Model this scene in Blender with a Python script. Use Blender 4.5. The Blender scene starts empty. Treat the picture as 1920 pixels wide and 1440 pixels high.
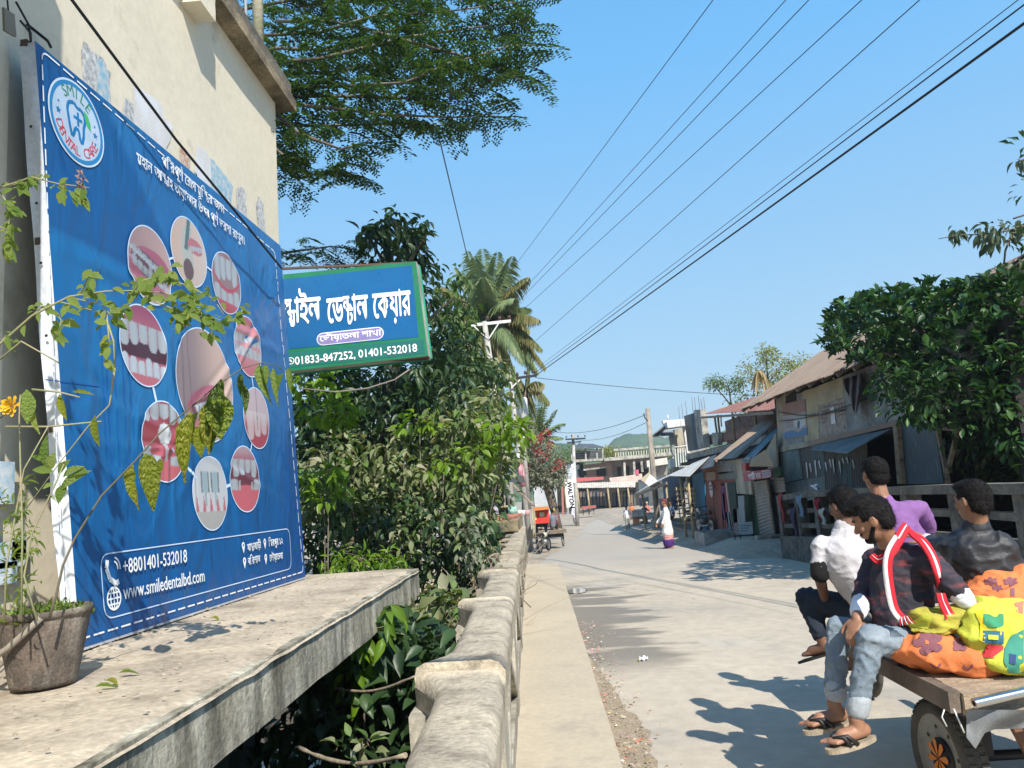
import bpy,bmesh,math,random
import numpy as np
from math import sin,cos,tan,atan2,radians,pi,sqrt
from mathutils import Vector,Matrix,noise
from mathutils.bvhtree import BVHTree
S=bpy.context.scene
COL=S.collection
random.seed(7)
RNG=np.random.default_rng(7)
# -- camera
F=1440.0
RHO=radians(4.0)
_dx,_dy=1030-960,919-720
_r=_dx*cos(RHO)-_dy*sin(RHO)
_d=_dx*sin(RHO)+_dy*cos(RHO)
TH=atan2(_d,F)
YA=atan2(_r*cos(TH),F)
CP=Vector((0,0,1.75))
FW=Vector((-sin(YA)*cos(TH),cos(YA)*cos(TH),sin(TH)))
RH=Vector((cos(YA),sin(YA),0))
UH=RH.cross(FW)
CR=cos(RHO)*RH-sin(RHO)*UH
CU=sin(RHO)*RH+cos(RHO)*UH
cam=bpy.data.cameras.new('camera')
cam.sensor_width=36
cam.lens=F/1920*36
cam.clip_start=0.05
cam.clip_end=5000
camo=bpy.data.objects.new('camera',cam)
COL.objects.link(camo)
m3=Matrix((CR,CU,-FW)).transposed()
camo.matrix_world=Matrix.Translation(CP)@m3 .to_4x4()
S.camera=camo
# -- light
SUN=Vector((0.45,-1.0,1.0)).normalized()
w=bpy.data.worlds.new('World')
S.world=w
w.use_nodes=True
nt=w.node_tree
bg=nt.nodes['Background']
sky=nt.nodes.new('ShaderNodeTexSky')
sky.sky_type='NISHITA'
sky.sun_disc=False
sky.sun_elevation=math.asin(SUN.z)
sky.sun_rotation=atan2(SUN.x,SUN.y)
sky.altitude=0
sky.air_density=1.0
sky.dust_density=0.9
sky.ozone_density=2.2
tcw=nt.nodes.new('ShaderNodeTexCoord');sep=nt.nodes.new('ShaderNodeSeparateXYZ');rmp=nt.nodes.new('ShaderNodeValToRGB')
nt.links.new(tcw.outputs['Generated'],sep.inputs[0]);nt.links.new(sep.outputs[2],rmp.inputs[0])
rmp.color_ramp.elements[0].position=0;rmp.color_ramp.elements[0].color=(.285,.392,.455,1)
rmp.color_ramp.elements[1].position=1;rmp.color_ramp.elements[1].color=(.04,.17,.42,1)
e_=rmp.color_ramp.elements.new(.15);e_.color=(.213,.362,.486,1)
e_=rmp.color_ramp.elements.new(.50);e_.color=(.098,.305,.560,1)
scl=nt.nodes.new('ShaderNodeVectorMath');scl.operation='SCALE';scl.inputs['Scale'].default_value=1/.115
nt.links.new(rmp.outputs[0],scl.inputs[0])
mxw=nt.nodes.new('ShaderNodeMix');mxw.data_type='RGBA';mxw.inputs[0].default_value=.85
nt.links.new(sky.outputs[0],mxw.inputs[6]);nt.links.new(scl.outputs[0],mxw.inputs[7]);nt.links.new(mxw.outputs[2],bg.inputs[0])
bg.inputs[1].default_value=0.115
sl=bpy.data.lights.new('sun','SUN')
sl.energy=4.2
sl.angle=radians(0.5)
sl.color=(1.0,0.94,0.84)
so=bpy.data.objects.new('sun',sl)
COL.objects.link(so)
so.rotation_euler=SUN.to_track_quat('Z','Y').to_euler()
S.view_settings.view_transform='Standard'
S.view_settings.look='None'
S.view_settings.exposure=0.88
S.view_settings.gamma=1.0
S.cycles.max_bounces=6
S.cycles.transparent_max_bounces=8
S.cycles.volume_bounces=0
# -- places
def ray(px,py):
 return FW+CR*((px-960)/F)+CU*((720-py)/F)
def PY(px,py,y):
 d=ray(px,py);return CP+d*(y/d.y)
def PX(px,py,x):
 d=ray(px,py);return CP+d*(x/d.x)
def PZ(px,py,z):
 d=ray(px,py);return CP+d*((z-CP.z)/d.z)
def PP(px,py,o,n):
 d=ray(px,py);return CP+d*((o-CP).dot(n)/d.dot(n))
def gz(y):
 pts=[(-50,0),(10,0),(27,-.49),(49,-1.15),(100,-1.25),(2000,-1.25)]
 for(a,za),(b,zb)in zip(pts,pts[1:]):
  if y<=b:
   return za+(zb-za)*max(0,(y-a))/(b-a)
 return-1.25
def PG(px,py):
 z=0
 for _ in range(12):
  p=PZ(px,py,z);z=gz(p.y)
 return p
# -- objects
def W(o):
 m=o.matrix_basis.copy()
 if o.parent:
  m=W(o.parent)@o.matrix_parent_inverse@m
 return m
def tag(o,label=None,cat=None,group=None,kind=None):
 if label:o['label']=label
 if cat:o['category']=cat
 if group:o['group']=group
 if kind:o['kind']=kind
 return o
def setpar(o,p):
 if p is not None:
  o.parent=p
  o.matrix_parent_inverse=W(p).inverted()
def thing(name,label,cat,loc=(0,0,0),group=None):
 o=bpy.data.objects.new(name,None)
 o.empty_display_size=.1
 COL.objects.link(o)
 o.location=loc
 return tag(o,label,cat,group)
def obj(name,me,parent=None,mtx=None,label=None,cat=None,group=None,kind=None):
 o=bpy.data.objects.new(name,me)
 COL.objects.link(o)
 if mtx is not None:o.matrix_basis=mtx
 setpar(o,parent)
 return tag(o,label,cat,group,kind)
def dup(root,loc,rz=None,label=None,group=None):
 def cp(o,par):
  c=o.copy();COL.objects.link(c)
  if par is not None:c.parent=par
  for ch in[k for k in kids.get(o.name,[])]:cp(ch,c)
  return c
 kids={}
 for o in COL.objects:
  if o.parent:kids.setdefault(o.parent.name,[]).append(o)
 r=cp(root,None)
 r.location=loc
 if rz is not None:r.rotation_euler=(0,0,rz)
 if label:r['label']=label
 if group:r['group']=group
 return r
class MB:
 def __init__(s):
  s.v=[];s.f=[];s.m=[];s.mi=0;s.sm=[];s.smooth=False
 def add(s,vs,fs):
  b=len(s.v);s.v+=[tuple(v)for v in vs]
  for f in fs:
   s.f.append([b+i for i in f]);s.m.append(s.mi);s.sm.append(s.smooth)
  return s
 def box(s,x0,x1,y0,y1,z0,z1):
  vs=[(x,y,z)for z in(z0,z1)for y in(y0,y1)for x in(x0,x1)]
  return s.add(vs,[(0,2,3,1),(4,5,7,6),(0,1,5,4),(2,6,7,3),(0,4,6,2),(1,3,7,5)])
 def hexa(s,b,t):
  return s.add(list(b)+list(t),[(3,2,1,0),(4,5,6,7)]+[(i,(i+1)%4,4+(i+1)%4,4+i)for i in range(4)])
 def quad(s,a,b,c,d):return s.add([a,b,c,d],[(0,1,2,3)])
 def slab(s,a,b,c,d,n,t):
  n=Vector(n).normalized()*t
  q=[Vector(p)for p in(a,b,c,d)]
  return s.hexa([p-n for p in q],q)
 def bar(s,a,b,wd,ht,up=(0,0,1)):
  a=Vector(a);b=Vector(b);d=(b-a).normalized()
  sd=d.cross(Vector(up))
  if sd.length<1e-4:sd=d.cross(Vector((1,0,0)))
  sd.normalize();u=sd.cross(d)
  sd*=wd/2;u*=ht/2
  return s.hexa([a-sd-u,a+sd-u,a+sd+u,a-sd+u],[b-sd-u,b+sd-u,b+sd+u,b-sd+u])
 def tube(s,pts,r,n=8,cap=True):
  pts=[Vector(p)for p in pts]
  if not hasattr(r,'__len__'):r=[r]*len(pts)
  base=len(s.v);vs=[]
  prev=None
  for i,p in enumerate(pts):
   d=(pts[min(i+1,len(pts)-1)]-pts[max(i-1,0)])
   d=d.normalized()if d.length>1e-9 else Vector((0,0,1))
   if prev is None:
    a=d.orthogonal().normalized()
   else:
    a=(prev-d*prev.dot(d))
    a=a.normalized()if a.length>1e-6 else d.orthogonal().normalized()
   prev=a;b=d.cross(a)
   for k in range(n):
    t=2*pi*k/n
    vs.append(p+(a*cos(t)+b*sin(t))*r[i])
  fs=[]
  for i in range(len(pts)-1):
   for k in range(n):
    k2=(k+1)%n
    fs.append((i*n+k,i*n+k2,(i+1)*n+k2,(i+1)*n+k))
  sm=s.smooth;s.smooth=True
  s.add(vs,fs)
  s.smooth=sm
  if cap:
   b0=base;m=(len(pts)-1)*n
   s.f.append([b0+k for k in range(n)][::-1]);s.m.append(s.mi);s.sm.append(False)
   s.f.append([b0+m+k for k in range(n)]);s.m.append(s.mi);s.sm.append(False)
  return s
 def lathe(s,prof,c,axis=(0,0,1),n=24):
  ax=Vector(axis).normalized();a=ax.orthogonal().normalized();b=ax.cross(a);c=Vector(c)
  vs=[]
  for(r,h)in prof:
   for k in range(n):
    t=2*pi*k/n
    vs.append(c+ax*h+(a*cos(t)+b*sin(t))*r)
  fs=[(i*n+k,i*n+(k+1)%n,(i+1)*n+(k+1)%n,(i+1)*n+k)for i in range(len(prof)-1)for k in range(n)]
  sm=s.smooth;s.smooth=True;s.add(vs,fs);s.smooth=sm
  return s
 def disc(s,c,r,axis,n=24):
  ax=Vector(axis).normalized();a=ax.orthogonal().normalized();b=ax.cross(a);c=Vector(c)
  return s.add([c+(a*cos(2*pi*k/n)+b*sin(2*pi*k/n))*r for k in range(n)],[tuple(range(n))])
 def corr(s,A,B,C,D,waves,amp,t=0,per=6):
  A,B,C,D=[Vector(p)for p in(A,B,C,D)]
  nrm=(B-A).cross(D-A).normalized()
  n=waves*per;vs=[]
  for i in range(n+1):
   u=i/n;o=nrm*amp*sin(2*pi*waves*u)
   vs+=[A.lerp(B,u)+o,D.lerp(C,u)+o]
  fs=[(2*i,2*i+2,2*i+3,2*i+1)for i in range(n)]
  sm=s.smooth;s.smooth=True;s.add(vs,fs);s.smooth=sm
  return s
 def mesh(s,name,mats):
  me=bpy.data.meshes.new(name)
  me.from_pydata(s.v,[],s.f)
  if not isinstance(mats,(list,tuple)):mats=[mats]
  for m in mats:me.materials.append(m)
  if len(mats)>1:me.polygons.foreach_set('material_index',s.m)
  me.polygons.foreach_set('use_smooth',s.sm)
  me.update()
  return me
 def build(s,name,mats,parent=None,**k):
  return obj(name,s.mesh(name,mats),parent,**k)
def rough_mesh(me,amp,sc,sub=0,seed=0):
 """subdivide and push vertices by noise: worn, uneven masonry"""
 bm=bmesh.new();bm.from_mesh(me)
 if sub:bmesh.ops.subdivide_edges(bm,edges=bm.edges[:],cuts=sub,use_grid_fill=True)
 bm.normal_update()
 for v in bm.verts:
  p=v.co*sc+Vector((seed,seed*.7,0))
  v.co+=v.normal*amp*(noise.noise(p)+.5*noise.noise(p*2.3))
 bm.to_mesh(me);bm.free()
 return me
# -- materials
MATS={}
def mat(name,c,c2=None,scale=4,rough=.8,bump=0,bscale=30,metal=0,spec=.4,stain=None,sscale=1.5,samt=.5,stretch=None,coat=0,fine=.12,trans=0,wave=None):
 if name in MATS:return MATS[name]
 m=bpy.data.materials.new(name);m.use_nodes=True
 MATS[name]=m
 n=m.node_tree;N=n.nodes;L=n.links
 p=N['Principled BSDF']
 p.inputs['Roughness'].default_value=rough
 p.inputs['Metallic'].default_value=metal
 p.inputs['Specular IOR Level'].default_value=spec
 p.inputs['Coat Weight'].default_value=coat
 tc=N.new('ShaderNodeTexCoord')
 vec=tc.outputs['Object']
 if stretch:
  mp=N.new('ShaderNodeMapping');mp.inputs['Scale'].default_value=stretch
  L.new(vec,mp.inputs['Vector']);vs=mp.outputs[0]
 else:vs=vec
 def noi(sc,det=5,v=vec,ro=.6):
  t=N.new('ShaderNodeTexNoise');t.inputs['Scale'].default_value=sc
  t.inputs['Detail'].default_value=det;t.inputs['Roughness'].default_value=ro
  L.new(v,t.inputs['Vector']);return t.outputs['Fac']
 def rng(x,a,b):
  r=N.new('ShaderNodeMapRange');r.inputs[1].default_value=a;r.inputs[2].default_value=b
  L.new(x,r.inputs[0]);return r.outputs[0]
 def mix(f,a,b,mode='MIX'):
  x=N.new('ShaderNodeMix');x.data_type='RGBA';x.blend_type=mode
  if hasattr(f,'node'):L.new(f,x.inputs[0])
  else:x.inputs[0].default_value=f
  for q,i in((a,6),(b,7)):
   if hasattr(q,'node'):L.new(q,x.inputs[i])
   else:x.inputs[i].default_value=(*q[:3],1)
  return x.outputs[2]
 if c2 is None:c2=tuple(v*.8 for v in c)
 col=mix(rng(noi(scale),.35,.65),c,c2)
 if stain:
  col=mix(rng(noi(sscale,8,vs,.68),.62-samt*.25,.78-samt*.12),col,stain)
 if fine:
  f=rng(noi(scale*14,3),.3,.7)
  g=N.new('ShaderNodeMapRange');g.inputs[3].default_value=1-fine;g.inputs[4].default_value=1+fine
  L.new(f,g.inputs[0])
  cc=N.new('ShaderNodeCombineColor')
  for i in range(3):L.new(g.outputs[0],cc.inputs[i])
  col=mix(1.0,col,cc.outputs[0],'MULTIPLY')
 L.new(col,p.inputs['Base Color'])
 if bump:
  b=N.new('ShaderNodeBump');b.inputs['Strength'].default_value=min(1,bump);b.inputs['Distance'].default_value=.02
  L.new(noi(bscale,8),b.inputs['Height']);L.new(b.outputs[0],p.inputs['Normal'])
 rr=N.new('ShaderNodeMapRange');rr.inputs[3].default_value=max(.02,rough-.1);rr.inputs[4].default_value=min(1,rough+.1)
 L.new(noi(scale*3),rr.inputs[0]);L.new(rr.outputs[0],p.inputs['Roughness'])
 return m
def roadmat():
 m=mat('road_dusty_concrete',(.47,.405,.315),(.40,.35,.28),scale=.5,rough=.92,bump=.35,bscale=70,stain=(.33,.30,.26),sscale=.5,samt=.4,fine=.1)
 n=m.node_tree;N=n.nodes;L=n.links;p=N['Principled BSDF'];base=p.inputs['Base Color'].links[0].from_socket
 tc=N.new('ShaderNodeTexCoord');sx=N.new('ShaderNodeSeparateXYZ');L.new(tc.outputs['Object'],sx.inputs[0])
 def M(op,a,b,c=None):
  q=N.new('ShaderNodeMath');q.operation=op;q.use_clamp=False
  for i,v in enumerate((a,b,c)):
   if v is None:continue
   if hasattr(v,'node'):L.new(v,q.inputs[i])
   else:q.inputs[i].default_value=v
  return q.outputs[0]
 def R(x,a,b,c=0,d=1):
  q=N.new('ShaderNodeMapRange');q.interpolation_type='SMOOTHSTEP';L.new(x,q.inputs[0])
  for i,v in enumerate((a,b,c,d)):q.inputs[i+1].default_value=v
  return q.outputs[0]
 def NZ(scale,mp=None,det=4,tex='ShaderNodeTexNoise'):
  t=N.new(tex);t.inputs['Scale'].default_value=scale
  if 'Detail' in t.inputs:t.inputs['Detail'].default_value=det
  v=tc.outputs['Object']
  if mp:q=N.new('ShaderNodeMapping');q.inputs['Scale'].default_value=mp;L.new(v,q.inputs[0]);v=q.outputs[0]
  L.new(v,t.inputs['Vector']);return t
 def MX(f,a,b):
  x=N.new('ShaderNodeMix');x.data_type='RGBA';L.new(f,x.inputs[0])
  for q,i in((a,6),(b,7)):
   if hasattr(q,'node'):L.new(q,x.inputs[i])
   else:x.inputs[i].default_value=(*q,1)
  return x.outputs[2]
 X_,Y_=sx.outputs[0],sx.outputs[1]
 fing=NZ(1,(.55,1.9,1),5).outputs['Fac']
 wet=M('SUBTRACT',M('MULTIPLY',M('SUBTRACT',fing,.27),4.0),M('MULTIPLY',M('SUBTRACT',X_,.2),.85))
 wet=R(wet,.1,.55);win=M('MULTIPLY',R(Y_,7.2,8.4),M('SUBTRACT',1.0,R(Y_,14.5,17.2)));wet=M('MULTIPLY',M('MULTIPLY',wet,win),.8)
 col=MX(wet,base,(.16,.135,.105))
 st=R(NZ(1,(1.3,.05,1),3).outputs['Fac'],.55,.7,0,.35);col=MX(st,col,(.36,.325,.27))
 sp=R(NZ(.8,(1,.45,1),6).outputs['Fac'],.62,.66,0,.3);col=MX(sp,col,(.52,.47,.40))
 vo=NZ(.33,None,0,'ShaderNodeTexVoronoi');vo.feature='DISTANCE_TO_EDGE'
 dn=N.new('ShaderNodeVectorMath');dn.operation='MULTIPLY_ADD';nn=NZ(1.6);L.new(nn.outputs['Color'],dn.inputs[0]);dn.inputs[1].default_value=(1.2,1.2,0);L.new(tc.outputs['Object'],dn.inputs[2]);L.new(dn.outputs[0],vo.inputs['Vector'])
 cr=R(vo.outputs['Distance'],.0,.006,.5,0);cm=R(NZ(.35).outputs['Fac'],.44,.56);col=MX(M('MULTIPLY',cr,cm),col,(.14,.125,.1))
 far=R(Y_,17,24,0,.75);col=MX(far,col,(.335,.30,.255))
 L.new(col,p.inputs['Base Color'])
 rr=p.inputs['Roughness'].links[0].from_socket;mxr=N.new('ShaderNodeMix');L.new(wet,mxr.inputs[0]);L.new(rr,mxr.inputs[2]);mxr.inputs[3].default_value=.5;L.new(mxr.outputs[0],p.inputs['Roughness'])
 return m
def flat(name,c,rough=.6,metal=0,spec=.4):
 if name in MATS:return MATS[name]
 m=bpy.data.materials.new(name);m.use_nodes=True;MATS[name]=m
 N=m.node_tree.nodes;L=m.node_tree.links
 p=N['Principled BSDF']
 t=N.new('ShaderNodeTexNoise');t.inputs['Scale'].default_value=9;t.inputs['Detail'].default_value=4
 tc=N.new('ShaderNodeTexCoord');L.new(tc.outputs['Object'],t.inputs['Vector'])
 r=N.new('ShaderNodeValToRGB')
 r.color_ramp.elements[0].position=.3;r.color_ramp.elements[1].position=.7
 r.color_ramp.elements[0].color=(*[v*.88 for v in c],1);r.color_ramp.elements[1].color=(*[min(1,v*1.06)for v in c],1)
 L.new(t.outputs['Fac'],r.inputs[0]);L.new(r.outputs[0],p.inputs['Base Color'])
 p.inputs['Roughness'].default_value=rough
 p.inputs['Metallic'].default_value=metal
 p.inputs['Specular IOR Level'].default_value=spec
 return m
def leafmat(name,cols,trans=.35,rough=.45,spec=.4,mottle=None):
 if name in MATS:return MATS[name]
 m=bpy.data.materials.new(name);m.use_nodes=True;MATS[name]=m
 N=m.node_tree.nodes;L=m.node_tree.links
 p=N['Principled BSDF'];out=N['Material Output']
 g=N.new('ShaderNodeNewGeometry');oi=N.new('ShaderNodeObjectInfo')
 a=N.new('ShaderNodeMath');a.operation='ADD';L.new(g.outputs['Random Per Island'],a.inputs[0]);L.new(oi.outputs['Random'],a.inputs[1])
 fr=N.new('ShaderNodeMath');fr.operation='FRACT';L.new(a.outputs[0],fr.inputs[0])
 r=N.new('ShaderNodeValToRGB');cr=r.color_ramp;cr.interpolation='LINEAR'
 while len(cr.elements)<len(cols):cr.elements.new(.5)
 for i,c in enumerate(cols):
  cr.elements[i].position=i/max(1,len(cols)-1);cr.elements[i].color=(*c,1)
 L.new(fr.outputs[0],r.inputs[0])
 rc=r.outputs[0]
 if mottle:
  tc=N.new('ShaderNodeTexCoord');wv=N.new('ShaderNodeTexWave');wv.bands_direction='Y';wv.inputs['Scale'].default_value=2.4;wv.inputs['Distortion'].default_value=9;wv.inputs['Detail'].default_value=3;wv.inputs['Detail Scale'].default_value=2.5
  L.new(tc.outputs['Object'],wv.inputs['Vector']);mr=N.new('ShaderNodeMapRange');mr.inputs[1].default_value=.35;mr.inputs[2].default_value=.75;L.new(wv.outputs['Fac'],mr.inputs[0])
  mm=N.new('ShaderNodeMix');mm.data_type='RGBA';L.new(mr.outputs[0],mm.inputs[0]);L.new(rc,mm.inputs[6]);ml=N.new('ShaderNodeMix');ml.data_type='RGBA';ml.blend_type='MULTIPLY';ml.inputs[0].default_value=1;L.new(rc,ml.inputs[6]);ml.inputs[7].default_value=(*mottle,1)
  L.new(ml.outputs[2],mm.inputs[7]);rc=mm.outputs[2]
  bp=N.new('ShaderNodeBump');bp.inputs['Strength'].default_value=.5;bp.inputs['Distance'].default_value=.05;L.new(wv.outputs['Fac'],bp.inputs['Height']);L.new(bp.outputs[0],p.inputs['Normal'])
 L.new(rc,p.inputs['Base Color'])
 p.inputs['Roughness'].default_value=rough;p.inputs['Specular IOR Level'].default_value=spec
 t=N.new('ShaderNodeBsdfTranslucent')
 mx=N.new('ShaderNodeMix');mx.data_type='RGBA';mx.blend_type='MULTIPLY';mx.inputs[0].default_value=1
 L.new(rc,mx.inputs[6]);mx.inputs[7].default_value=(1.6,1.5,.5,1)
 L.new(mx.outputs[2],t.inputs['Color'])
 ms=N.new('ShaderNodeMixShader');ms.inputs[0].default_value=trans
 L.new(p.outputs[0],ms.inputs[1]);L.new(t.outputs[0],ms.inputs[2]);L.new(ms.outputs[0],out.inputs[0])
 return m
# -- lettering
def raw_text(s,res=3):
 c=bpy.data.curves.new('lettering','FONT');c.body=s;c.size=1;c.resolution_u=res
 o=bpy.data.objects.new('lettering',c)
 COL.objects.link(o)
 dg=bpy.context.evaluated_depsgraph_get()
 me=o.evaluated_get(dg).to_mesh()
 vs=[v.co.copy()for v in me.vertices];fs=[tuple(p.vertices)for p in me.polygons]
 o.to_mesh_clear();bpy.data.objects.remove(o);bpy.data.curves.remove(c)
 return vs,fs
_gl={}
def glyph(ch):
 if ch not in _gl:
  best=None
  for res in((3,)if ord(ch)<128 else(3,4,2)):
   v,f=raw_text(ch,res);a=0
   for g in f:
    for k in range(1,len(g)-1):a+=(v[g[k]]-v[g[0]]).cross(v[g[k+1]]-v[g[0]]).length/2
   if best is None or a>best[0]*1.02:best=(a,v,f)
  _gl[ch]=best[1:]
 return _gl[ch]
def text_mesh(s,offset=0):
 V=[];Fs=[];x=0
 for ch in s:
  if ch!=' ':
   v,f=glyph(ch);b=len(V);V+=[q+Vector((x,0,0))for q in v];Fs+=[tuple(b+i for i in g)for g in f]
  x+=adv(ch)
 return V,Fs
_adv={}
def adv(s):
 if len(s)>1:return sum(adv(c)for c in s)
 if s not in _adv:
  a=max((v.x for v in raw_text('|')[0]))
  _adv[s]=max((v.x for v in raw_text(s+'|')[0]))-a
 return _adv[s]
def layout(s,offset=0.0):
 """[ab] stacked conjunct, <a> narrow form, ^ reph over the letter before"""
 vs=[];fs=[];x=0;i=0;run='';last=0
 def put(t,ox,oy,sx,sy):
  v,f=text_mesh(t,offset);b=len(vs)
  vs.extend([Vector((ox+q.x*sx,oy+q.y*sy,0))for q in v]);fs.extend([tuple(b+k for k in g)for g in f])
 def flush():
  nonlocal run,x,last
  if run:put(run,x,0,1,1);last=adv(run[-1]);x+=adv(run);run=''
 while i<len(s):
  ch=s[i]
  if ch=='[':
   flush();a,b=s[i+1],s[i+2];i+=4
   wa=adv(a)*.62;put(a,x,.27,.66,.66*.9)
   put(b,x+wa*.55,-.1,.72,.72*.95)
   last=wa*.55+adv(b)*.72;x+=last;continue
  if ch=='<':
   flush();put(s[i+1],x,0,.6,1);x+=adv(s[i+1])*.6;i+=3;continue
  if ch=='^':
   flush();b=len(vs)
   vs.extend([Vector((x-.28,.95,0)),Vector((x-.2,.98,0)),Vector((x-.05,.66,0)),Vector((x-.14,.66,0))]);fs.append((b,b+1,b+2,b+3));i+=1;continue
  run+=ch;i+=1
 flush()
 return vs,fs
def bold(vf,dx,dy):
 vs,fs=vf;V=[];Fs=[]
 for k,(ox,oy)in enumerate(((0,0),(dx,0),(dx*.5,dy),(dx*.5,-dy))):
  b=len(V);V+=[v+Vector((ox,oy,k*.0004))for v in vs];Fs+=[tuple(b+i for i in f)for f in fs]
 return V,Fs
def lettering(s,P0,P1,h,n,m,parent,name='lettering',offset=0.012,up=None,conf=None,lift=.003,label=None):
 """s written from P0 to P1 (baseline ends) with letter height h on the face with normal n"""
 vs,fs=bold(layout(s),offset*1.6,offset)
 x0=min(v.x for v in vs);x1=max(v.x for v in vs)
 P0=Vector(P0);P1=Vector(P1);e=(P1-P0);ln=e.length;e.normalize()
 n=Vector(n).normalized();u=n.cross(e)if up is None else Vector(up)
 capk=h/.72
 out=[P0+e*((v.x-x0)/(x1-x0)*ln)+u*(v.y*capk)+n*(lift+v.z)for v in vs]
 if conf:out=[conf(q)for q in out]
 mb=MB();mb.add(out,fs)
 return mb.build(name,m,parent,label=label)
# == materials used widely
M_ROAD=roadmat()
M_WALK=mat('walk_concrete',(.46,.39,.285),(.41,.35,.26),scale=1.5,rough=.95,bump=.12,bscale=50,stain=(.32,.28,.22),sscale=2.2,samt=.25,fine=.07)
M_DIRT=mat('dusty_ground',(.40,.33,.25),(.3,.25,.19),scale=.6,rough=1,bump=.5,bscale=20,stain=(.2,.18,.13),sscale=.8,samt=.5,fine=.2)
M_COPE=mat('coping_concrete',(.50,.43,.32),(.36,.31,.24),scale=3,rough=.85,bump=.7,bscale=38,stain=(.16,.135,.1),sscale=5,samt=.62,fine=.2)
M_PARAP=mat('parapet_concrete',(.47,.43,.35),(.30,.28,.23),scale=2.5,rough=.9,bump=.35,bscale=50,stain=(.13,.11,.08),sscale=2.5,samt=.75,stretch=(1,1.6,.35),fine=.22)
M_SLABT=mat('ledge_concrete_top',(.50,.42,.31),(.36,.30,.23),scale=2.2,rough=.95,bump=.45,bscale=40,stain=(.20,.165,.12),sscale=2.5,samt=.6,fine=.22)
M_SLABE=mat('ledge_concrete_edge',(.60,.56,.45),(.38,.34,.25),scale=2.5,rough=.95,bump=.4,bscale=40,stain=(.075,.068,.048),sscale=2.4,samt=1.0,stretch=(2,2,.45),fine=.28)
M_WALL=mat('cream_plaster',(.72,.65,.51),(.66,.59,.46),scale=1.2,rough=.9,bump=.12,bscale=14,stain=(.40,.34,.24),sscale=1.6,samt=.12,fine=.05)
M_CANAL=mat('canal_bed',(.05,.045,.03),(.03,.03,.02),scale=1,rough=1,bump=.4)
M_DARKC=mat('damp_concrete',(.2,.21,.19),(.1,.11,.1),scale=2,rough=.9,stain=(.04,.045,.04),samt=.8,bump=.3)
M_WHITE=flat('white_print',(.80,.82,.84),.45)
M_BLACKW=flat('black_rubber',(.012,.012,.014),.5)
M_WOOD=mat('grey_timber',(.30,.24,.17),(.2,.16,.12),scale=6,rough=.85,bump=.4,stain=(.08,.06,.045),samt=.5,stretch=(1,6,6),fine=.25)
# == ground
def hgt(x,y):
 z=gz(y)
 if y>19.5 and x>4.3:z+=.35*min(1,(x-4.3)/1.3)
 if y<24.5 and x<-.5:
  k=min(1,max(0,(24.5-y)/2.0))*min(1,(-.5-x)/.6)
  z-=3.2*k
 if y<13.5 and x>5.9:z-=3.0*min(1,(13.5-y)/1.5)*min(1,(x-5.9)/.5)
 if-.5<=x<=5.9 and y<20:z-=.35
 return z-.03
def grid_axis(a,b,fine0,fine1,f,c):
 out=[a]
 while out[-1]<b:out.append(out[-1]+(f if fine0<=out[-1]<fine1 else c))
 return out
xs=sorted(set([-600,-350,-200,-120,-80,-50,-35,-25,-18]+[round(-14+.5*i,2)for i in range(49)]+[12,14,17,22,30,45,70,110,200,350,600]))
ys=sorted(set([-60,-30,-15]+[round(-8+.7*i,2)for i in range(62)]+[36,38,41,45,50,56,63,72,85,100,120,160,220,300,450,700,1000,1500]))
mb=MB();mb.smooth=True
mb.add([(x,y,hgt(x,y)+.03*noise.noise(Vector((x,y,0))))for y in ys for x in xs],[(j*len(xs)+i,j*len(xs)+i+1,(j+1)*len(xs)+i+1,(j+1)*len(xs)+i)for j in range(len(ys)-1)for i in range(len(xs)-1)])
mb.build('ground',M_DIRT,kind='structure')
mb=MB();mb.quad((-14,-12,-3.05),(-.62,-12,-3.05),(-.62,22.9,-3.05),(-14,22.9,-3.05))
mb.build('canal_water',flat('murky_water',(.02,.025,.018),.08),kind='structure')
def xl(y):return-.19-.0262*y
def road_edges(y):
 if y<18.2:return xl(y)+.03,5.75
 pts=[(18.2,-.62,5.7),(21,-.6,5.0),(26.5,-.3,4.75),(31,.1,4.6),(38,.6,4.5),(49,1.6,5.3),(60,2.4,7.2),(72,4.0,10.5),(82,7.5,15),(90,14,22),(94,22,32)]
 for(a,l0,r0),(b,l1,r1)in zip(pts,pts[1:]):
  if y<=b:
   t=(y-a)/(b-a);return l0+(l1-l0)*t,r0+(r1-r0)*t
 return pts[-1][1:]
yy=[-12+.6*i for i in range(90)]+[42+i for i in range(52)]
mb=MB();mb.smooth=True;NX=14
for y in yy:
 l,r=road_edges(y)
 for i in range(NX+1):
  t=i/NX;x=l+(r-l)*t
  e=0 if 0<i<NX else(.12*noise.noise(Vector((y*.8,i,3)))if y>20 else 0)
  mb.v.append((x+e,y,gz(y)+.012*noise.noise(Vector((x*.5,y*.3,1)))+(.0 if y<20 else(.012 if 0<i<NX else-.035))))
for j in range(len(yy)-1):
 for i in range(NX):
  a=j*(NX+1)+i
  mb.f.append([a,a+1,a+NX+2,a+NX+1]);mb.m.append(0);mb.sm.append(True)
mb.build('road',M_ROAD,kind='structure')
mb=MB()
mb.box(-.48,5.95,-12,10,-.5,-.03);mb.hexa([(-.62,10,-.5),(5.95,10,-.5),(5.95,20.5,-.8),(-.7,20.5,-.8)],[(-.62,10,-.03),(5.95,10,-.03),(5.95,20.5,-.345),(-.7,20.5,-.345)])
mb.build('bridge_deck',M_DARKC,kind='structure')
mb=MB()
n=40
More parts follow.
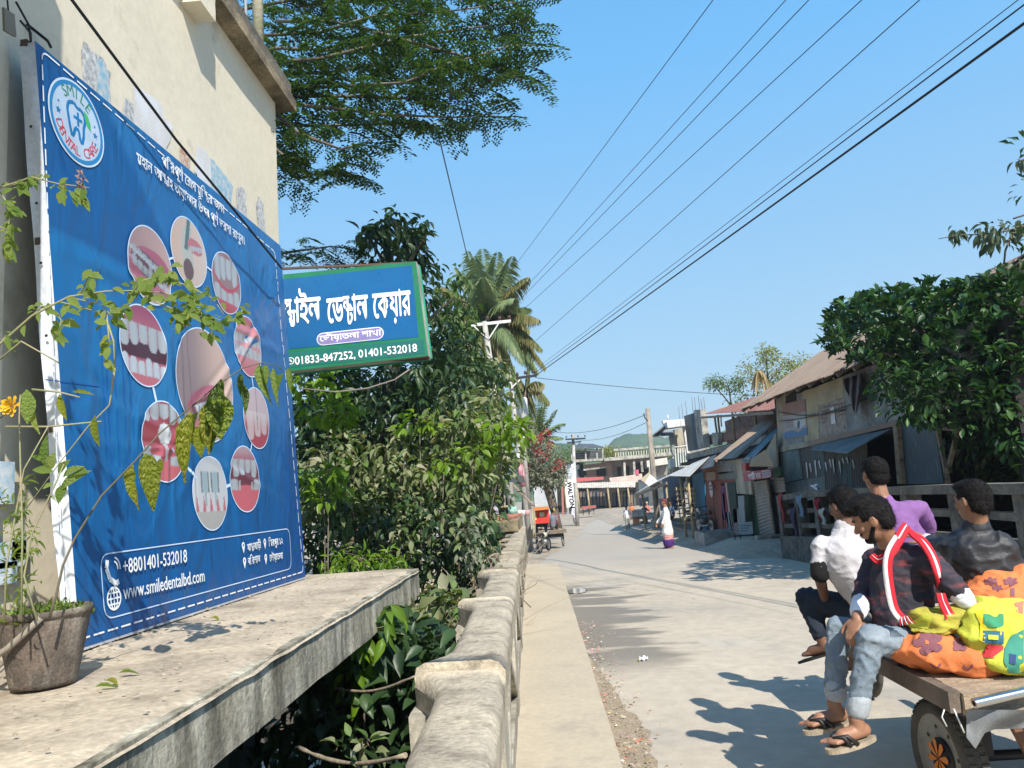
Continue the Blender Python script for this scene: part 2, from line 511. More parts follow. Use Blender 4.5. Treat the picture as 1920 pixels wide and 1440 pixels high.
for k in range(n):
 y0=-3+(18.2+3)*k/n;y1=-3+(18.2+3)*(k+1)/n
 r=lambda y:.365-.0163*y
 z=lambda y:.2+gz(y)*.5
 j0=.008*noise.noise(Vector((y0*3,0,0)));j1=.008*noise.noise(Vector((y1*3,0,0)))
 mb.hexa([(xl(y0),y0,-.05+gz(y0)),(r(y0)+j0+.01,y0,-.05+gz(y0)),(r(y1)+j1+.01,y1,-.05+gz(y1)),(xl(y1),y1,-.05+gz(y1))],[(xl(y0),y0,z(y0)),(r(y0)+j0,y0,z(y0)),(r(y1)+j1,y1,z(y1)),(xl(y1),y1,z(y1))])
mb.build('walkway',M_WALK,kind='structure')
def blob_sheet(name,cx,cy,rx,ry,m,z=.006,seed=0,kind='structure',skew=0,fing=.45):
 mb=MB();N=64;vs=[]
 for k in range(N):
  t=2*pi*k/N
  q=1+fing*noise.noise(Vector((cos(t)*2.2+seed,sin(t)*2.2,seed)))+.35*fing*noise.noise(Vector((cos(t)*6,sin(t)*6+seed,0)))
  x=cx+rx*q*cos(t);y=cy+ry*q*sin(t)+skew*(x-cx)
  x=max(x,.375-.0163*y)if y<18 else x
  vs.append((x,y,gz(y)+z+.012))
 mb.add(vs,[tuple(range(N))])
 return mb.build(name,m,kind=kind)
blob_sheet('puddle',.36,14.6,.2,.42,flat('puddle_water',(.05,.045,.035),.06,spec=.6),.0,5,fing=.2)
mb=MB();mb.smooth=True;vs=[]
for j in range(110):
 y=2.2+j*.075
 wd=.26+.13*noise.noise(Vector((y*1.3,2,0)))+.05*noise.noise(Vector((y*7,2,0)))
 if y>6.2:wd*=max(.05,1-(y-6.2)/2.6)
 if y<3.2:wd*=.9
 for i in range(7):
  t=i/6
  vs.append((.372-.0163*y+wd*t,y,.004+.035*(1-t)**1.5+(.01*noise.noise(Vector((y*9,t*5,0)))if 0<i<6 else 0)))
mb.add(vs,[(j*7+i,j*7+i+1,j*7+i+8,j*7+i+7)for j in range(109)for i in range(6)])
mb.build('gutter_dirt',mat('drifted_dirt',(.36,.28,.19),(.24,.19,.13),scale=6,rough=1,bump=.9,bscale=60,stain=(.45,.37,.27),sscale=12,samt=.6,fine=.3),kind='structure')
vs=[];fs=[];mi=[]
for k in range(760):
 y=2.3+8.0*random.random()**1.3
 x=.4-.0163*y+abs(random.gauss(0,.14));s=random.uniform(.006,.022);a=random.uniform(0,6.28)
 z=.035-.05*(x-.37)+random.uniform(0,.012)
 ca,sa=cos(a)*s,sin(a)*s;r=random.uniform(.25,.6);tl=random.uniform(-.01,.012)
 b=len(vs);vs+=[(x-ca,y-sa,z),(x+sa*r,y-ca*r,z+tl),(x+ca,y+sa,z+.004),(x-sa*r,y+ca*r,z+.003)];fs.append((b,b+1,b+2,b+3));mi.append(random.choice([0,0,0,1,1,2,3,4]))
me=bpy.data.meshes.new('litter');me.from_pydata(vs,[],fs)
for m in(flat('litter_straw',(.42,.34,.2)),flat('litter_brown',(.22,.14,.07)),flat('litter_pale',(.62,.58,.5)),flat('litter_red',(.5,.12,.08)),flat('litter_pink',(.55,.25,.3))):me.materials.append(m)
me.polygons.foreach_set('material_index',mi)
tag(obj('gutter_litter',me),'scraps of dry leaf and coloured paper drifted against the walkway kerb','litter',kind='stuff')
t=thing('paper_wrapper','crumpled white wrapper lying alone on the road beyond the kerb litter','litter',tuple(PG(1208,1240)))
p=PG(1208,1240);mb=MB();vs=[]
for i in range(7):
 for j in range(3):
  vs.append((p.x+(i-3)*.014,p.y+(j-1)*.022+.004*i,p.z+.02+.012*sin(i*1.7+j)+.01*j))
mb.add(vs,[(i*3+j,i*3+3+j,i*3+4+j,i*3+1+j)for i in range(6)for j in range(2)])
mb.build('sheet',M_WHITE,t)
mb=MB();mb.box(p.x-.055,p.x-.04,p.y-.02,p.y+.01,p.z+.013,p.z+.03);mb.build('torn_end',flat('litter_yellow',(.5,.45,.1)),t)
# == left parapet
par=thing('bridge_parapet','pale concrete bridge parapet with bulging posts running along the narrow walkway','parapet',(-.3,1.0,0))
ends=[-1.4,1.5,3.62]+[3.62+2.15*k for k in range(1,10)]
def ztop(y):return 1.0+gz(y)*.6
for k,(a,b)in enumerate(zip(ends,ends[1:])):
 drop=[.0,-.03,.008,-.008,.0,.012,-.008][k%7]
 mb=MB();mb.smooth=True;st=14;secs=[]
 for i in range(st+1):
  t=i/st;y=a+.006+(b-a-.012)*t
  fl=.14*(max(0,1-abs(y-b)/.38)**1.6+(max(0,1-abs(y-a)/.38)**1.6 if k else 0))
  fl=min(fl,.14)*(1 if k!=2 else 1)
  xi=xl(y)+.02;xo=xl(y)-.255-fl;zt=ztop(y)+drop
  secs.append([(xi,y,zt-.2),(xi+.005,y,zt-.05),(xi-.02,y,zt-.012),(xi-.06,y,zt),(xo+.05,y,zt),(xo+.012,y,zt-.02),(xo,y,zt-.06),(xo+.01,y,zt-.2)])
 q=8;base=len(mb.v)
 mb.v+=[p for s_ in secs for p in s_]
 for i in range(st):
  for j in range(q):
   mb.f.append([base+i*q+j,base+(i+1)*q+j,base+(i+1)*q+(j+1)%q,base+i*q+(j+1)%q][::-1]);mb.m.append(0);mb.sm.append(j not in(0,7,6))
 mb.f.append([base+j for j in range(q)]);mb.m.append(0);mb.sm.append(False)
 mb.f.append([base+st*q+j for j in range(q)][::-1]);mb.m.append(0);mb.sm.append(False)
 me=mb.mesh('coping',M_COPE);rough_mesh(me,.006,5,0,k)
 obj('coping',me,par)
 y=b;mb=MB()
 mb.hexa([(xl(y)-.38,y-.13,-.4+gz(y)),(xl(y)+.012,y-.13,-.4+gz(y)),(xl(y)+.012,y+.13,-.4+gz(y)),(xl(y)-.38,y+.13,-.4+gz(y))],[(xl(y)-.4,y-.15,ztop(y)-.18),(xl(y)+.012,y-.13,ztop(y)-.18),(xl(y)+.012,y+.13,ztop(y)-.18),(xl(y)-.4,y+.15,ztop(y)-.18)])
 obj('post',rough_mesh(mb.mesh('post',M_PARAP),.008,6,3,k),par)
 mb=MB();A=a+.13;B_=b-.13
 def seg(x0,x1,z0,z1):
  mb.hexa([(xl(A)+x0,A,z0+gz(A)),(xl(A)+x1,A,z0+gz(A)),(xl(B_)+x1,B_,z0+gz(B_)),(xl(B_)+x0,B_,z0+gz(B_))],[(xl(A)+x0,A,z1+gz(A)),(xl(A)+x1,A,z1+gz(A)),(xl(B_)+x1,B_,z1+gz(B_)),(xl(B_)+x0,B_,z1+gz(B_))])
 seg(-.2,-.05,-.3,.84+(.0 if b<12 else-.03));seg(-.24,.0,-.3,.33)
 obj('panel',rough_mesh(mb.mesh('panel',M_PARAP),.006,7,2,k),par)
 mb=MB()
 for(ya,za,yb,zb)in((A,.36,(A+B_)/2,.8),((A+B_)/2,.8,B_,.36)):
  mb.bar((xl(ya)-.035,ya,za+gz(ya)),(xl(yb)-.035,yb,zb+gz(yb)),.05,.09,(1,0,0))
 obj('rib',rough_mesh(mb.mesh('rib',M_PARAP),.004,7,2,k),par)
# == building on the left
bl=thing('roadside_building','cream plastered building behind the blue billboard, concrete roof edge along its top','building',(-2.5,5,0))
WX=-2.6
me=MB().box(-9,WX,-1.5,7.56,1.12,6.02).mesh('wall',M_WALL)
obj('wall',me,bl)
mb=MB();mb.box(WX,WX+.04,1.9,3.50,1.16,6.02)
obj('pilaster',mb.mesh('pilaster',M_WALL),bl)
mb=MB()
A=PX(372,0,WX+.06);B_=PX(528,175,WX+.1)
mb.box(-9.2,WX+.16,-1.5,7.78,6.02,6.15)
obj('roof_slab',rough_mesh(mb.mesh('roof_slab',mat('mossy_roof_edge',(.34,.27,.17),(.2,.16,.11),scale=3,rough=.95,bump=.6,stain=(.07,.06,.045),samt=.9,fine=.3)),.01,4,12),bl)
mb=MB();mb.box(-9.2,WX+.12,-1.5,7.74,6.15,6.32)
obj('roof_kerb',rough_mesh(mb.mesh('roof_kerb',mat('black_mould_concrete',(.12,.11,.09),(.2,.18,.14),scale=3,rough=1,bump=.6,fine=.3)),.012,4,12),bl)
mb=MB();mb.box(WX,WX+.62,2.44,2.6,3.25,6.02);obj('added_shade_fin',rough_mesh(mb.mesh('added_shade_fin',M_WALL),.003,6,3),bl)  # fin added outside the view to shade the wall and billboard edge
p0=PX(310,0,WX);p1=PX(366,40,WX)
mb=MB();mb.box(WX-.1,WX+.17,p0 .y+.22,p1 .y,p1 .z-.02,6.02)
obj('beam_stub',rough_mesh(mb.mesh('beam_stub',M_WALL),.004,8,3),bl)
def wallpatch(px,py,wd,ht,m,name,seed):
 p=PX(px,py,WX);vs=[];N=22
 for k in range(N):
  t=2*pi*k/N;q=1+.35*noise.noise(Vector((cos(t)*2+seed,sin(t)*2,0)))
  c_,s_=cos(t),sin(t)
  c_=math.copysign(abs(c_)**.5,c_);s_=math.copysign(abs(s_)**.5,s_)
  vs.append((WX+.003+.0005*seed,p.y+wd/2*q*c_,p.z+ht/2*q*s_))
 MB().add(vs,[tuple(range(N))]).build(name,m,bl)
M_PEEL=mat('peeled_poster',(.55,.58,.6),(.2,.2,.22),scale=25,rough=.8,stain=(.75,.72,.66),sscale=30,samt=.7)
M_PEELB=mat('peeled_blue_poster',(.2,.42,.55),(.55,.56,.56),scale=20,rough=.8)
M_PEELW=mat('whitewashed_patch',(.68,.69,.72),(.6,.58,.55),scale=6,rough=.9)
wallpatch(180,152,.3,.36,M_PEEL,'poster_remnant',1);wallpatch(192,158,.12,.3,M_PEELB,'poster_remnant',2)
wallpatch(240,212,.14,.2,M_PEEL,'poster_remnant',3);wallpatch(285,235,.5,.42,M_PEELW,'pale_patch',4)
wallpatch(410,345,.5,.3,M_PEELB,'poster_remnant',5);wallpatch(380,315,.3,.35,M_PEELW,'poster_remnant',6)
wallpatch(452,385,.22,.34,M_PEEL,'poster_remnant',7);wallpatch(488,410,.2,.4,M_PEEL,'poster_remnant',8)
wallpatch(345,300,.16,.2,mat('peel_red',(.45,.2,.12),(.7,.65,.55),scale=30),'poster_remnant',9)
for(px,py,w_,h_)in((8,905,.14,.2),(20,1040,.22,.12),(10,1075,.16,.1),(36,1030,.1,.1)):
 q=PX(px,py,WX+.041)
 mb=MB();mb.quad((WX+.0415,q.y-w_/2,q.z-h_/2),(WX+.0415,q.y+w_/2,q.z-h_/2),(WX+.0415,q.y+w_/2,q.z+h_/2),(WX+.0415,q.y-w_/2,q.z+h_/2));mb.build('handbill',mat('pale_blue_handbill',(.25,.45,.6),(.7,.72,.74),scale=14,rough=.8),bl)
SX=-1.235
mb=MB();mb.box(-9,SX,-1.6,7.06,.88,1.13)
me=mb.mesh('ledge',M_SLABE);rough_mesh(me,.011,3.5,30,2);obj('ledge',me,bl)
mb=MB();vs=[];NU,NV=14,90
for j in range(NV+1):
 y=-1.55+8.58*j/NV
 for i in range(NU+1):
  x=-2.6+(SX+.014+2.6+.004*noise.noise(Vector((y*3,5,0))))*i/NU
  vs.append((x,y,1.142+.008*noise.noise(Vector((x*4,y*4,0)))+.004*noise.noise(Vector((x*15,y*15,0)))-(.030 if i==NU else 0)))
mb.smooth=True;mb.add(vs,[(j*(NU+1)+i,j*(NU+1)+i+1,(j+1)*(NU+1)+i+1,(j+1)*(NU+1)+i)for j in range(NV)for i in range(NU)])
mb.build('ledge_screed',M_SLABT,bl)
for y in(-.3,3.0,5.9):
 mb=MB();mb.hexa([(-2.9,y-.12,.45),(-2.2,y-.12,.45),(-2.2,y+.12,.45),(-2.9,y+.12,.45)],[(-2.9,y-.12,.9),(-1.32,y-.12,.9),(-1.32,y+.12,.9),(-2.9,y+.12,.9)])
 obj('bracket',rough_mesh(mb.mesh('bracket',M_DARKC),.008,5,3),bl)
 mb=MB();mb.box(-2.75,-2.45,y-.15,y+.15,-3.2,.45);obj('leg',mb.mesh('leg',mat('teal_pillar',(.16,.22,.21),(.1,.14,.13),stain=(.05,.06,.05),samt=.8)),bl)
mb=MB();mb.box(-8.9,-2.8,-1.4,7.2,-3.2,.9);mb.build('understorey',M_DARKC,bl)
t=thing('roof_pipe','mossy grey pipe standing up behind the roof edge under the feathery tree','pipe',(-2.7,7.0,6))
b0=PY(484,60,7.2);mb=MB();mb.tube([b0+Vector((0,0,-.35)),b0+Vector((0,.01,.5)),b0+Vector((.0,0,2.5))],.055,12);mb.build('shaft',mat('mossy_pipe',(.25,.24,.14),(.32,.3,.24),scale=14,rough=1,bump=.6),t)
b0=PY(461,30,7.1);mb=MB();mb.tube([b0+Vector((0,0,-.7)),b0+Vector((0,0,2))],.016,8);mb.build('conduit',flat('grey_paint',(.4,.42,.45)),t)
# == billboard
bb=thing('billboard','big blue dental clinic billboard with nine round mouth pictures, standing on the concrete ledge','billboard',(-2.3,5,1.15))
BL=PZ(150,1216,1.165);BR=PZ(573,1081,1.165);TL=PX(65,76,-2.40)
BN=(BR-BL).cross(TL-BL).normalized()
if BN.x<0:BN=-BN
TR=PP(526,461,BL,BN)
def B(px,py,lift=0):return PP(px,py,BL,BN)+BN*lift
def flexmat():
 m=bpy.data.materials.new('blue_flex');m.use_nodes=True;N=m.node_tree.nodes;L=m.node_tree.links;p=N['Principled BSDF']
 tc=N.new('ShaderNodeTexCoord');at=N.new('ShaderNodeVertexColor');at.layer_name='print'
 n1=N.new('ShaderNodeTexNoise');n1 .inputs['Scale'].default_value=1.3;n1 .inputs['Detail'].default_value=3
 mp=N.new('ShaderNodeMapping');mp.inputs['Scale'].default_value=(1,1.6,.7);mp.inputs['Rotation'].default_value=(.5,0,0)
 L.new(tc.outputs['Object'],mp.inputs[0]);L.new(mp.outputs[0],n1 .inputs['Vector'])
 hs=N.new('ShaderNodeMix');hs.data_type='RGBA';hs.blend_type='MULTIPLY';hs.inputs[0].default_value=.7
 r=N.new('ShaderNodeValToRGB');r.color_ramp.elements[0].position=.35;r.color_ramp.elements[0].color=(.55,.72,.85,1);r.color_ramp.elements[1].position=.65;r.color_ramp.elements[1].color=(1.0,1.0,1,1)  # noise mottling puts the sheet's patchy reflections into its colour
 L.new(n1 .outputs['Fac'],r.inputs[0]);L.new(at.outputs['Color'],hs.inputs[6]);L.new(r.outputs[0],hs.inputs[7]);L.new(hs.outputs[2],p.inputs['Base Color'])
 p.inputs['Roughness'].default_value=.36;p.inputs['Specular IOR Level'].default_value=.5
 n2=N.new('ShaderNodeTexNoise');n2 .inputs['Scale'].default_value=3.5;n2 .inputs['Detail'].default_value=2;n2 .inputs['Distortion'].default_value=.6
 L.new(mp.outputs[0],n2 .inputs['Vector']);b=N.new('ShaderNodeBump');b.inputs['Strength'].default_value=.5;b.inputs['Distance'].default_value=.06
 L.new(n2 .outputs['Fac'],b.inputs['Height']);L.new(b.outputs[0],p.inputs['Normal'])
 return m
M_FLEX=flexmat()
def crease(s,t):
 """relief of the stretched sheet: sagging folds and slack ripples"""
 d=.010*noise.noise(Vector((s*5,t*4,1)))+.005*noise.noise(Vector((s*11+t*5,t*9,4)))
 for(a,b,c,w_,h_)in((0,1,.655,.012,.010),(0,1,.33,.006,.006),(.25,1,.44,.010,.006),(1,-.12,.26,.008,.006),(1,-.1,.33,.006,.005),(1,-.05,.385,.005,.004),(-.7,1,.12,.012,.007),(-1.0,1,-.1,.01,.007),(.7,1,1.28,.012,.007)):
  v=a*s+b*t-c
  if(a,b)==(0,1)and s>.33 and c==.33:continue
  if a==1 and not(.1<t<.6):continue
  d+=min(1,max(0,(t-.2)/.06))*h_*math.exp(-(v/w_)**2)-min(1,max(0,(t-.2)/.06))*h_*.6*math.exp(-((v-1.6*w_)/w_)**2)
 return d
NU,NV=90,84
mb=MB();mb.smooth=True;vs=[]
for j in range(NV+1):
 for i in range(NU+1):
  s_,t_=i/NU,j/NV
  p=BL.lerp(BR,s_).lerp(TL.lerp(TR,s_),t_)
  e=min(s_,1-s_,t_,1-t_)*12
  vs.append(p+BN*crease(s_,t_)*min(1,e))
mb.add(vs,[(j*(NU+1)+i,j*(NU+1)+i+1,(j+1)*(NU+1)+i+1,(j+1)*(NU+1)+i)for j in range(NV)for i in range(NU)])
me=mb.mesh('printed_sheet',M_FLEX)
ca=me.color_attributes.new('print','FLOAT_COLOR','POINT')
E1=(BR-BL).normalized();E2=BN.cross(E1)
def uv(p):d=p-BL;return d.dot(E1),d.dot(E2)
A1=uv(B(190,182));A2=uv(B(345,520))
cols=[]
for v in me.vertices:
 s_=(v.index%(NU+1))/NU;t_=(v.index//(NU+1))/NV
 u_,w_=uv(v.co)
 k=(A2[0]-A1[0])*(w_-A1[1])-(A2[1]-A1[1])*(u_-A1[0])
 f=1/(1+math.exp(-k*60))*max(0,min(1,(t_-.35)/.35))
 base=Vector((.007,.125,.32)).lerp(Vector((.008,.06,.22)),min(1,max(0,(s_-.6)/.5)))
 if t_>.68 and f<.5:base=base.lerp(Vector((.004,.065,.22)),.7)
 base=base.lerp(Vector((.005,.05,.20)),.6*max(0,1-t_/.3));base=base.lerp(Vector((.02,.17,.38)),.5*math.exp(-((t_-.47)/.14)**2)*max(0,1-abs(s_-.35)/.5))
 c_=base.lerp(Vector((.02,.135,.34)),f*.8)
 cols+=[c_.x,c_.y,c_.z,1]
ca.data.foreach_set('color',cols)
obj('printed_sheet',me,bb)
def conf(lift=.004):
 W_=(BR-BL).length;H_=(TL-BL).length
 def g(q):
  s_,t_=q_uv(q);e=min(s_,1-s_,t_,1-t_)*12
  return q+BN*(crease(s_,t_)*min(1,max(0,e))+lift)
 return g
def q_uv(q):
 u_,w_=uv(q);t_=w_/uv(TL)[1]
 l=uv(TL)[0]*t_;r=uv(BR)[0]+(uv(TR)[0]-uv(BR)[0])*t_
 return(u_-l)/(r-l),t_
mb=MB();mb.smooth=True;vs=[]
for j in range(31):
 t_=j/30;p=BL.lerp(TL,t_)
 bk=PP(25+(75-25)*(1-t_)**1.2,110+(1140-110)*(1-t_),BL,Vector((0,-1,.0)))
 for i in range(6):
  s_=i/5;q=p-BN*.085*s_+Vector((0,0,0))
  vs.append(q+Vector((0,-.012*noise.noise(Vector((t_*7,s_*2,2)))-.008*sin(t_*22+s_*3),0))*(1 if i else 0))
mb.add(vs,[(j*6+i,j*6+i+1,(j+1)*6+i+1,(j+1)*6+i)for j in range(30)for i in range(5)])
mb.build('folded_edge',mat('white_flex',(.60,.64,.70),(.52,.56,.63),scale=3,rough=.4,bump=.2,bscale=8),bb,label='plain white folded side of the sheet')
mb=MB()
iy=Vector((0,.05,0))
for(a,b)in((BL,BR),(BL+iy,TL+iy),(BR-iy,TR-iy),(TL,TR),(BL.lerp(TL,.35),BR.lerp(TR,.35)),(BL.lerp(TL,.66),BR.lerp(TR,.66))):
 mb.bar(a-BN*.06,b-BN*.06,.035,.035)
mb.build('frame',flat('rusty_angle_iron',(.09,.06,.045),.8),bb)
mb=MB();mb.bar(BL-BN*.05+Vector((0,0,-.006)),BR-BN*.05+Vector((0,0,-.006)),.1,.012);mb.build('bottom_hem',flat('grey_hem',(.45,.47,.52)),bb)
def strip(pts,wd,m,name,closed=False,lift=.004,dash=None,label=None):
 c_=conf(lift);mb=MB();P_=[B(*p)if not isinstance(p,Vector)else p for p in pts]
 if closed:P_.append(P_[0])
 fine_=[]
 for a,b in zip(P_,P_[1:]):
  n_=max(1,int((b-a).length/(dash or .06)))
  for k in range(n_):
   if dash and k%4==3:continue
   fine_.append((a.lerp(b,k/n_),a.lerp(b,(k+1)/n_)))
 for a,b in fine_:
  d_=(b-a).normalized();s_=BN.cross(d_)*wd/2
  mb.quad(c_(a-s_),c_(b-s_),c_(b+s_),c_(a+s_))
 return mb.build(name,m,bb,label=label,kind='stuff' if dash else None)
def rrect(px,r=.07):
 """rounded rectangle through four picture corners, on the sheet"""
 P_=[B(*p)for p in px];out=[]
 for i in range(4):
  a,b,c_=P_[i-1],P_[i],P_[(i+1)%4]
  d0=(a-b).normalized()*r;d1=(c_-b).normalized()*r
  for k in range(7):
   t_=k/6;out.append(b+d0*(1-t_)**2+d1*t_**2)
 return out
M_LINE=flat('pale_blue_line',(.55,.68,.85),.45)
strip(rrect([(77,94),(514,472),(568,1072),(118,1208)],.05),.009,M_WHITE,'dashed_border',True,dash=.028)
strip(rrect([(188,1040),(541,991),(545,1066),(196,1162)],.07),.007,M_LINE,'rounded_outline',True)
def disc_on(cx,cy,rad,m,name,lift=.005,inner=0,label=None,n_=40,c0=None):
 c=c0 or B(cx,cy);mb=MB();g=conf(lift)
 rings=[inner,(inner+rad)/2,rad]if inner else[0.001,rad*.5,rad]
 vs=[g(c+E1*r_*cos(2*pi*k/n_)+E2*r_*sin(2*pi*k/n_))for r_ in rings for k in range(n_)]
 mb.add(vs,[(i*n_+k,i*n_+(k+1)%n_,(i+1)*n_+(k+1)%n_,(i+1)*n_+k)for i in range(2)for k in range(n_)])
 return mb.build(name,m,bb,label=label)
def lerp(a,b,t):return tuple(x+(y-x)*t for x,y in zip(a,b))
def sm(a,b,x):t=max(0,min(1,(x-a)/(b-a)));return t*t*(3-2*t)
SKIN=(.60,.38,.33);PINK=(.62,.18,.22);GUM=(.55,.09,.12);LIP=(.45,.13,.19);TOOTH=(.50,.54,.58);DARK=(.09,.02,.03)
def teeth(u,v,c,base,tip,nt,wd,base_up=True):
 """a row of nt teeth between heights base and tip, 0..1 coverage and shade"""
 x=(u/wd*.5+.5)*nt
 if x<0 or x>nt:return 0,0
 f=x-math.floor(x)-.5;i=math.floor(x)
 L_=1-.12*((i*7)%3);e=base+(tip-base)*L_*(1-.9*abs(f)**4*6)
 lo,hi=min(base,e),max(base,e)
 a=1 if lo<=v<=hi and abs(f)<.46 else 0
 return a,1-.45*abs(f)*2*abs(f)
def mouth(kind,u,v):
 c=SKIN
 if kind=='braces':
  c=lerp((.42,.26,.26),(.62,.42,.38),.5+.5*u)
  if u*u/.9+(v+.1-.25*u*0)**2/.30<1:c=LIP
  w_=v+.10+.25*u
  if u*u/.75+w_*w_/.10<1:c=(.16,.06,.07)
  for(b0,b1)in((.26,.02),(-.26,.0)):
   a,s_=teeth(u,w_,0,b0,b1,7,.85)
   if a:c=tuple(q*s_*.8 for q in TOOTH)
  if abs(w_-.13)<.02 or(abs(w_-.13)<.05 and abs((u*4)%1-.5)<.25):c=(.5,.52,.55)
  if abs(w_+.13)<.02:c=(.45,.47,.5)
  if v<-.6:c=lerp(LIP,(.6,.42,.42),sm(-.6,-.8,v))
 elif kind=='drill':
  c=lerp((.70,.50,.40),(.74,.62,.55),u*.5+.5)
  if u*u/.2+(v)**2/.7<1 and u<.2:c=(.55,.56,.5)
  if abs(u+.2-.25*v)<.1 and v>0:c=(.12,.2,.2)
  if(u-.35)**2/.2+(v-.25)**2/.06<1:c=(.58,.2,.22)
  a,s_=teeth(u-.4,v-.2-.2*(u-.4),0,.08,-.1,5,.4)
  if a:c=TOOTH
  if(u+.1)**2/.08+(v+.55)**2/.1<1:c=(.18,.1,.1)
 elif kind=='bridge':
  c=(.35,.22,.22)
  if v<-.35:c=lerp(PINK,GUM,sm(-.35,-.8,v))
  a,s_=teeth(u,v,0,.85,-.05,4,.8)
  if a:c=tuple(q*s_ for q in TOOTH)
  a,s_=teeth(u,v,0,-.65,-.15,4,.9)
  if a:c=tuple(q*s_ for q in TOOTH)
  if abs(v+.25-.5*u*u)<.07:c=GUM
 elif kind=='gap':
  c=lerp(LIP,(.38,.08,.16),sm(.5,.95,v))
  if v<.05 and v>-.35:c=DARK
  a,s_=teeth(u,v,0,.52,-.12,5,1.05)
  if v<.55 and v>.3 and not a:c=LIP
  if a:c=tuple(q*s_ for q in TOOTH)
  a,s_=teeth(u,v,0,-.75,-.3,6,1.0)
  if v<-.4 and not a:c=PINK
  if a:c=tuple(q*s_*.95 for q in(.66,.72,.80))
 elif kind=='smile':
  c=lerp((.30,.22,.23),(.72,.5,.42),sm(-.4,.8,u*.9+.15+.1*v))
  w_=v+.25-.28*u
  if(u+.05)**2/.42+(w_)**2/.055<1:c=LIP
  if(u+.0)**2/.36+(w_+.12)**2/.03<1:c=(.16,.05,.06)
  a,s_=teeth(u-.05,w_,0,-.03,-.24,9,.5)
  if a:c=tuple(q*s_ for q in TOOTH)
  if w_<-.27 and(u+.05)**2/.3+(w_+.3)**2/.03<1:c=(.60,.22,.26)
 elif kind=='pair':
  c=lerp((.62,.3,.33),PINK,sm(.2,.9,abs(v)))
  a,s_=teeth(u,v,0,.35,.02,6,1.0)
  if a:c=tuple(q*s_ for q in TOOTH)
  a,s_=teeth(u,v,0,-.38,.0,6,1.0)
  if a:c=tuple(q*s_ for q in TOOTH)
 elif kind=='root':
  c=lerp((.64,.50,.54),(.45,.07,.1),sm(.15,-.4,v))
  a,s_=teeth(u,v,0,.2,-.75,3,.8)
  if a:c=lerp(c,(.74,.66,.66),.7*s_)
  if abs(u)<.03 and v>-.4:c=(.12,.12,.14)
 elif kind=='implant':
  c=(.42,.08,.10)
  a,s_=teeth(u,v,0,.95,.45,5,1.0)
  if a:c=tuple(q*s_ for q in TOOTH)
  if v<-.45:c=(.66,.17,.2)
  a,s_=teeth(u,v,0,-.6,-.15,5,1.0)
  if a and abs(u)>.25:c=tuple(q*s_ for q in TOOTH)
  if u*u/.09+(v-.2)**2/.07<1:c=(.76,.78,.8)
  if abs(u)<.06 and-.5<v<0:c=(.4,.42,.45)
  if u*u/.5+(v+.25)**2/.02<1 and abs(u)>.12:c=(.62,.14,.17)
 elif kind=='model':
  c=(.68,.70,.74)
  for x0 in(-.28,.3):
   if abs(u-x0)<.2 and .0<v<.62-.3*abs(u-x0):c=(.40,.52,.58)
   if abs(abs(u-x0)-.2)<.035 and-.0<v<.6:c=(.2,.22,.24)
   if abs(u-x0)<.05 and-.35<v<=0:c=(.4,.45,.5)
  for k in range(5):
   if abs(u+.8-k*.4)<.10*(1-(v+.5)/.5)and-.5<v<0:c=(.62,.2,.24)
  if v<-.5:c=(.52,.50,.48)
 else:
  c=lerp(LIP,(.5,.35,.38),sm(.5,.95,v))
  a,s_=teeth(u,v,0,.6,.05,4,.85)
  if v<.35 and v>-.3:c=(.2,.06,.09)
  if a:c=tuple(q*s_ for q in TOOTH)
  if v<-.2 and abs(v)>.2+.35*abs(u)*0:c=(.66,.16,.2)
  a,s_=teeth(u,v,0,-.35,.0,4,1.0)
  if a and abs(u)>.35:c=tuple(q*s_ for q in TOOTH)
 return c
mp_=bpy.data.materials.new('printed_photo');mp_.use_nodes=True
_a=mp_.node_tree.nodes.new('ShaderNodeVertexColor');_a.layer_name='print';mp_.node_tree.links.new(_a.outputs[0],mp_.node_tree.nodes['Principled BSDF'].inputs['Base Color']);mp_.node_tree.nodes['Principled BSDF'].inputs['Roughness'].default_value=.38
def picture(px,py,ptop,pbot,kind,what):
 c=B(px,py);rad=(B(*ptop)-B(*pbot)).length/2;g=conf(.006);N_=56
 vs=[];cc=[];idx={};mb=MB();mb.smooth=True
 for j in range(N_+1):
  for i in range(N_+1):
   u_=i/N_*2-1;v_=j/N_*2-1
   k=max(abs(u_),abs(v_));l=math.hypot(u_,v_)
   if l>0:u2,v2=u_*k/l,v_*k/l
   else:u2=v2=0
   vs.append(g(c+E1*rad*u2+E2*rad*v2));cc+=[*[q*.68 for q in mouth(kind,u2,v2)],1]
 mb.add(vs,[(j*(N_+1)+i,j*(N_+1)+i+1,(j+1)*(N_+1)+i+1,(j+1)*(N_+1)+i)for j in range(N_)for i in range(N_)])
 me=mb.mesh('round_picture',mp_);a=me.color_attributes.new('print','FLOAT_COLOR','POINT');a.data.foreach_set('color',cc)
 obj('round_picture',me,bb,label=what)
 disc_on(0,0,rad+.008,M_LINE,'picture_rim',.0065,rad,c0=c,n_=56)
PIC=[(282,498,(270,424),(294,570),'braces','round print of teeth with braces'),(353,473,(344,409),(362,538),'drill','round print of treated teeth beside a smile'),(423,531,(414,474),(431,588),'bridge','round print of tall teeth'),(269,648,(262,572),(276,723),'gap','round print of a wide open mouth with gapped teeth'),(385,722,(380,618),(392,828),'smile','largest round print, a smiling woman mouth'),(464,650,(458,594),(471,706),'pair','round print of closed white teeth'),(480,784,(476,728),(485,840),'root','round print of a reddened gum'),(306,828,(302,754),(310,903),'implant','round print of an implant'),(394,925,(392,858),(397,993),'model','round print of a dental model'),(458,898,(455,838),(462,959),'lower','round print of gapped front teeth')]
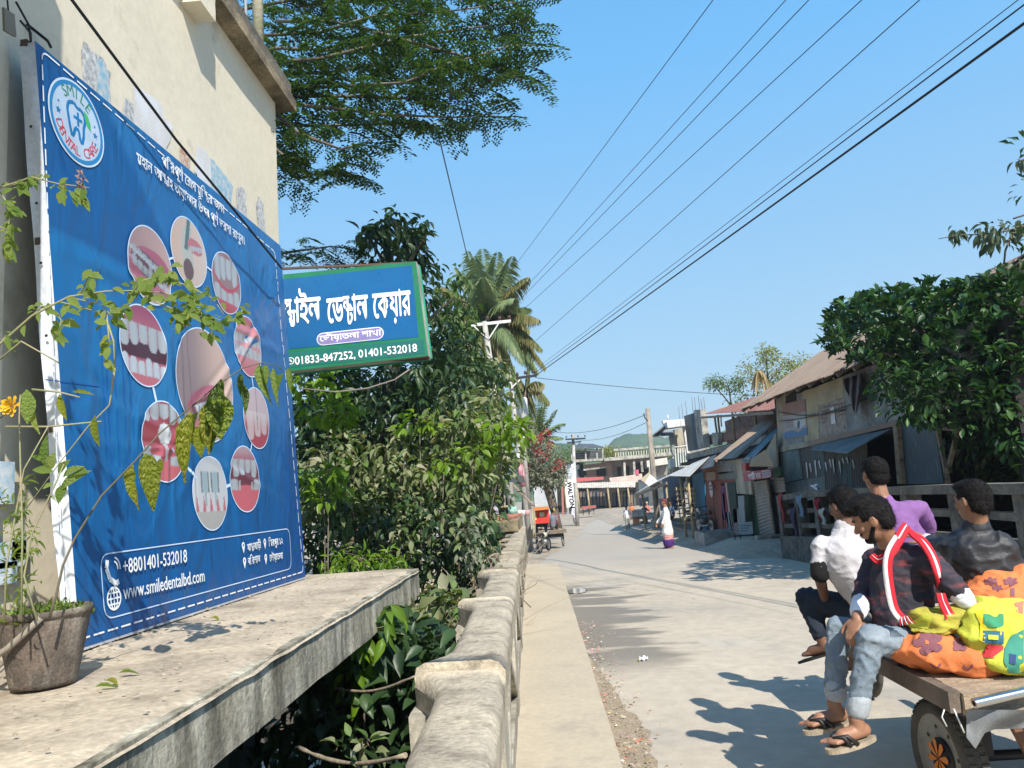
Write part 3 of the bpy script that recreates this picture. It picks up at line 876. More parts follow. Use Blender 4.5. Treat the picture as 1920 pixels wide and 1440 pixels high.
for(a,b)in((0,1),(1,2),(2,5),(3,7),(5,6),(7,8),(8,9),(9,6)):
 strip([(PIC[a][0],PIC[a][1]),(PIC[b][0],PIC[b][1])],.022 if b>6 else .014,M_LINE,'link_line',lift=.0045)
for p in PIC:picture(*p)
def blet(s,p0,p1,h,m=M_WHITE,offset=.012):return lettering(s,B(*p0),B(*p1),h,BN,m,bb,offset=offset,conf=conf(.009))
blet('+8801401-532018',(228,1076),(347,1054),.078,offset=.007)
blet('www.smiledentalbd.com',(228,1124),(380,1090),.078,offset=.008)
blet('িপরপূণ^ েরাগ মুি[কত]র জন<য>'.replace('িপরপূণ^','পিরপূণ^'),(300,310),(418,402),.075,offset=.006)
blet("মহান আ[লল]াহ তায়া'লার উপর পূণ^ ভরসা রাখুন।",(252,305),(455,460),.075,offset=.006)
blet('যা[তর]াবাড়ী',(461,1034),(486,1028),.055);blet('িমরপুর ১২',(501,1025),(527,1020),.055)
blet('বিরশাল',(462,1060),(485,1054),.055);blet('েভৗয়াতলা',(503,1053),(527,1048),.055)
for(px,py)in((455,1026),(495,1019),(457,1055),(497,1048)):
 c=B(px,py);g=conf(.0055);mb=MB();r_=.024
 vs=[g(c+E1*r_*cos(t)+E2*(r_*sin(t)+.012))for t in[radians(-30+240*k/14)for k in range(15)]]+[g(c-E2*.045)]
 mb.add(vs,[tuple(range(16))]);o=mb.build('map_pin',M_WHITE,bb)
 disc_on(0,0,.009,flat('deep_blue_print',(.01,.09,.36),.45),'pin_hole',.0065,c0=c+E2*.014,n_=10)
c=B(212,1071);strip([c+E1*x+E2*y for x,y in((-.045,.06),(-.055,.02),(-.03,-.035),(.02,-.065),(.045,-.055))],.028,M_WHITE,'telephone_mark',lift=.0055)
for r_ in(.04,.06):
 strip([c+E1*(.0+r_*cos(t))+E2*(.01+r_*sin(t))for t in[radians(-5+80*k/6)for k in range(7)]],.009,M_WHITE,'telephone_mark',lift=.0055)
c=B(213,1122);disc_on(0,0,.06,M_WHITE,'globe_mark',.0055,.05,c0=c)
for k in(-.028,0,.028):
 strip([c+E1*(k*cos(t)*1)+E2*.055*sin(t)for t in[radians(-90+180*q/8)for q in range(9)]],.008,M_WHITE,'globe_mark',lift=.0055)
 strip([c-E1*.05+E2*k,c+E1*.05+E2*k],.008,M_WHITE,'globe_mark',lift=.0055)
c=B(144,231);R_=(B(138,154)-B(150,310)).length/2
disc_on(0,0,R_,flat('emblem_rim',(.55,.64,.74),.45),'emblem',.005,c0=c);disc_on(0,0,R_*.95,flat('emblem_ring',(.02,.2,.45),.45),'emblem',.006,R_*.86,c0=c)
disc_on(0,0,R_*.85,flat('emblem_ground',(.42,.53,.66),.45),'emblem',.0058,c0=c)
def arc_text(s,r_,a0,a1,h,m,inward=False):
 n_=len(s);g=conf(.0068);mb=MB()
 for i,ch in enumerate(s):
  if ch==' ':continue
  a=radians(a0+(a1-a0)*(i+.5)/n_)
  v,f=text_mesh(ch,.0);wd_=adv(ch)
  rd=E1*cos(a)+E2*sin(a);tn=(E1*sin(a)-E2*cos(a))*(-1 if inward else 1)
  up_=-rd if inward else rd
  mb.add([g(c+rd*r_+tn*(q.x-wd_/2)*h/.72+up_*q.y*h/.72)for q in v],f)
 mb.build('lettering',m,bb)
arc_text('SMILE',R_*.60,135,45,.062,flat('emblem_green',(.03,.22,.12),.5))
arc_text('DENTAL CARE',R_*.80,200,340,.055,flat('emblem_red',(.5,.04,.05),.5),inward=True)
tooth=[(-.22,.42),(-.1,.46),(.02,.38),(.16,.40),(.28,.30),(.30,.14),(.24,-.02),(.22,-.25),(.16,-.44),(.09,-.40),(.06,-.2),(0,-.12),(-.08,-.18),(-.14,-.34),(-.2,-.40),(-.26,-.2),(-.3,0),(-.34,.2),(-.3,.36)]
M_EMB=flat('emblem_blue',(.01,.16,.40),.45)
strip([c+E1*x*R_+E2*y*R_ for x,y in tooth],.02,M_EMB,'tooth_outline',True,lift=.0068)
strip([c+E1*(-.12)*R_+E2*.12*R_,c+E1*.2*R_+E2*.12*R_],.018,M_EMB,'plus_mark',lift=.0068);strip([c+E1*.04*R_+E2*.28*R_,c+E1*.04*R_-E2*.06*R_],.018,M_EMB,'plus_mark',lift=.007)
mb=MB();g=conf(.0072);mb.add([g(c+E1*x*R_+E2*y*R_)for x,y in((.26,.44),(.40,.38),(.50,.2),(.50,.02),(.36,.12),(.28,.28))],[(0,1,2,3,4,5)]);mb.build('leaf_mark',flat('emblem_leaf',(.06,.4,.12),.45),bb)
for sgn in(-1,1):
 for k,dy in enumerate((.16,0,-.16)):
  q=c+E1*sgn*R_*(.66 if dy==0 else .65)+E2*dy*R_*1.4;g=conf(.0068);rr=.022 if dy==0 else .010
  MB().add([g(q+(E1*cos(t)+E2*sin(t))*(rr if k2%2==0 else rr*.45))for k2,t in enumerate([pi/2+pi*z/5 for z in range(10)])],[tuple(range(10))]).build('star',M_EMB,bb)
M_FAINT=flat('printed_faint_blue',(.008,.10,.36),.4)
for(px,y0,y1)in((187,590,860),(198,640,870),(212,640,875),(228,650,870),(243,700,870)):
 strip([(px,y0),(px+(y1-y0)*.05,y1)],.010,M_FAINT,'faint_line',lift=.002)
strip([(84,712),(187,724)],.006,M_FAINT,'faint_line',lift=.003)
for t_ in(.08,.3,.5,.62,.72,.85):
 q=BL.lerp(TL,t_)-BN*.04+Vector((0,-.02,0));MB().disc(q,.008,(0,-1,0),8).build('nail',M_BLACKW,bb)
mb=MB();a=TL-BN*.02;
for d_ in(Vector((-.06,-.03,.2)),Vector((-.1,.06,.16))):mb.tube([a,a+d_*.4+Vector((0,.03,.02)),a+d_],.006,6)
q=PX(50,45,WX+.01);mb.tube([q,q+Vector((.05,.1,-.04)),PX(95,88,WX+.12)],.008,6)
mb.build('tie_wire',M_BLACKW,bb)
t=thing('black_cable','black cable slanting down across the cream wall to the shop sign','cable',(-2.2,5,4))
mb=MB();P_=[PX(95,-60,-2.33),PX(135,0,-2.30),PX(330,262,-2.22),PX(440,395,-2.15),PX(528,503,-2.12)]
mb.tube(P_,.009,8);mb.build('cable',M_BLACKW,t)
t=thing('metal_tag','small grey metal plate hanging on a wire at the top left of the cream wall','plate',tuple(PX(17,45,-2.3)))
q=PX(17,45,-2.35);mb=MB();mb.hexa([q+Vector((0,-.04,-.06)),q+Vector((.012,-.04,-.06)),q+Vector((.012,.035,-.045)),q+Vector((0,.035,-.045))],[q+Vector((0,-.05,.05)),q+Vector((.012,-.05,.05)),q+Vector((.012,.02,.06)),q+Vector((0,.02,.06))]);mb.build('plate',flat('dull_tin',(.22,.19,.14),.6),t)
mb=MB();mb.tube([q+Vector((.006,-.015,.055)),q+Vector((0,-.03,.2)),q+Vector((-.05,-.03,.5))],.004,6);mb.build('wire',M_BLACKW,t)
# == projecting sign
sg=thing('sign_box','blue projecting sign box with green border and white Bengali lettering at the wall corner','sign',(-1.8,7.1,3.5))
SY=7.3;st_=PY(531,515,SY);s_tr=PY(780,490,SY);s_bl=PY(541,696,SY);s_br=PY(803,667,SY)
yv=Vector((0,.17,0))
mb=MB();mb.hexa([s_bl,s_br,s_br+yv,s_bl+yv],[st_,s_tr,s_tr+yv,st_+yv]);
M_SGR=mat('sign_green',(.01,.17,.085),(.01,.14,.07),scale=4,rough=.4,fine=.05)
mb.build('box',mat('sign_side_white',(.5,.5,.46),(.35,.33,.28),scale=9,rough=.7,stain=(.2,.16,.12),samt=.5),sg)
SN=Vector((0,-1,0))
def G(px,py,lift=0):return PY(px,py,SY)+SN*lift
def gpoly(pts,m,name,lift):return MB().add([G(*p,lift)for p in pts],[tuple(range(len(pts)))]).build(name,m,sg)
gpoly([(531,515),(541,696),(803,667),(780,490)][::1],M_SGR,'green_border',.004)
gpoly([(531,524),(538,655),(785,632),(772,498)],mat('sign_blue',(.008,.11,.29),(.008,.09,.25),scale=2,rough=.3,fine=.03),'blue_field',.007)
gpoly([(538,662),(541,690),(797,663),(794,636)],mat('sign_teal',(.015,.14,.12),(.015,.12,.11),scale=3,rough=.35,fine=.03),'number_band',.007)
c0,c1=(606,636),(708,625)
a_,b_=G(*c0),G(*c1);dx=(b_-a_).normalized();dz=Vector((0,0,1));r_=.058
def pill(r_,m,lift):
 pts=[a_+SN*lift-dx*r_*cos(t)*1+dz*r_*sin(t)for t in[radians(90-180*k/10)*-1 for k in range(11)]]+[b_+SN*lift+dx*r_*cos(t)+dz*r_*sin(t)for t in[radians(90-180*k/10)for k in range(11)]]
 MB().add(pts,[tuple(range(len(pts)))]).build('name_pill',m,sg)
pill(.062,M_WHITE,.009);pill(.054,flat('violet_print',(.22,.19,.42),.4),.0115)
lettering('েভৗয়াতলা শাখা',G(600,641),G(716,629),.062,SN,M_WHITE,sg,lift=.014,offset=.02)
def tall(s,p0,p1,h):
 vs,fs=bold(layout(s),.05,.022);x0=min(v.x for v in vs);x1=max(v.x for v in vs)
 a=G(*p0);b=G(*p1);e=b-a;up=Vector((0,0,1))
 mb=MB();mb.add([a+e*((v.x-x0)/(x1-x0))+up*(v.y/.74*h)+SN*(.012+v.z*2)for v in vs],fs);mb.build('lettering',M_WHITE,sg)
tall('[সম]াইল',(533,607),(603,600),.27);tall('েড[নট]াল',(614,606),(692,598),.28);tall('েকয়ার',(700,597),(772,590),.28)
lettering('01833-847252,',G(554,684),G(667,672),.078,SN,M_WHITE,sg,lift=.012,offset=.02);lettering('01401-532018',G(673,671),G(783,659),.078,SN,M_WHITE,sg,lift=.012,offset=.02)
cc=G(546,677);mb=MB();mb.lathe([(.028,.011),(.035,.011)],cc,SN,20);mb.bar(cc+SN*.011+Vector((-.012,0,.012)),cc+SN*.011+Vector((.012,0,-.012)),.012,.002,(0,1,0));mb.build('telephone_mark',M_SGR if 0 else M_WHITE,sg)
mb=MB();rx=Vector((.03,0,0))
for(a,b)in((st_,s_tr),(s_tr,s_br),(s_br,s_bl)):mb.bar(a+yv,b+yv,.03,.03)
mb.build('rim',flat('green_rim',(.02,.25,.14),.6),sg)
mb=MB();mb.bar(s_bl+yv*.5+Vector((-.2,0,.1)),s_br+yv*.5+Vector((0,0,-.012)),.04,.03);mb.bar(st_+yv*.5+Vector((-.3,0,.1)),s_tr+yv*.5+Vector((0,0,.01)),.03,.02)
mb.build('bracket',flat('rusty_angle_iron',(.09,.06,.045)),sg)
mb=MB();mb.tube([PY(772,690,SY+.1),PY(740,712,SY+.1),PY(690,728,SY+.1),PY(630,735,SY+.1),PY(560,728,SY+.1)],.008,6);mb.build('dangling_wire',flat('grey_wire',(.2,.18,.16)),sg)
# == materials
M_TINR=mat('rusted_tin_roof',(.34,.235,.16),(.25,.18,.135),scale=1.2,rough=.65,metal=.1,bump=.15,stain=(.33,.27,.22),sscale=2,samt=.6,stretch=(1,3,.5))
M_TINB=mat('blue_grey_tin',(.13,.18,.20),(.09,.125,.14),scale=1.5,rough=.6,stain=(.25,.27,.26),sscale=2,samt=.5,stretch=(2,2,.3))
M_TIND=mat('dark_tin',(.07,.09,.10),(.045,.05,.055),scale=2,rough=.6,stain=(.14,.11,.09),samt=.6)
M_TINW=mat('pale_tin',(.60,.56,.49),(.44,.41,.36),scale=2,rough=.5,stain=(.33,.3,.27),samt=.35)
M_OLDW=mat('old_limewash',(.42,.37,.27),(.34,.31,.25),scale=2,rough=.95,bump=.2,stain=(.14,.13,.11),sscale=2,samt=.7,stretch=(1,1,.4))
M_GREYW=mat('grey_render',(.30,.31,.30),(.22,.23,.23),scale=2,rough=.95,bump=.2,stain=(.10,.10,.09),sscale=2.5,samt=.7)
M_BRICK=mat('raw_brick',(.24,.12,.085),(.16,.085,.065),scale=6,rough=1,bump=.4,stain=(.3,.27,.23),sscale=5,samt=.5)
M_RAILC=mat('mossy_rail_concrete',(.20,.185,.16),(.12,.115,.10),scale=3,rough=.95,bump=.5,bscale=40,stain=(.05,.05,.045),sscale=4,samt=.8,fine=.25)
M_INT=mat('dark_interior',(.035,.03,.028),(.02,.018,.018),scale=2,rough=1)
M_CONC=mat('weathered_concrete',(.40,.38,.33),(.28,.27,.24),scale=2,rough=.95,bump=.3,stain=(.12,.11,.10),sscale=2,samt=.7)
M_PWHITE=mat('painted_white',(.66,.66,.64),(.55,.55,.54),scale=2,rough=.7,stain=(.35,.34,.31),samt=.4)
M_BAMB=mat('bamboo',(.40,.32,.18),(.28,.22,.12),scale=5,rough=.7,stain=(.12,.1,.07),samt=.5)
M_STEEL=flat('dark_steel',(.04,.04,.045),.5,.6)
def fac(name,pts,X_,th,m,parent,**k):
 """a piece on the facade plane at x = X_, standing th proud of it"""
 a=[PX(px,py,X_)for px,py in pts]
 n_=len(a);d=Vector((-th,0,0));mb=MB()
 mb.add([p+d for p in a]+a,[tuple(range(n_)),tuple(range(2*n_-1,n_-1,-1))]+[(i,n_+i,n_+(i+1)%n_,(i+1)%n_)for i in range(n_)])
 return mb.build(name,m,parent,**k)
def fro(name,pts,Y_,th,m,parent,**k):
 """the same on a wall facing the camera at y = Y_"""
 a=[PY(px,py,Y_)for px,py in pts]
 n_=len(a);d=Vector((0,-th,0));mb=MB()
 mb.add([p+d for p in a]+a,[tuple(range(n_)),tuple(range(2*n_-1,n_-1,-1))]+[(i,n_+i,n_+(i+1)%n_,(i+1)%n_)for i in range(n_)])
 return mb.build(name,m,parent,**k)
def R4(x0,y0,x1,y1,dy=0):
 return[(x0,y0),(x0,y1),(x1,y1+dy),(x1,y0+dy)]
# == right parapet of the bridge: posts and three rails on a kerb
rp=thing('bridge_railing','dark mossy concrete post and rail railing on the right side of the bridge','railing',(5.7,10,0))
RX=5.62
rail_pts=[(RX+.9,2.0,.14),(RX+.45,4.6,.14),(RX+.1,7.2,.14),(RX,9.62,.12),(RX,11.15,.12),(RX,12.65,.10),(RX,14.1,.08),(RX,15.5,.06),(RX,16.8,.03),(RX,18.1,-.02),(RX,19.45,-.10)]
for k,(x,y,z)in enumerate(rail_pts):
 mb=MB();mb.box(x-.02,x+.22,y-.11,y+.11,z+.2,z+1.2);obj('post',rough_mesh(mb.mesh('post',M_RAILC),.01,6,3,k),rp)
def tri(a,b,z0,z1,x0,x1,nm,cut):
 mb=MB();mb.hexa([(a[0]+x0,a[1],a[2]+z0),(a[0]+x1,a[1],a[2]+z0),(b[0]+x1,b[1],b[2]+z0),(b[0]+x0,b[1],b[2]+z0)],[(a[0]+x0,a[1],a[2]+z1),(a[0]+x1,a[1],a[2]+z1),(b[0]+x1,b[1],b[2]+z1),(b[0]+x0,b[1],b[2]+z1)])
 return obj(nm,rough_mesh(mb.mesh(nm,M_RAILC),.009,5,cut,a[1]),rp)
for a,b in zip(rail_pts,rail_pts[1:]):
 tri(a,b,1.19,1.32,-.06,.26,'top_rail',3);tri(a,b,.86,.96,.02,.17,'rail',2);tri(a,b,.53,.63,.02,.17,'rail',2);tri(a,b,-.3,.34,-.08,.26,'kerb',3)
for(nm,lab,px,py,c,sx,sz)in(('cloth','red and white cloth hung over the railing beside the roller shutter',1468,952,(.4,.06,.06),.12,.34),('cloth','dark red cloth bundle hung on the railing near the white shirt man',1537,953,(.25,.02,.03),.16,.2),('rag','dark blue and pink rag hanging from the lower rail',1492,985,(.06,.05,.09),.17,.4),('bag','pale plastic bag resting in the railing opening',1545,968,(.45,.46,.44),.16,.16),('cloth','white cloth lying on the top rail left of the purple shirt',1530,913,(.6,.62,.66),.22,.05),('cloth','pale blue cloth hung between two railing posts',1503,948,(.16,.24,.32),.22,.24)):
 q=PX(px,py,RX-.03);mb=MB();mb.smooth=True;vs=[]
 for i in range(9):
  for j in range(7):
   vs.append((q.x-.02-.04*sin(i*1.3+j*.4)-.03*sin(j*1.1),q.y+(i/8-.5)*2*sx*(1-.3*j/6),q.z+(.5-j/6)*2*sz+.02*sin(i*2)))
 mb.add(vs,[(i*7+j,i*7+j+1,i*7+j+8,i*7+j+7)for i in range(8)for j in range(6)])
 tag(mb.build(nm,flat('%s_%d'%(nm,px),c,.9)),lab,'cloth' if nm!='bag' else 'bag')
# == house A
AX=6.9
ha=thing('tin_roof_house','two storey house with rusty corrugated roof and faded posters behind the right railing','house',(8,18,0))
E0=PX(1387,768,6.35);R0=PY(1537,661,E0 .y);E1=Vector((6.35,14.2,3.82));R1=Vector((R0 .x,14.2,R0 .z-.1))
NS=17
for k in range(NS):
 a=E0 .lerp(E1,k/NS);b=E0 .lerp(E1,(k+1.06)/NS);c=R0 .lerp(R1,(k+1.06)/NS);d=R0 .lerp(R1,k/NS)
 off=Vector((0,0,.012*(k%2)+.02*noise.noise(Vector((k,0,0)))))
 j=Vector((-.05*random.random(),0,-.03*random.random()))
 MB().corr(a+off+j,b+off+j,c+off,d+off,7,.018).build('roof_sheet',M_TINR,ha)
mb=MB();bk=Vector((5.5,0,-3.0));mb.quad(R0,R1,R1+bk,R0+bk);mb.build('back_roof',M_TINR,ha)
for k in range(12):
 a=E0 .lerp(E1,(k+.3)/12)-Vector((0,0,.08));b=R0 .lerp(R1,(k+.3)/12)-Vector((0,0,.08));MB().bar(a,b,.06,.09).build('rafter',M_WOOD,ha)
mb=MB();mb.add([(AX,23.0,3.9),(2*R0 .x-AX,23.0,3.9),(R0 .x,23.0,R0 .z-.1),(AX+.02,22.9,3.9),(2*R0 .x-AX,22.9,3.9),(R0 .x,22.9,R0 .z-.1)],[(0,1,2),(5,4,3)]);mb.build('gable',M_OLDW,ha)
mb=MB();mb.box(AX+.12,11.6,12,23.1,-1,3.9)
def house_shell():
 mb=MB()
 mb.box(11.4,11.6,11.6,23.1,-1,4.0);mb.box(AX,11.6,23.0,23.15,-1,4.1);mb.box(AX,11.6,11.5,11.65,-1,4.1);mb.box(AX,11.6,11.6,23.1,-1,.0);mb.box(AX+.1,11.6,11.6,23.1,2.42,2.5)
 mb.build('shell',M_INT,ha)
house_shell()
ub=2.55
def yb(px):return PX(px,840,AX).y
fac('wall_board',[(1458,742),(1462,838),(1478,836),(1475,738)],AX,.05,M_OLDW,ha)
fac('wall_board',[(1475,770),(1478,836),(1512,829),(1509,735),(1497,738),(1498,765)],AX,.05,M_GREYW,ha)
fac('wall_board',[(1509,733),(1512,829),(1540,823),(1536,725)],AX,.05,mat('cream_board',(.42,.36,.24),(.36,.31,.2),scale=2,stain=(.2,.18,.14),samt=.5),ha,label='cream board left of the faded writing')
fac('wall_board',[(1536,724),(1537,760),(1586,745),(1583,706)],AX,.05,mat('cream_board',(.42,.36,.24)),ha)
fac('wall_board',[(1537,759),(1540,823),(1592,812),(1586,746)],AX,.04,mat('smudged_board',(.36,.33,.28),(.28,.22,.19),scale=9,rough=.9,stain=(.13,.10,.09),sscale=8,samt=.6),ha,label='board with faded brown writing')
fac('wall_board',[(1583,705),(1592,812),(1700,786),(1695,665)],AX,.045,M_GREYW,ha)
fac('wall_board',[(1697,664),(1702,786),(1840,752),(1836,600)],AX,.045,M_OLDW,ha)
fac('window',[(1475,740),(1477,770),(1498,765),(1496,734)],AX,.02,M_INT,ha)
fac('belt_board',[(1462,839),(1463,849),(1525,836),(1524,826)],AX,.09,M_OLDW,ha);fac('belt_board',[(1525,826),(1526,836),(1690,797),(1688,788)],AX,.09,mat('orange_belt',(.30,.19,.13),(.22,.17,.14),scale=5),ha)
fac('tin_panel',[(1466,849),(1472,905),(1507,898),(1501,842)],AX,.06,mat('green_grey_panel',(.22,.28,.26),(.17,.21,.2),scale=2,stain=(.1,.11,.1),samt=.5),ha,label='flat green grey panel')
fac('tin_panel',[(1474,905),(1478,945),(1552,932),(1549,893)],AX,.05,M_TINB,ha)
a=[PX(1503,838,AX),PX(1627,812,AX),PX(1630,915,AX),PX(1509,935,AX)]
for k in range(5):
 t0,t1=k/5,(k+1.03)/5
 MB().corr(a[0].lerp(a[1],t0)-Vector((.03+.01*(k%2),0,0)),a[0].lerp(a[1],t1)-Vector((.03+.01*(k%2),0,0)),a[3].lerp(a[2],t1)-Vector((.03,0,0)),a[3].lerp(a[2],t0)-Vector((.03,0,0)),6,.02).build('corrugated_sheet',mat('corr_%d'%(k%2),[(.10,.10,.10),(.09,.14,.15)][k%2],scale=2,rough=.6,stain=(.05,.05,.05),samt=.6,stretch=(1,3,.3)),ha)
for k in range(11):
 px=1512+k*8.5+random.uniform(-3,3);y0=868+3*sin(k*2)-k*.8;ln=random.uniform(14,34)*(1 if k<8 else .6)
 fac('lime_dribble',[(px-1.5,y0),(px-1+1.5,y0+ln*.5),(px+.5+2,y0+ln),(px+3.5,y0+ln*.8),(px+2.5,y0+ln*.4),(px+1.2,y0-2)],AX-.068,.004,flat('lime',(.5,.53,.54),.9),ha)
A_=[PX(1521,842,AX-.05),PX(1668,806,AX-.05),PX(1588,850,AX-1.0),PX(1520,841,AX-.55)]
mb=MB();w0,w1=PX(1524,836,AX-.08),PX(1672,803,AX-.08);o0=PX(1522,842,AX-.35);o1=PX(1588,849,AX-1.1);mb.slab(w0,o0,o1,w1,(0,0,1),.015);mb.build('tin_flap',M_TINB,ha)
fac('door_post',[(1681,792),(1690,907),(1699,907),(1689,789)],AX-.1,.08,M_WOOD,ha)
fac('door_leaf',[(1690,790),(1699,908),(1773,906),(1758,808)],AX-.05,.04,mat('blue_tin_door',(.06,.10,.13),(.045,.07,.09),scale=3,rough=.6,stain=(.2,.22,.23),sscale=6,samt=.2,stretch=(1,2,.3)),ha)
for(p,q)in(((1758,806),(1778,906)),((1797,805),(1774,892)),((1745,800),(1798,806))):
 MB().bar(PX(*p,AX-.14),PX(*q,AX-.14),.06,.06).build('strut',M_WOOD,ha)
po=fac('poster',[(1466,759),(1471,824),(1515,816),(1509,748)],AX-.055,.012,mat('faded_poster',(.36,.33,.32),(.32,.27,.26),scale=3,rough=.7,stain=(.36,.2,.16),sscale=1.2,samt=.35),ha)
fac('poster_top',[(1466,759),(1468,781),(1511,772),(1509,749)],AX-.0675,.002,mat('poster_pink',(.33,.17,.13),(.27,.17,.15),scale=3),ha)
fac('poster_wave',[(1470,813),(1471,823),(1514,815),(1513,802),(1506,803),(1497,810),(1485,807),(1476,809)],AX-.0675,.003,flat('poster_blue',(.07,.18,.33)),ha)
fac('poster_picture',[(1488,784),(1490,801),(1500,803),(1511,795),(1509,781)],AX-.0675,.002,flat('poster_pale',(.46,.48,.5)),ha)
fac('poster_jug',[(1495,791),(1495,802),(1499,803),(1500,792),(1498,789)],AX-.070,.002,flat('poster_jug',(.07,.08,.09)),ha)
for k in range(4):fac('poster_line',[(1474,789+4*k),(1474,790.5+4*k),(1486,788.5+4*k),(1486,787+4*k)],AX-.0675,.002,flat('poster_script',(.15,.14,.2)),ha)
fac('paper_scrap',[(1557,765),(1559,795),(1567,794),(1564,763)],AX-.055,.004,M_PWHITE,ha)
random.seed(3)
for k in range(46):
 r_=k//11;x=1541+(k%11)*4.1;y=762+r_*7-(x-1541)*.22
 if 1553<x<1570 and r_>0:continue
 fac('faded_letter',[(x,y),(x+.3,y+4.2),(x+random.uniform(1,2.6),y+4),(x+2.8,y+random.uniform(-.2,1.4))],AX-.046,.002,flat('brown_script',(.17,.09,.08)),ha)
q0=PX(1583,712,AX-.22);q1=PX(1616,700,AX-.22);mb=MB();mb.smooth=True;vs=[]
for i in range(15):
 for j in range(15):
  s_,t_=i/14,j/14;px=1580+36*s_;
  bot=778-50*abs(s_-.68)**1.3*1.2
  py=(711-11*s_)*(1-t_)+bot*t_;px2=px+(1603-px)*.55*t_**2
  v=PX(px2,py,AX-.2-.07*sin(s_*16+t_*2)*(1-.3*t_)-.08*sin(t_*pi));vs.append(v)
mb.add(vs,[(i*15+j,i*15+j+1,i*15+j+16,i*15+j+15)for i in range(14)for j in range(14)])
tag(mb.build('hanging_cloth',mat('dark_tarpaulin',(.07,.06,.07),(.14,.125,.13),scale=5,rough=.7)),'dark grey cloth bundle hanging under the rusty eave beside the faded writing','cloth')
for(p,q,sagz)in(((1458,772),(1585,768),.12),((1460,790),(1640,742),.1)):
 a,b=PX(*p,AX-.1),PX(*q,AX-.1);mb=MB();mb.tube([a.lerp(b,t)-Vector((0,0,sagz*sin(pi*t)))for t in[k/8 for k in range(9)]],.012,6);mb.build('wire',M_BLACKW,ha)
# == lean-to shop B
hb=thing('lean_to_shop','small shop with sloping tin roof, orange flap and roller shutter beside the tin roof house','shop',(7,26,0))
BX=6.25
a,b,c,d=PX(1338,862,5.95),PX(1379,859,5.95),PX(1455,792,7.9),PX(1452,771,8.3)
for k in range(5):
 MB().corr(a.lerp(b,k/5),a.lerp(b,(k+1.05)/5),d.lerp(c,(k+1.05)/5),d.lerp(c,k/5),5,.02).build('roof_sheet',[M_TINR,M_TINR,M_TINR,mat('paler_rust',(.38,.31,.26),(.3,.24,.2),scale=2,rough=.6),M_TINR][k],hb)
mb=MB();mb.slab(b+Vector((.12,-.1,-.12)),b+Vector((.2,-1.1,-.12)),PX(1457,812,7.6),c+Vector((0,0,-.12)),(0,0,1),.02);mb.build('lower_flap',M_TINB,hb)
fac('beige_wall',[(1379,862),(1385,925),(1413,927),(1409,857)],BX,.06,M_OLDW,hb);fac('upper_wall',[(1338,866),(1341,890),(1382,885),(1379,862)],BX,.02,M_GREYW,hb)
fac('side_wall',[(1436,850),(1450,905),(1462,905),(1457,812)],AX-.2,.05,M_OLDW,hb)
o_=[PX(1407,862,BX-.05),PX(1435,843,BX-.02),PX(1451,874,BX-.7),PX(1405,874,BX-.6)]
mb=MB();mb.slab(o_[0],o_[3],o_[2],o_[1],(-.3,0,1),.012);mb.build('orange_flap',flat('orange_board',(.42,.2,.07),.7),hb)
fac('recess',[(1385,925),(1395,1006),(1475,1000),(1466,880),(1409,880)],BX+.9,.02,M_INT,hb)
fac('doorway_curtain',[(1395,928),(1404,1006),(1427,1008),(1414,926)],BX+.25,.02,mat('green_curtain',(.03,.10,.045),(.02,.06,.03),scale=6,stretch=(1,8,.3)),hb)
fac('pale_curtain',[(1385,930),(1388,996),(1399,985),(1396,929)],BX-.05,.03,mat('grey_curtain',(.3,.32,.33),(.2,.22,.23),scale=6),hb)
def shutter(a,b,c,d,n_,X_,nm='roller_shutter',lab=None):
 A1,B1,C1,D1=[PX(*p,X_)for p in(a,b,c,d)];mb=MB();mb.corr(A1,B1,C1,D1,n_,.015,per=4)
 return mb.build(nm,mat('shutter_grey',(.21,.20,.18),(.16,.15,.14),scale=1.5,rough=.55,stain=(.1,.08,.06),samt=.4),hb,label=lab)
shutter((1412,903),(1426,1012),(1453,1000),(1440,899),17,BX-.02);shutter((1442,899),(1446,926),(1473,922),(1470,894),5,BX+.1)
fac('shutter_post',[(1438,899),(1451,1001),(1454,1001),(1441,899)],BX-.04,.05,M_WOOD,hb)
fac('signboard',[(1398,886),(1401,902),(1450,895),(1447,879)],BX-.22,.10,flat('sign_dark_red',(.30,.03,.07),.5),hb)
fac('signboard_panel',[(1428,883),(1430,896),(1446.5,893.5),(1444.5,880.5)],BX-.323,.005,flat('sign_lilac',(.36,.34,.42),.5),hb)
lettering('শাড়ী ঘর',PX(1403,899,BX-.325),PX(1427,896,BX-.325),.16,(-1,0,0),M_PWHITE,hb,up=(0,0,1),offset=.03)
for k in range(3):fac('sign_stripe',[(1429,885.5+3.5*k),(1429,887+3.5*k),(1446,884.5+3.5*k),(1446,883+3.5*k)],BX-.329,.002,flat('sign_violet',(.12,.06,.22),.5),hb)
fac('red_lamp_box',[(1399,867),(1400,883),(1408,882),(1407,868)],BX-.15,.15,flat('lamp_red',(.3,.02,.02),.4),hb)
fac('green_board',[(1451,877),(1452,894),(1467,892),(1465,875)],BX+.1,.05,flat('leaf_green_board',(.03,.10,.04),.6),hb)
fac('step',[(1410,1010),(1411,1025),(1448,1018),(1446,1002)],BX-.05,.4,M_CONC,hb)
db=thing('concrete_trough','low grey concrete trough on the shaded forecourt, left of the advert stand','trough',tuple(PG(1362,1022)))
q=PG(1362,1026);z0=q.z
for(nm,x0,x1,y0,y1,h_)in(('side',-.75,-.65,-.3,1.1,.5),('side',.55,.65,-.3,1.1,.5),('front_side',-.75,.65,-.4,-.3,.52),('back_side',-.75,.65,1.1,1.2,.5)):
 mb=MB();mb.box(q.x+x0,q.x+x1,q.y+y0,q.y+y1,z0-.2,z0+h_);obj(nm,rough_mesh(mb.mesh(nm,M_GREYW),.01,6,2),db)
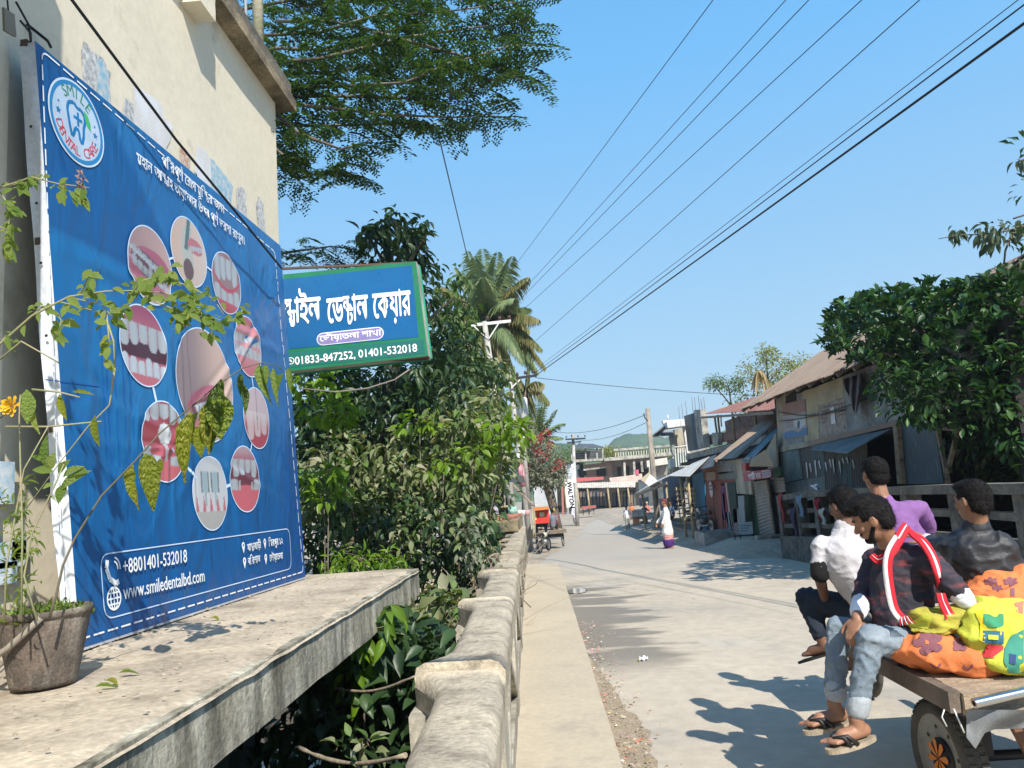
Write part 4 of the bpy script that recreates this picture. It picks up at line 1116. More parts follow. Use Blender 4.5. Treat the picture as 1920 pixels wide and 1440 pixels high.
ad=thing('advert_stand','folding frame stand with white printed board beside the green curtain','sign',tuple(PG(1395,1028)))
g0=PG(1379,1030);Ys=g0 .y
zb=g0 .z
for(p,q)in(((1375,982),(1380,1030)),((1386,984),(1390,1028)),((1411,981),(1414,1028)),((1376,1005),(1413,1003))):
 MB().bar(PY(*p,Ys),PY(*q,Ys),.03,.03).build('frame_bar',M_STEEL,ad)
fro('board',[(1384,980),(1386,1002),(1412,1001),(1410,978)],Ys,.02,flat('advert_white',(.40,.47,.50),.6),ad);fro('board',[(1375,981),(1376,1000),(1384,1001),(1383,980)],Ys,.02,flat('advert_pink',(.35,.27,.28),.6),ad)
for k in range(3):
 for j in range(7-k):
  x=1388+j*3;y=984+k*5;fro('print_mark',[(x,y),(x+.2,y+2.4),(x+2,y+2.2),(x+1.9,y-.2)],Ys-.021,.002,flat('advert_script',(.05,.15,.2)),ad)
# == brick upper storey C and the row of shop fronts below
hc=thing('brick_house','unfinished brick building with open upper floor, dark tin panels and red tin roof','building',(8.5,34,0))
CX=8.0
mb=MB();y0,y1=PX(1445,800,CX).y,PX(1286,800,CX).y;zf=PX(1345,836,CX).z;zt=PX(1330,770,CX).z
mb.box(CX+2.2,CX+6,y0-3,y1,-1,zt-.1);mb.build('inner_wall',M_BRICK,hc)
mb=MB();mb.box(CX-.15,CX+6,y0-3,y1+.2,zf-.35,zf-.1);obj('floor_slab',rough_mesh(mb.mesh('floor_slab',M_CONC),.02,2,4),hc)
mb=MB();mb.box(CX+.1,CX+6,y0-3,y1,-1,zf-.35);mb.build('lower_wall',M_BRICK,hc)
fac('low_wall',[(1322,818),(1324,836),(1440,812),(1438,796)],CX+.1,.12,M_BRICK,hc)
fac('tin_panel',[(1284,780),(1292,846),(1304,844),(1297,776)],CX,.05,M_TIND,hc);fac('tin_panel',[(1297,776),(1304,844),(1320,840),(1313,770)],CX-.03,.05,mat('blue_tin',(.045,.09,.13),(.03,.05,.07),scale=3,stretch=(1,3,.3)),hc)
fac('column',[(1312,768),(1320,840),(1332,838),(1324,767)],CX-.1,.3,M_CONC,hc);fac('column',[(1343,811),(1345,836),(1355,834),(1354,811)],CX-.05,.2,M_CONC,hc)
for(p,q,r_)in(((1340,780),(1345,815),.05),((1346,778),(1350,815),.05),((1374,776),(1378,828),.06),((1352,778),(1353,800),.03),((1384,776),(1386,792),.03),((1415,768),(1420,815),.06)):
 a=PX(*p,CX-.05);b=PX(*q,CX-.05);mb=MB();mb.tube([a,a.lerp(b,.5)+Vector((0,.06,0)),b],r_,8);mb.build('bamboo_prop',M_BAMB,hc)
ra,rb=PX(1322,776,CX-.4),PX(1452,768,CX-.4);rc,rd=rb+Vector((3,0,.75)),ra+Vector((3,0,.75))
for k in range(7):
 MB().corr(ra.lerp(rb,k/7),ra.lerp(rb,(k+1.05)/7),rd.lerp(rc,(k+1.05)/7),rd.lerp(rc,k/7),6,.02).build('roof_sheet',mat('red_tin',(.27,.11,.075),(.22,.10,.08),scale=2,rough=.7,stain=(.3,.22,.18),samt=.4),hc)
mb=MB();mb.bar(ra-Vector((0,-.8,.1)),rb-Vector((0,0,.1)),.1,.1);mb.build('eave_beam',M_WOOD,hc)
for(x,y,z)in((1300,777,744),(1305,774,745),(1312,768,742),(1317,768,748),(1322,768,745),(1288,779,752),(1281,790,757),(1275,790,762)):
 a=PX(x,y,CX+.1);b=PX(x-3,z,CX+.1);MB().tube([a,b],.012,5).build('rebar',flat('rust_bar',(.16,.09,.06),.8),hc)
hs=thing('shop_row','shaded row of shop fronts with blue, brick red and teal doors under tin awnings','shop',(6.5,33,0))
DX=6.3
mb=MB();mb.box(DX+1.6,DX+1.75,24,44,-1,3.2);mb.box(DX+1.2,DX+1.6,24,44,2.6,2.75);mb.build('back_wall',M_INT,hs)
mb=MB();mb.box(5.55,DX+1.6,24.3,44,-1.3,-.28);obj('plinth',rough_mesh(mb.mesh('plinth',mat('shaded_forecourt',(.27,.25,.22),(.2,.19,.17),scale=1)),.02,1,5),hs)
fac('blue_door',[(1300,892),(1307,987),(1317,990),(1311,888)],DX,.06,mat('blue_shutter',(.045,.13,.19),(.03,.09,.14),scale=3,stretch=(1,6,.3)),hs)
fac('blue_door',[(1311,888),(1317,990),(1328,993),(1322,884)],DX-.04,.06,mat('bright_blue_shutter',(.03,.19,.34),(.03,.12,.22),scale=3,stretch=(1,6,.3)),hs)
for k in range(4):
 x=1325+7.4*k;fac('red_shutter',[(x,900+k*.6),(x+4.5,982+5*k),(x+11.3,985+5*k),(x+7.1,899+.6*k)],DX-.02-.02*(k%2),.06,mat('brick_red_door',(.24,.08,.06),(.17,.065,.055),scale=3),hs)
fac('door_lintel',[(1318,868),(1322,900),(1352,898),(1345,862)],DX,.08,M_BRICK,hs)
fac('small_board',[(1326,886),(1327,901),(1343,900),(1342,884)],DX-.08,.04,flat('buff_board',(.34,.27,.23),.7),hs)
c=PX(1334,917,DX-.11);mb=MB();mb.disc(c,.31,(-1,0,0),24);mb.lathe([(.31,0),(.31,.03)],c,(-1,0,0));mb.disc(c+Vector((-.03,0,0)),.31,(-1,0,0),24)
ds=mb.build('round_sign',flat('round_white',(.5,.5,.56),.5),hs);fac('sign_stripe',[(1330,910),(1330,913),(1338,912),(1338,909)],DX-.142,.004,flat('sign_navy',(.05,.05,.15)),hs)
fac('sign_script',[(1328,917),(1328,919),(1340,917.5),(1340,915.5)],DX-.142,.004,flat('sign_navy',(.05,.05,.15)),hs)
fac('meter_board',[(1346,886),(1348,900),(1381,898),(1380,882)],DX-.02,.05,mat('grey_green_board',(.17,.19,.17),(.13,.14,.13)),hs)
fac('door_frame',[(1344,900),(1346,906),(1382,904),(1381,898)],DX-.03,.06,mat('dull_red',(.22,.06,.05)),hs)
for(pts,m,nm)in(([(1346,905),(1361,996),(1364,997),(1349,905)],mat('dull_red',(.22,.06,.05)),'door_jamb'),([(1361,905),(1373,1000),(1376,1000),(1364,905)],flat('pale_red_jamb',(.45,.3,.28)),'door_jamb'),([(1350,912),(1357,975),(1364,975),(1360,910)],mat('purple_cloth',(.17,.07,.22),(.1,.04,.13),scale=5),'hanging_cloth'),([(1356,925),(1364,990),(1369,990),(1362,925)],flat('crimson_cloth',(.35,.02,.05)),'hanging_cloth'),([(1362,960),(1369,1000),(1376,1000),(1370,960)],flat('teal_cloth',(.10,.26,.30)),'hanging_cloth'),([(1366,905),(1375,985),(1386,985),(1380,903)],mat('bottle_green_door',(.02,.06,.05),(.015,.035,.03)),'green_door'),([(1376,955),(1379,985),(1388,980),(1384,953)],flat('pink_white_cloth',(.4,.33,.34)),'hanging_cloth')):
 fac(nm,pts,DX-.05,.04,m,hs)
fac('stall_back',[(1243,898),(1247,950),(1286,950),(1280,888)],DX+.9,.05,mat('blue_stall',(.045,.10,.15),(.03,.05,.08),scale=2),hs)
fac('ware_pile',[(1245,935),(1248,957),(1272,957),(1268,932)],DX+.4,.3,mat('blue_wares',(.14,.19,.27),(.06,.07,.10),scale=8),hs)
for k in range(8):
 y_=917+9*k;MB().bar(PX(1266+k*.7,y_+1,5.9),PX(1302+k*.8,y_-1,5.9),.035,.05).build('lattice_bar',M_BAMB,hs)
for k in range(4):
 MB().bar(PX(1268+10*k,914,5.86),PX(1277+10*k,984,5.86),.05,.05).build('lattice_post',M_BAMB,hs)
def aw(nm,w0,w1,o1,o0,m,th=.02,lab=None):
 mb=MB();mb.slab(w0,o0,o1,w1,(-.2,0,1),th);return mb.build(nm,m,hs,label=lab)
aw('awning',PX(1300,868,DX),PX(1330,856,DX),PX(1292,893,4.95),PX(1254,892,4.95),M_TINW,lab='pale crumpled tin awning')
aw('awning',PX(1323,860,DX),PX(1343,852,DX),PX(1337,874,5.7),PX(1312,880,5.6),M_TIND)
aw('awning',PX(1222,905,DX),PX(1285,876,DX),PX(1252,893,5.0),PX(1190,926,5.0),M_TINW)
mb=MB();mb.bar(PX(1190,930,4.95),PX(1250,906,4.95),.06,.12);mb.build('awning_beam',M_WOOD,hs)
for(x,y0_,y1_)in((1204,925,975),(1248,905,985),(1275,893,915),(1289,893,985)):
 a=PX(x,y0_,5.1);b=Vector((5.1+.02,a.y-.0,gz(a.y)+.2));mb=MB();mb.tube([a,b],.05,8);mb.build('awning_post',M_BAMB,hs)
# == pale balcony house D
hd=thing('balcony_house','pale painted house with balcony bars, flat white roof edge and grey canopy','building',(8,47,0))
Yd=46.0
fro('roof_edge',[(1243,795),(1245,806),(1285,801),(1284,790)],Yd,1.5,M_PWHITE,hd);fro('roof_kerb',[(1240,790),(1242,796),(1284,791),(1283,787)],Yd+.1,.5,M_PWHITE,hd)
a=[PY(1243,797,Yd),PY(1224,815,Yd+3),PY(1226,818,Yd+3),PY(1262,815,Yd)]
mb=MB();mb.slab(PY(1243,799,Yd-1.4),PY(1222,816,Yd-1),PY(1230,817,Yd+3.5),PY(1250,800,Yd+3.5),(0,0,1),.08);mb.slab(PY(1225,817,Yd-.8),PY(1260,815,Yd-.8),PY(1262,806,Yd+2),PY(1243,806,Yd+2),(0,0,1),.06);mb.build('canopy',M_GREYW,hd)
fro('dark_column',[(1253,815),(1259,852),(1264,851),(1260,813)],Yd,.5,M_GREYW,hd);fro('wall',[(1262,806),(1267,850),(1283,848),(1281,803)],Yd+1.2,.3,M_OLDW,hd)
fro('white_column',[(1279,802),(1286,850),(1291,850),(1285,801)],Yd,.4,M_PWHITE,hd);fro('white_column',[(1260,812),(1262,838),(1265,838),(1264,811)],Yd,.2,M_PWHITE,hd)
for k in range(7):
 x=1260+k*4.6;fro('baluster',[(x,840-k*.5),(x+2.5,878-k),(x+4.0,878-k),(x+1.6,840-k*.5)],Yd-.2,.12,M_PWHITE,hd)
fro('balcony_slab',[(1258,877),(1259,882),(1295,878),(1294,873)],Yd,1.2,M_CONC,hd);fro('lower_storey',[(1255,880),(1262,925),(1300,922),(1294,876)],Yd+1.5,1,M_TIND,hd)
fro('hand_rail',[(1258,838),(1259,840),(1291,836),(1291,834)],Yd-.2,.2,M_PWHITE,hd)
fro('side_wall',[(1283,790),(1292,880),(1330,880),(1325,790)],Yd+1.5,.3,M_GREYW,hd)
fro('white_cabinet',[(1252,862),(1253,878),(1262,877),(1261,860)],Yd-.1,.8,M_PWHITE,hd)
mb=MB();mb.tube([PY(1253,786,Yd),PY(1251,778,Yd)],.04,6);mb.build('finial',M_PWHITE,hd)
# == far terrace at the bend
def farhouse(nm,lab,loc):return thing(nm,lab,'building',loc)
hf=farhouse('terrace_building','far pale building with a balustrade roof terrace above the shops at the bend',(12,97,-1))
Yf=96.0
fro('back_wall',[(1135,866),(1138,950),(1252,945),(1250,850)],Yf+3.5,.3,mat('dusty_wall',(.30,.26,.22),(.22,.19,.17),scale=.5,stain=(.12,.1,.09),samt=.5),hf)
fro('terrace_slab',[(1128,861),(1129,867),(1256,856),(1255,850)],Yf+3.6,4.2,M_CONC,hf)
fro('top_rail',[(1150,842),(1150,846),(1258,838),(1258,834)],Yf,.4,M_CONC,hf)
for k in range(22):
 x=1153+k*4.8;fro('baluster',[(x,845-k*.35),(x+.8,864-k*.42),(x+2.4,864-k*.42),(x+1.7,845-k*.35)],Yf,.2,mat('pale_baluster',(.5,.47,.40),(.4,.37,.3)),hf)
for(x,y0_,y1_)in((1168,866,905),(1186,864,900),(1200,862,885),(1215,862,900)):fro('column',[(x,y0_),(x+2,y1_),(x+6,y1_),(x+4,y0_)],Yf+.2,.4,M_CONC,hf)
for(x,y,w_,h_)in((1158,876,7,17),(1174,874,6,22),(1193,868,15,20),(1205,880,14,20),(1160,919,14,26)):fro('opening',R4(x,y,x+w_,y+h_,-1),Yf+3.1,.1,M_INT,hf)
fro('gallery_parapet',[(1142,896),(1145,908),(1205,903),(1203,888),(1170,893)],Yf,.3,mat('pinkish_rubble',(.45,.33,.29),(.5,.42,.37),scale=1.5,rough=1),hf)
fro('pale_sheet',[(1212,864),(1213,876),(1252,870),(1250,858)],Yf-20,.2,M_TINW,hf)
fro('cloth',[(1191,882),(1192,893),(1198,892),(1197,880)],Yf-.2,.1,flat('rose_cloth',(.5,.08,.14)),hf)
hg=farhouse('ruined_brick_house','far half broken brick house with an open roof frame and red awning band',(5,99,-1))
fro('brick_wall',[(1095,872),(1098,908),(1150,905),(1146,866)],Yf+3,.3,mat('rose_brick',(.36,.23,.18),(.42,.32,.27),scale=1.2,rough=1,bump=.5),hg)
fro('opening',[(1118,879),(1119,893),(1137,892),(1136,878)],Yf+2.6,.1,M_INT,hg);fro('opening',[(1083,880),(1085,893),(1100,891),(1098,878)],Yf+2.6,.1,M_INT,hg)
fro('slab',[(1076,864),(1077,868),(1147,864),(1146,860)],Yf+3,3,M_CONC,hg);fro('sunshade',[(1093,880),(1094,883),(1134,878),(1134,875)],Yf+1.8,1.2,M_CONC,hg)
fro('red_band',[(1081,896),(1082,904),(1132,899),(1131,894)],Yf+1,.3,flat('red_band',(.42,.10,.10),.6),hg)
for x in(1070,1096,1117,1128):fro('roof_post',[(x,839),(x+1,864),(x+4,864),(x+3,838)],Yf+2,.4,M_CONC,hg)
for k in range(5):fro('roof_batten',[(1071,844+4.4*k),(1071,845.2+4.4*k),(1131,843.2+4.4*k),(1131,842+4.4*k)],Yf+2.2,.1,M_WOOD,hg)
fro('roof_back',[(1074,846),(1075,862),(1128,861),(1127,845)],Yf+7,.1,M_TIND,hg)
mb=MB();mb.slab(PY(1068,841,Yf+1),PY(1132,838,Yf+1),PY(1112,832,Yf+6),PY(1086,832,Yf+6),(0,0,1),.1);mb.build('tin_roof',M_TIND,hg)
fro('dark_bay',[(1056,868),(1058,905),(1097,905),(1093,868)],Yf+4,.2,M_INT,hg)
for(x0,x1)in((1060,1072),(1078,1086)):fro('pale_wall',[(x0,872),(x0+1,905),(x1+1,905),(x1,871)],Yf+3.2,.2,M_PWHITE,hg)
hh=farhouse('bend_shops','far open shops with pale tin awnings facing down the road at the bend',(8,93,-1))
for k in range(6):
 x0,x1=1078+k*19,1078+(k+1)*19
 A1,B1=PY(x0,906-k*.6,Yf-.5),PY(x1,905-k*.6,Yf-.5);A2,B2=PY(x0-1,915-k*.3,Yf-3.2),PY(x1-1,915-k*.3,Yf-3.2)
 MB().corr(A2,B2,B1,A1,6,.04).build('awning',M_TINW,hh)
 fro('shop_interior',[(x0,912),(x0+2,953),(x1+1.5,952),(x1,911)],Yf+2,.1,M_INT,hh)
 for(q,c)in((.15,(.10,.10,.14)),(.45,(.22,.14,.10)),(.75,(.08,.10,.10))):
  xx=x0+19*q;fro('goods',[(xx,922+4*q),(xx+1,948),(xx+5,948),(xx+4,921)],Yf+1.5,.3,flat('goods_%d'%int(q*100),c),hh)
 if k!=2:
  a=PY(x0+4,914,Yf-3);MB().tube([a,Vector((a.x+.1,a.y,-1.3))],.11,8).build('awning_post',M_BAMB,hh)
fro('side_wall',[(1196,900),(1199,950),(1250,946),(1248,890)],80,.3,M_TIND,hh);fro('side_wall',[(1045,905),(1049,958),(1082,955),(1080,905)],Yf+1,.2,M_INT,hh)
hi=farhouse('left_roadside_shops','low shops with pale teal hoarding on the left behind the parked rickshaw van',(0,46,-1))
fro('hoarding',[(1000,914),(1004,966),(1046,962),(1040,908)],47,.1,mat('washed_hoarding',(.46,.45,.47),(.36,.40,.42),scale=.7,stain=(.2,.38,.42),sscale=.6,samt=.4),hi)
fro('beam',[(1038,906),(1038,910),(1070,908),(1070,904)],60,.4,M_WOOD,hi);fro('interior',[(1040,909),(1044,962),(1072,958),(1070,907)],62,.2,M_INT,hi)
for(x,c)in((1040,(.42,.43,.42)),(1052,(.34,.14,.12)),(1061,(.3,.28,.28))):fro('shop_post',[(x,912),(x+2,966),(x+6,966),(x+4,912)],55,.3,flat('post_%d'%x,c,.8),hi)
mb=MB();mb.smooth=True
pts_l=[(5.4,50),(7.6,60),(11.2,72),(16,82),(24,90)]
vs=[]
for(x,y)in pts_l:vs+=[(x-9.5,y+9,gz(y)+.0),(x+3.5,y-4,gz(y)+.0)]
# == poles and wires
def pole(nm,lab,y,bot,top,r0,r1,m,cat='utility pole'):
 b=PY(*bot,y);t_=PY(*top,y);d=(t_-b).normalized()
 g=b-d*((b.z-(gz(y)-.4))/d.z)
 t=thing(nm,lab,cat,tuple(g));mb=MB();mb.tube([g,g.lerp(t_,.5),t_],[r0,(r0+r1)/2,r1],14);mb.build('shaft',m,t)
 return t,g,t_
M_POLE=mat('pole_concrete',(.43,.41,.37),(.33,.31,.28),scale=2,rough=.9,stain=(.16,.15,.13),samt=.5)
M_POLEW=mat('pole_wood',(.34,.30,.25),(.22,.19,.16),scale=3,rough=.9,stretch=(4,4,.4),stain=(.1,.09,.08),samt=.5)
def band(t,a,b,r,m,nm):
 MB().tube([a,b],r,14).build(nm,m,t)
t1,g1,h1=pole('utility_pole','leaning concrete pole with a blue notice wrapped round it, nearest on the left',26.5,(962,962),(908,603),.15,.09,M_POLE)
def on1(f):return g1 .lerp(h1,f)
def frac(g,h,py,y):
 lo,hi=0,1
 for _ in range(30):
  m_=(lo+hi)/2;p=g.lerp(h,m_);v=p-CP;s_=720-F*v.dot(CU)/v.dot(FW)
  if s_>py:lo=m_
  else:hi=m_
 return lo
band(t1,g1 .lerp(h1,frac(g1,h1,904,0)),g1 .lerp(h1,frac(g1,h1,868,0)),.145,mat('blue_notice',(.04,.16,.36),(.3,.4,.5),scale=9,rough=.6),'notice')
band(t1,g1 .lerp(h1,frac(g1,h1,963,0)),g1 .lerp(h1,frac(g1,h1,950,0)),.155,mat('teal_notice',(.05,.36,.26),(.5,.55,.5),scale=12),'notice')
a,b=PY(884,610,26.5),PY(958,602,26.5)
MB().bar(a,b,.08,.1).build('crossarm',M_PWHITE,t1)
for p in((889,612),(936,605)):MB().bar(PY(*p,26.4),PY(916,636,26.4),.04,.04).build('brace',M_PWHITE,t1)
def insulator(t,p):mb=MB();mb.lathe([(.0,.16),(.05,.15),(.05,.1),(.075,.08),(.04,.06),(.07,.02),(.03,0)],p,(0,0,1),10);mb.build('insulator',flat('brown_porcelain',(.08,.04,.03),.3),t)
for p in((886,606),(914,601),(955,599),(937,601)):insulator(t1,PY(*p,26.5))
t2,g2,h2=pole('utility_pole','slim pole with a pink painted band behind the nearest left pole',32,(985,945),(954,692),.125,.08,M_POLE)
band(t2,g2 .lerp(h2,frac(g2,h2,912,0)),g2 .lerp(h2,frac(g2,h2,868,0)),.13,mat('pink_band',(.55,.16,.20),(.5,.3,.3),scale=6),'painted_band')
band(t2,g2 .lerp(h2,frac(g2,h2,868,0)),g2 .lerp(h2,frac(g2,h2,850,0)),.122,M_PWHITE,'painted_band')
MB().bar(PY(930,714,31.9),PY(1006,704,31.9),.09,.1).build('crossarm',M_STEEL,t2)
for p in((945,718),(975,712)):MB().bar(PY(*p,31.8),PY(958,728,31.8),.05,.05).build('brace',M_PWHITE,t2)
for p in((932,710),(985,702),(1000,700),(970,705)):insulator(t2,PY(*p,32))
t5=thing('transformer','white cylinder transformer on its own slim post behind the poles, below the palm','transformer',tuple(PY(985,950,36)))
mb=MB();mb.lathe([(.01,-.62),(.27,-.6),(.28,.58),(.22,.64),(.01,.66)],PY(979,771,36),(0,0,1),18);mb.build('drum',M_PWHITE,t5)
mb=MB();mb.tube([PY(992,955,36),PY(974,740,36)],[.12,.08],10);mb.build('post',M_POLE,t5)
t3,g3,h3=pole('utility_pole','thin grey pole with two crossarms standing beside the white hanging banner',62,(1081,955),(1074,815),.17,.11,M_POLE)
MB().bar(PY(1060,824,61.8),PY(1098,822,61.8),.1,.12).build('crossarm',M_STEEL,t3);MB().bar(PY(1065,830,61.8),PY(1090,828,61.8),.08,.1).build('crossarm',M_STEEL,t3)
for p in((1062,821),(1072,819),(1084,820),(1097,819)):insulator(t3,PY(*p,61.8))
t4,g4,h4=pole('utility_pole','grey wooden pole leaning over the vendors on the right of the road',41,(1234,990),(1214,766),.165,.12,M_POLEW)
MB().tube([PY(1215,790,40.8),PY(1209,783,40.8),PY(1207,775,40.8)],.03,6).build('hook',M_STEEL,t4)
bd=thing('tilted_board','white square board hanging tilted on the leaning wooden pole','sign',tuple(PY(1222,904,40.6)))
Yt=40.6;fro('board',[(1209,905),(1228,921),(1239,907),(1219,889)],Yt,.05,mat('worn_white_board',(.66,.66,.64),(.56,.56,.55),scale=3),bd);fro('board_edge',[(1200,899),(1217,885),(1219,889),(1209,905)],Yt+.3,.05,mat('plywood_back',(.45,.38,.27)),bd)
fro('print_mark',[(1222,899),(1222,901),(1226,903),(1226,901)],Yt-.052,.003,flat('faint_print',(.3,.32,.36)),bd)
bn=thing('hanging_banner','tall white banner with vertical navy WALTON lettering beside the thin grey pole','banner',tuple(PY(1068,950,44)))
Yb=44;fro('cloth',[(1057,884),(1061,952),(1078,950),(1073,882)],Yb,.03,mat('banner_white',(.74,.75,.76),(.68,.69,.71),scale=1,fine=.03),bn);fro('banner_head',[(1057,882),(1058,898),(1074,897),(1073,879)],Yb-.031,.004,mat('banner_grey',(.42,.45,.52),(.5,.53,.6),scale=4),bn)
vs,fs=bold(layout('WALTON'),.07,.05);x0=min(v.x for v in vs);x1=max(v.x for v in vs)
p0,p1=PY(1063,903,Yb-.04),PY(1069.5,952,Yb-.04);q0=PY(1071.5,903,Yb-.04);mb=MB()
mb.add([p0+(p1-p0)*((v.x-x0)/(x1-x0))+(q0-p0)*(v.y/.74)for v in vs],fs);mb.build('lettering',flat('navy_print',(.02,.025,.09),.6),bn)
MB().tube([PY(1056,880,Yb),PY(1062,960,Yb)],.05,8).build('pole',M_BAMB,bn);MB().bar(PY(1055,882,Yb),PY(1075,879,Yb),.05,.05).build('cross_stick',M_BAMB,bn)
fro('second_banner',[(1071,870),(1073,905),(1080,905),(1078,869)],60,.03,flat('banner_pale',(.6,.62,.68)),tag(thing('small_banner','small white cloth strip tied to the thin grey pole above the tall banner','banner',tuple(PY(1075,900,60)))))
def wire(lab,a,b,r=.011,sag=.25,ext=1.6,nm='overhead_wire'):
 a=Vector(a);b=Vector(b);n_=24;mb=MB()
 e=a+(b-a)*ext;pts=[a.lerp(e,k/n_)-Vector((0,0,sag*4*(k/n_)*(1-k/n_)*ext))for k in range(n_+1)]
 mb.tube(pts,r,6)
 tag(mb.build(nm,M_BLACKW),lab,'wire','overhead wires crossing the sky')
WN=[((955,512),(1335,0),7.9,.008,26.5,'thin overhead wire farthest left where it leaves the top of the sky'),((962,565),(1471,0),7.9,.008,26.5,'thin overhead wire second from the left across the sky'),((965,572),(1514,0),7.9,.009,26.5,'thin overhead wire third from the left, close beside its neighbour'),((984,578),(1613,0),7.8,.009,26.5,'thin overhead wire fourth from the left across the sky'),((985,656),(1721,0),7.2,.009,31,'thin overhead wire fifth from the left, middle of the sky'),((1003,693),(1905,0),6.6,.007,32,'thinnest wire running beside the middle of the three lowest wires'),((1002,700),(1920,6),6.5,.012,32,'middle black wire of the three lowest wires'),((1006,703),(1920,41),6.2,.021,32,'thickest black cable, lowest of all the overhead wires')]
for(p,q,z,r_,y,lab)in WN:
 wire(lab,PY(*p,y),PZ(*q,z),r_*.8,.02,1.25)
def wire2(lab,a,b,r=.02,sag=.3):
 mb=MB();mb.tube([Vector(a).lerp(Vector(b),k/12)-Vector((0,0,sag*4*(k/12)*(1-k/12)))for k in range(13)],r,5);tag(mb.build('overhead_wire',M_BLACKW),lab,'wire')
wire2('thin wire from the left pole across the road above the far shops',PY(1003,708,32),PY(1420,742,34),.012,.1);wire2('thin sagging wire from the date palm to the wooden pole',PY(1030,808,62),PY(1214,776,41),.016,.5)
wire2('faint low wire between the far pole and the wooden pole',PY(1076,824,62),PY(1216,790,41),.014,.4)
wire2('dark wire hanging down from the feathery tree to the coconut palm',PY(818,235,15),PY(876,480,26),.016,.0)
# == foliage tools
def leaf_unit(nm,seg=4,curl=.35,fold=.25,peak=.42,wavy=0.0):
 """one leaf of unit length along +Y, unit width, folded on its midrib and curled down"""
 vs=[];fs=[]
 for i in range(seg+1):
  t=i/seg
  w_=(sin(pi*t**(math.log(.5)/math.log(peak)))if 0<t<1 else 0)*.5+(.012 if t in(0,1)else 0)
  y=t;z=-curl*t*t;wz=wavy*sin(i*2.4)
  vs+=[(-w_,y,z+fold*w_+wz),(0,y,z),(w_,y,z+fold*w_-wz)]
 for i in range(seg):
  a=i*3
  fs+=[(a,a+1,a+4,a+3),(a+1,a+2,a+5,a+4)]
 return np.array(vs,float),fs
def orient(D,U):
 D=D/(np.linalg.norm(D,axis=1,keepdims=True)+1e-9)
 X_=np.cross(D,U);X_/=(np.linalg.norm(X_,axis=1,keepdims=True)+1e-9)
 Z_=np.cross(X_,D)
 return X_,D,Z_
def join_leaves(name,unit,P,D,U,L_,Wd,m,parent,kind='stuff',**k):
 v0,f0=unit;n=len(P);X_,Y_,Z_=orient(D,U)
 V=P[:,None,:]+X_[:,None,:]*(v0[None,:,0:1]*Wd[:,None,None])+Y_[:,None,:]*(v0[None,:,1:2]*L_[:,None,None])+Z_[:,None,:]*(v0[None,:,2:3]*L_[:,None,None])
 nv=len(v0);f=np.array(f0);Fc=(f[None]+(np.arange(n)*nv)[:,None,None]).reshape(-1,f.shape[1])
 me=bpy.data.meshes.new(name)
 me.vertices.add(n*nv);me.vertices.foreach_set('co',V.reshape(-1))
 me.loops.add(Fc.size);me.loops.foreach_set('vertex_index',Fc.reshape(-1).astype(np.int32))
 me.polygons.add(len(Fc));me.polygons.foreach_set('loop_start',np.arange(0,Fc.size,f.shape[1],dtype=np.int32))
 me.polygons.foreach_set('loop_total',np.full(len(Fc),f.shape[1],np.int32));me.polygons.foreach_set('use_smooth',np.ones(len(Fc),bool))
 me.materials.append(m);me.update(calc_edges=True);me.validate()
 return obj(name,me,parent,kind=kind,**k)
_um={}
def single_leaves(unit,key,P,D,U,L_,Wd,m,parent,name='leaf'):
 if key not in _um:
  me=bpy.data.meshes.new(name);me.from_pydata([tuple(v)for v in unit[0]],[],unit[1]);me.materials.append(m)
  me.polygons.foreach_set('use_smooth',[True]*len(me.polygons));_um[key]=me
 X_,Y_,Z_=orient(D,U);iv=W(parent).inverted()
 for i in range(len(P)):
  M=Matrix(((X_[i][0]*Wd[i],Y_[i][0]*L_[i],Z_[i][0]*L_[i],P[i][0]),(X_[i][1]*Wd[i],Y_[i][1]*L_[i],Z_[i][1]*L_[i],P[i][1]),(X_[i][2]*Wd[i],Y_[i][2]*L_[i],Z_[i][2]*L_[i],P[i][2]),(0,0,0,1)))
  o=bpy.data.objects.new(name,_um[key]);COL.objects.link(o);o.parent=parent;o.matrix_parent_inverse=iv;o.matrix_basis=M
def inpoly(x,y,poly):
 c=False;n=len(poly);j=n-1
 for i in range(n):
  if(poly[i][1]>y)!=(poly[j][1]>y)and x<(poly[j][0]-poly[i][0])*(y-poly[i][1])/(poly[j][1]-poly[i][1])+poly[i][0]:c=not c
  j=i
 return c
def spots(poly,n,y0,y1):
 """n points through the body of a crown seen as poly between the depths y0 and y1"""
 xs_=[p[0]for p in poly];ys_=[p[1]for p in poly];out=[]
 while len(out)<n:
  x,y=random.uniform(min(xs_),max(xs_)),random.uniform(min(ys_),max(ys_))
  if inpoly(x,y,poly):out.append(PY(x,y,random.uniform(y0,y1)))
 return out
def clump_leaves(centres,per,spread,size,out=.6,droop=.3,asp=.45,var=.35,rosette=False,up=0.0):
 P=[];D=[];U=[];L_=[]
 for c in centres:
  ax=Vector((random.gauss(0,1),random.gauss(0,1),random.gauss(.3,.6))).normalized()
  n=max(2,int(random.gauss(per,per*.3)))
  for _ in range(n):
   d=Vector((random.gauss(0,1),random.gauss(0,1),random.gauss(0,.8))).normalized()
   if rosette:
    d=(d*.75+Vector((0,0,up))).normalized();p=Vector(c)+Vector((random.gauss(0,.3),random.gauss(0,.3),random.gauss(0,.25)))*spread
   else:
    p=Vector(c)+d*spread*random.random()**.6
    d=(d*out+ax*.4+Vector((0,0,up-droop))).normalized()
   P.append(p);D.append(d);U.append(Vector((random.gauss(0,.35),random.gauss(0,.35)-.25,1)).normalized());L_.append(size*random.uniform(1-var,1+var))
 P=np.array(P);D=np.array(D);U=np.array(U);L_=np.array(L_)
 return P,D,U,L_,L_*asp
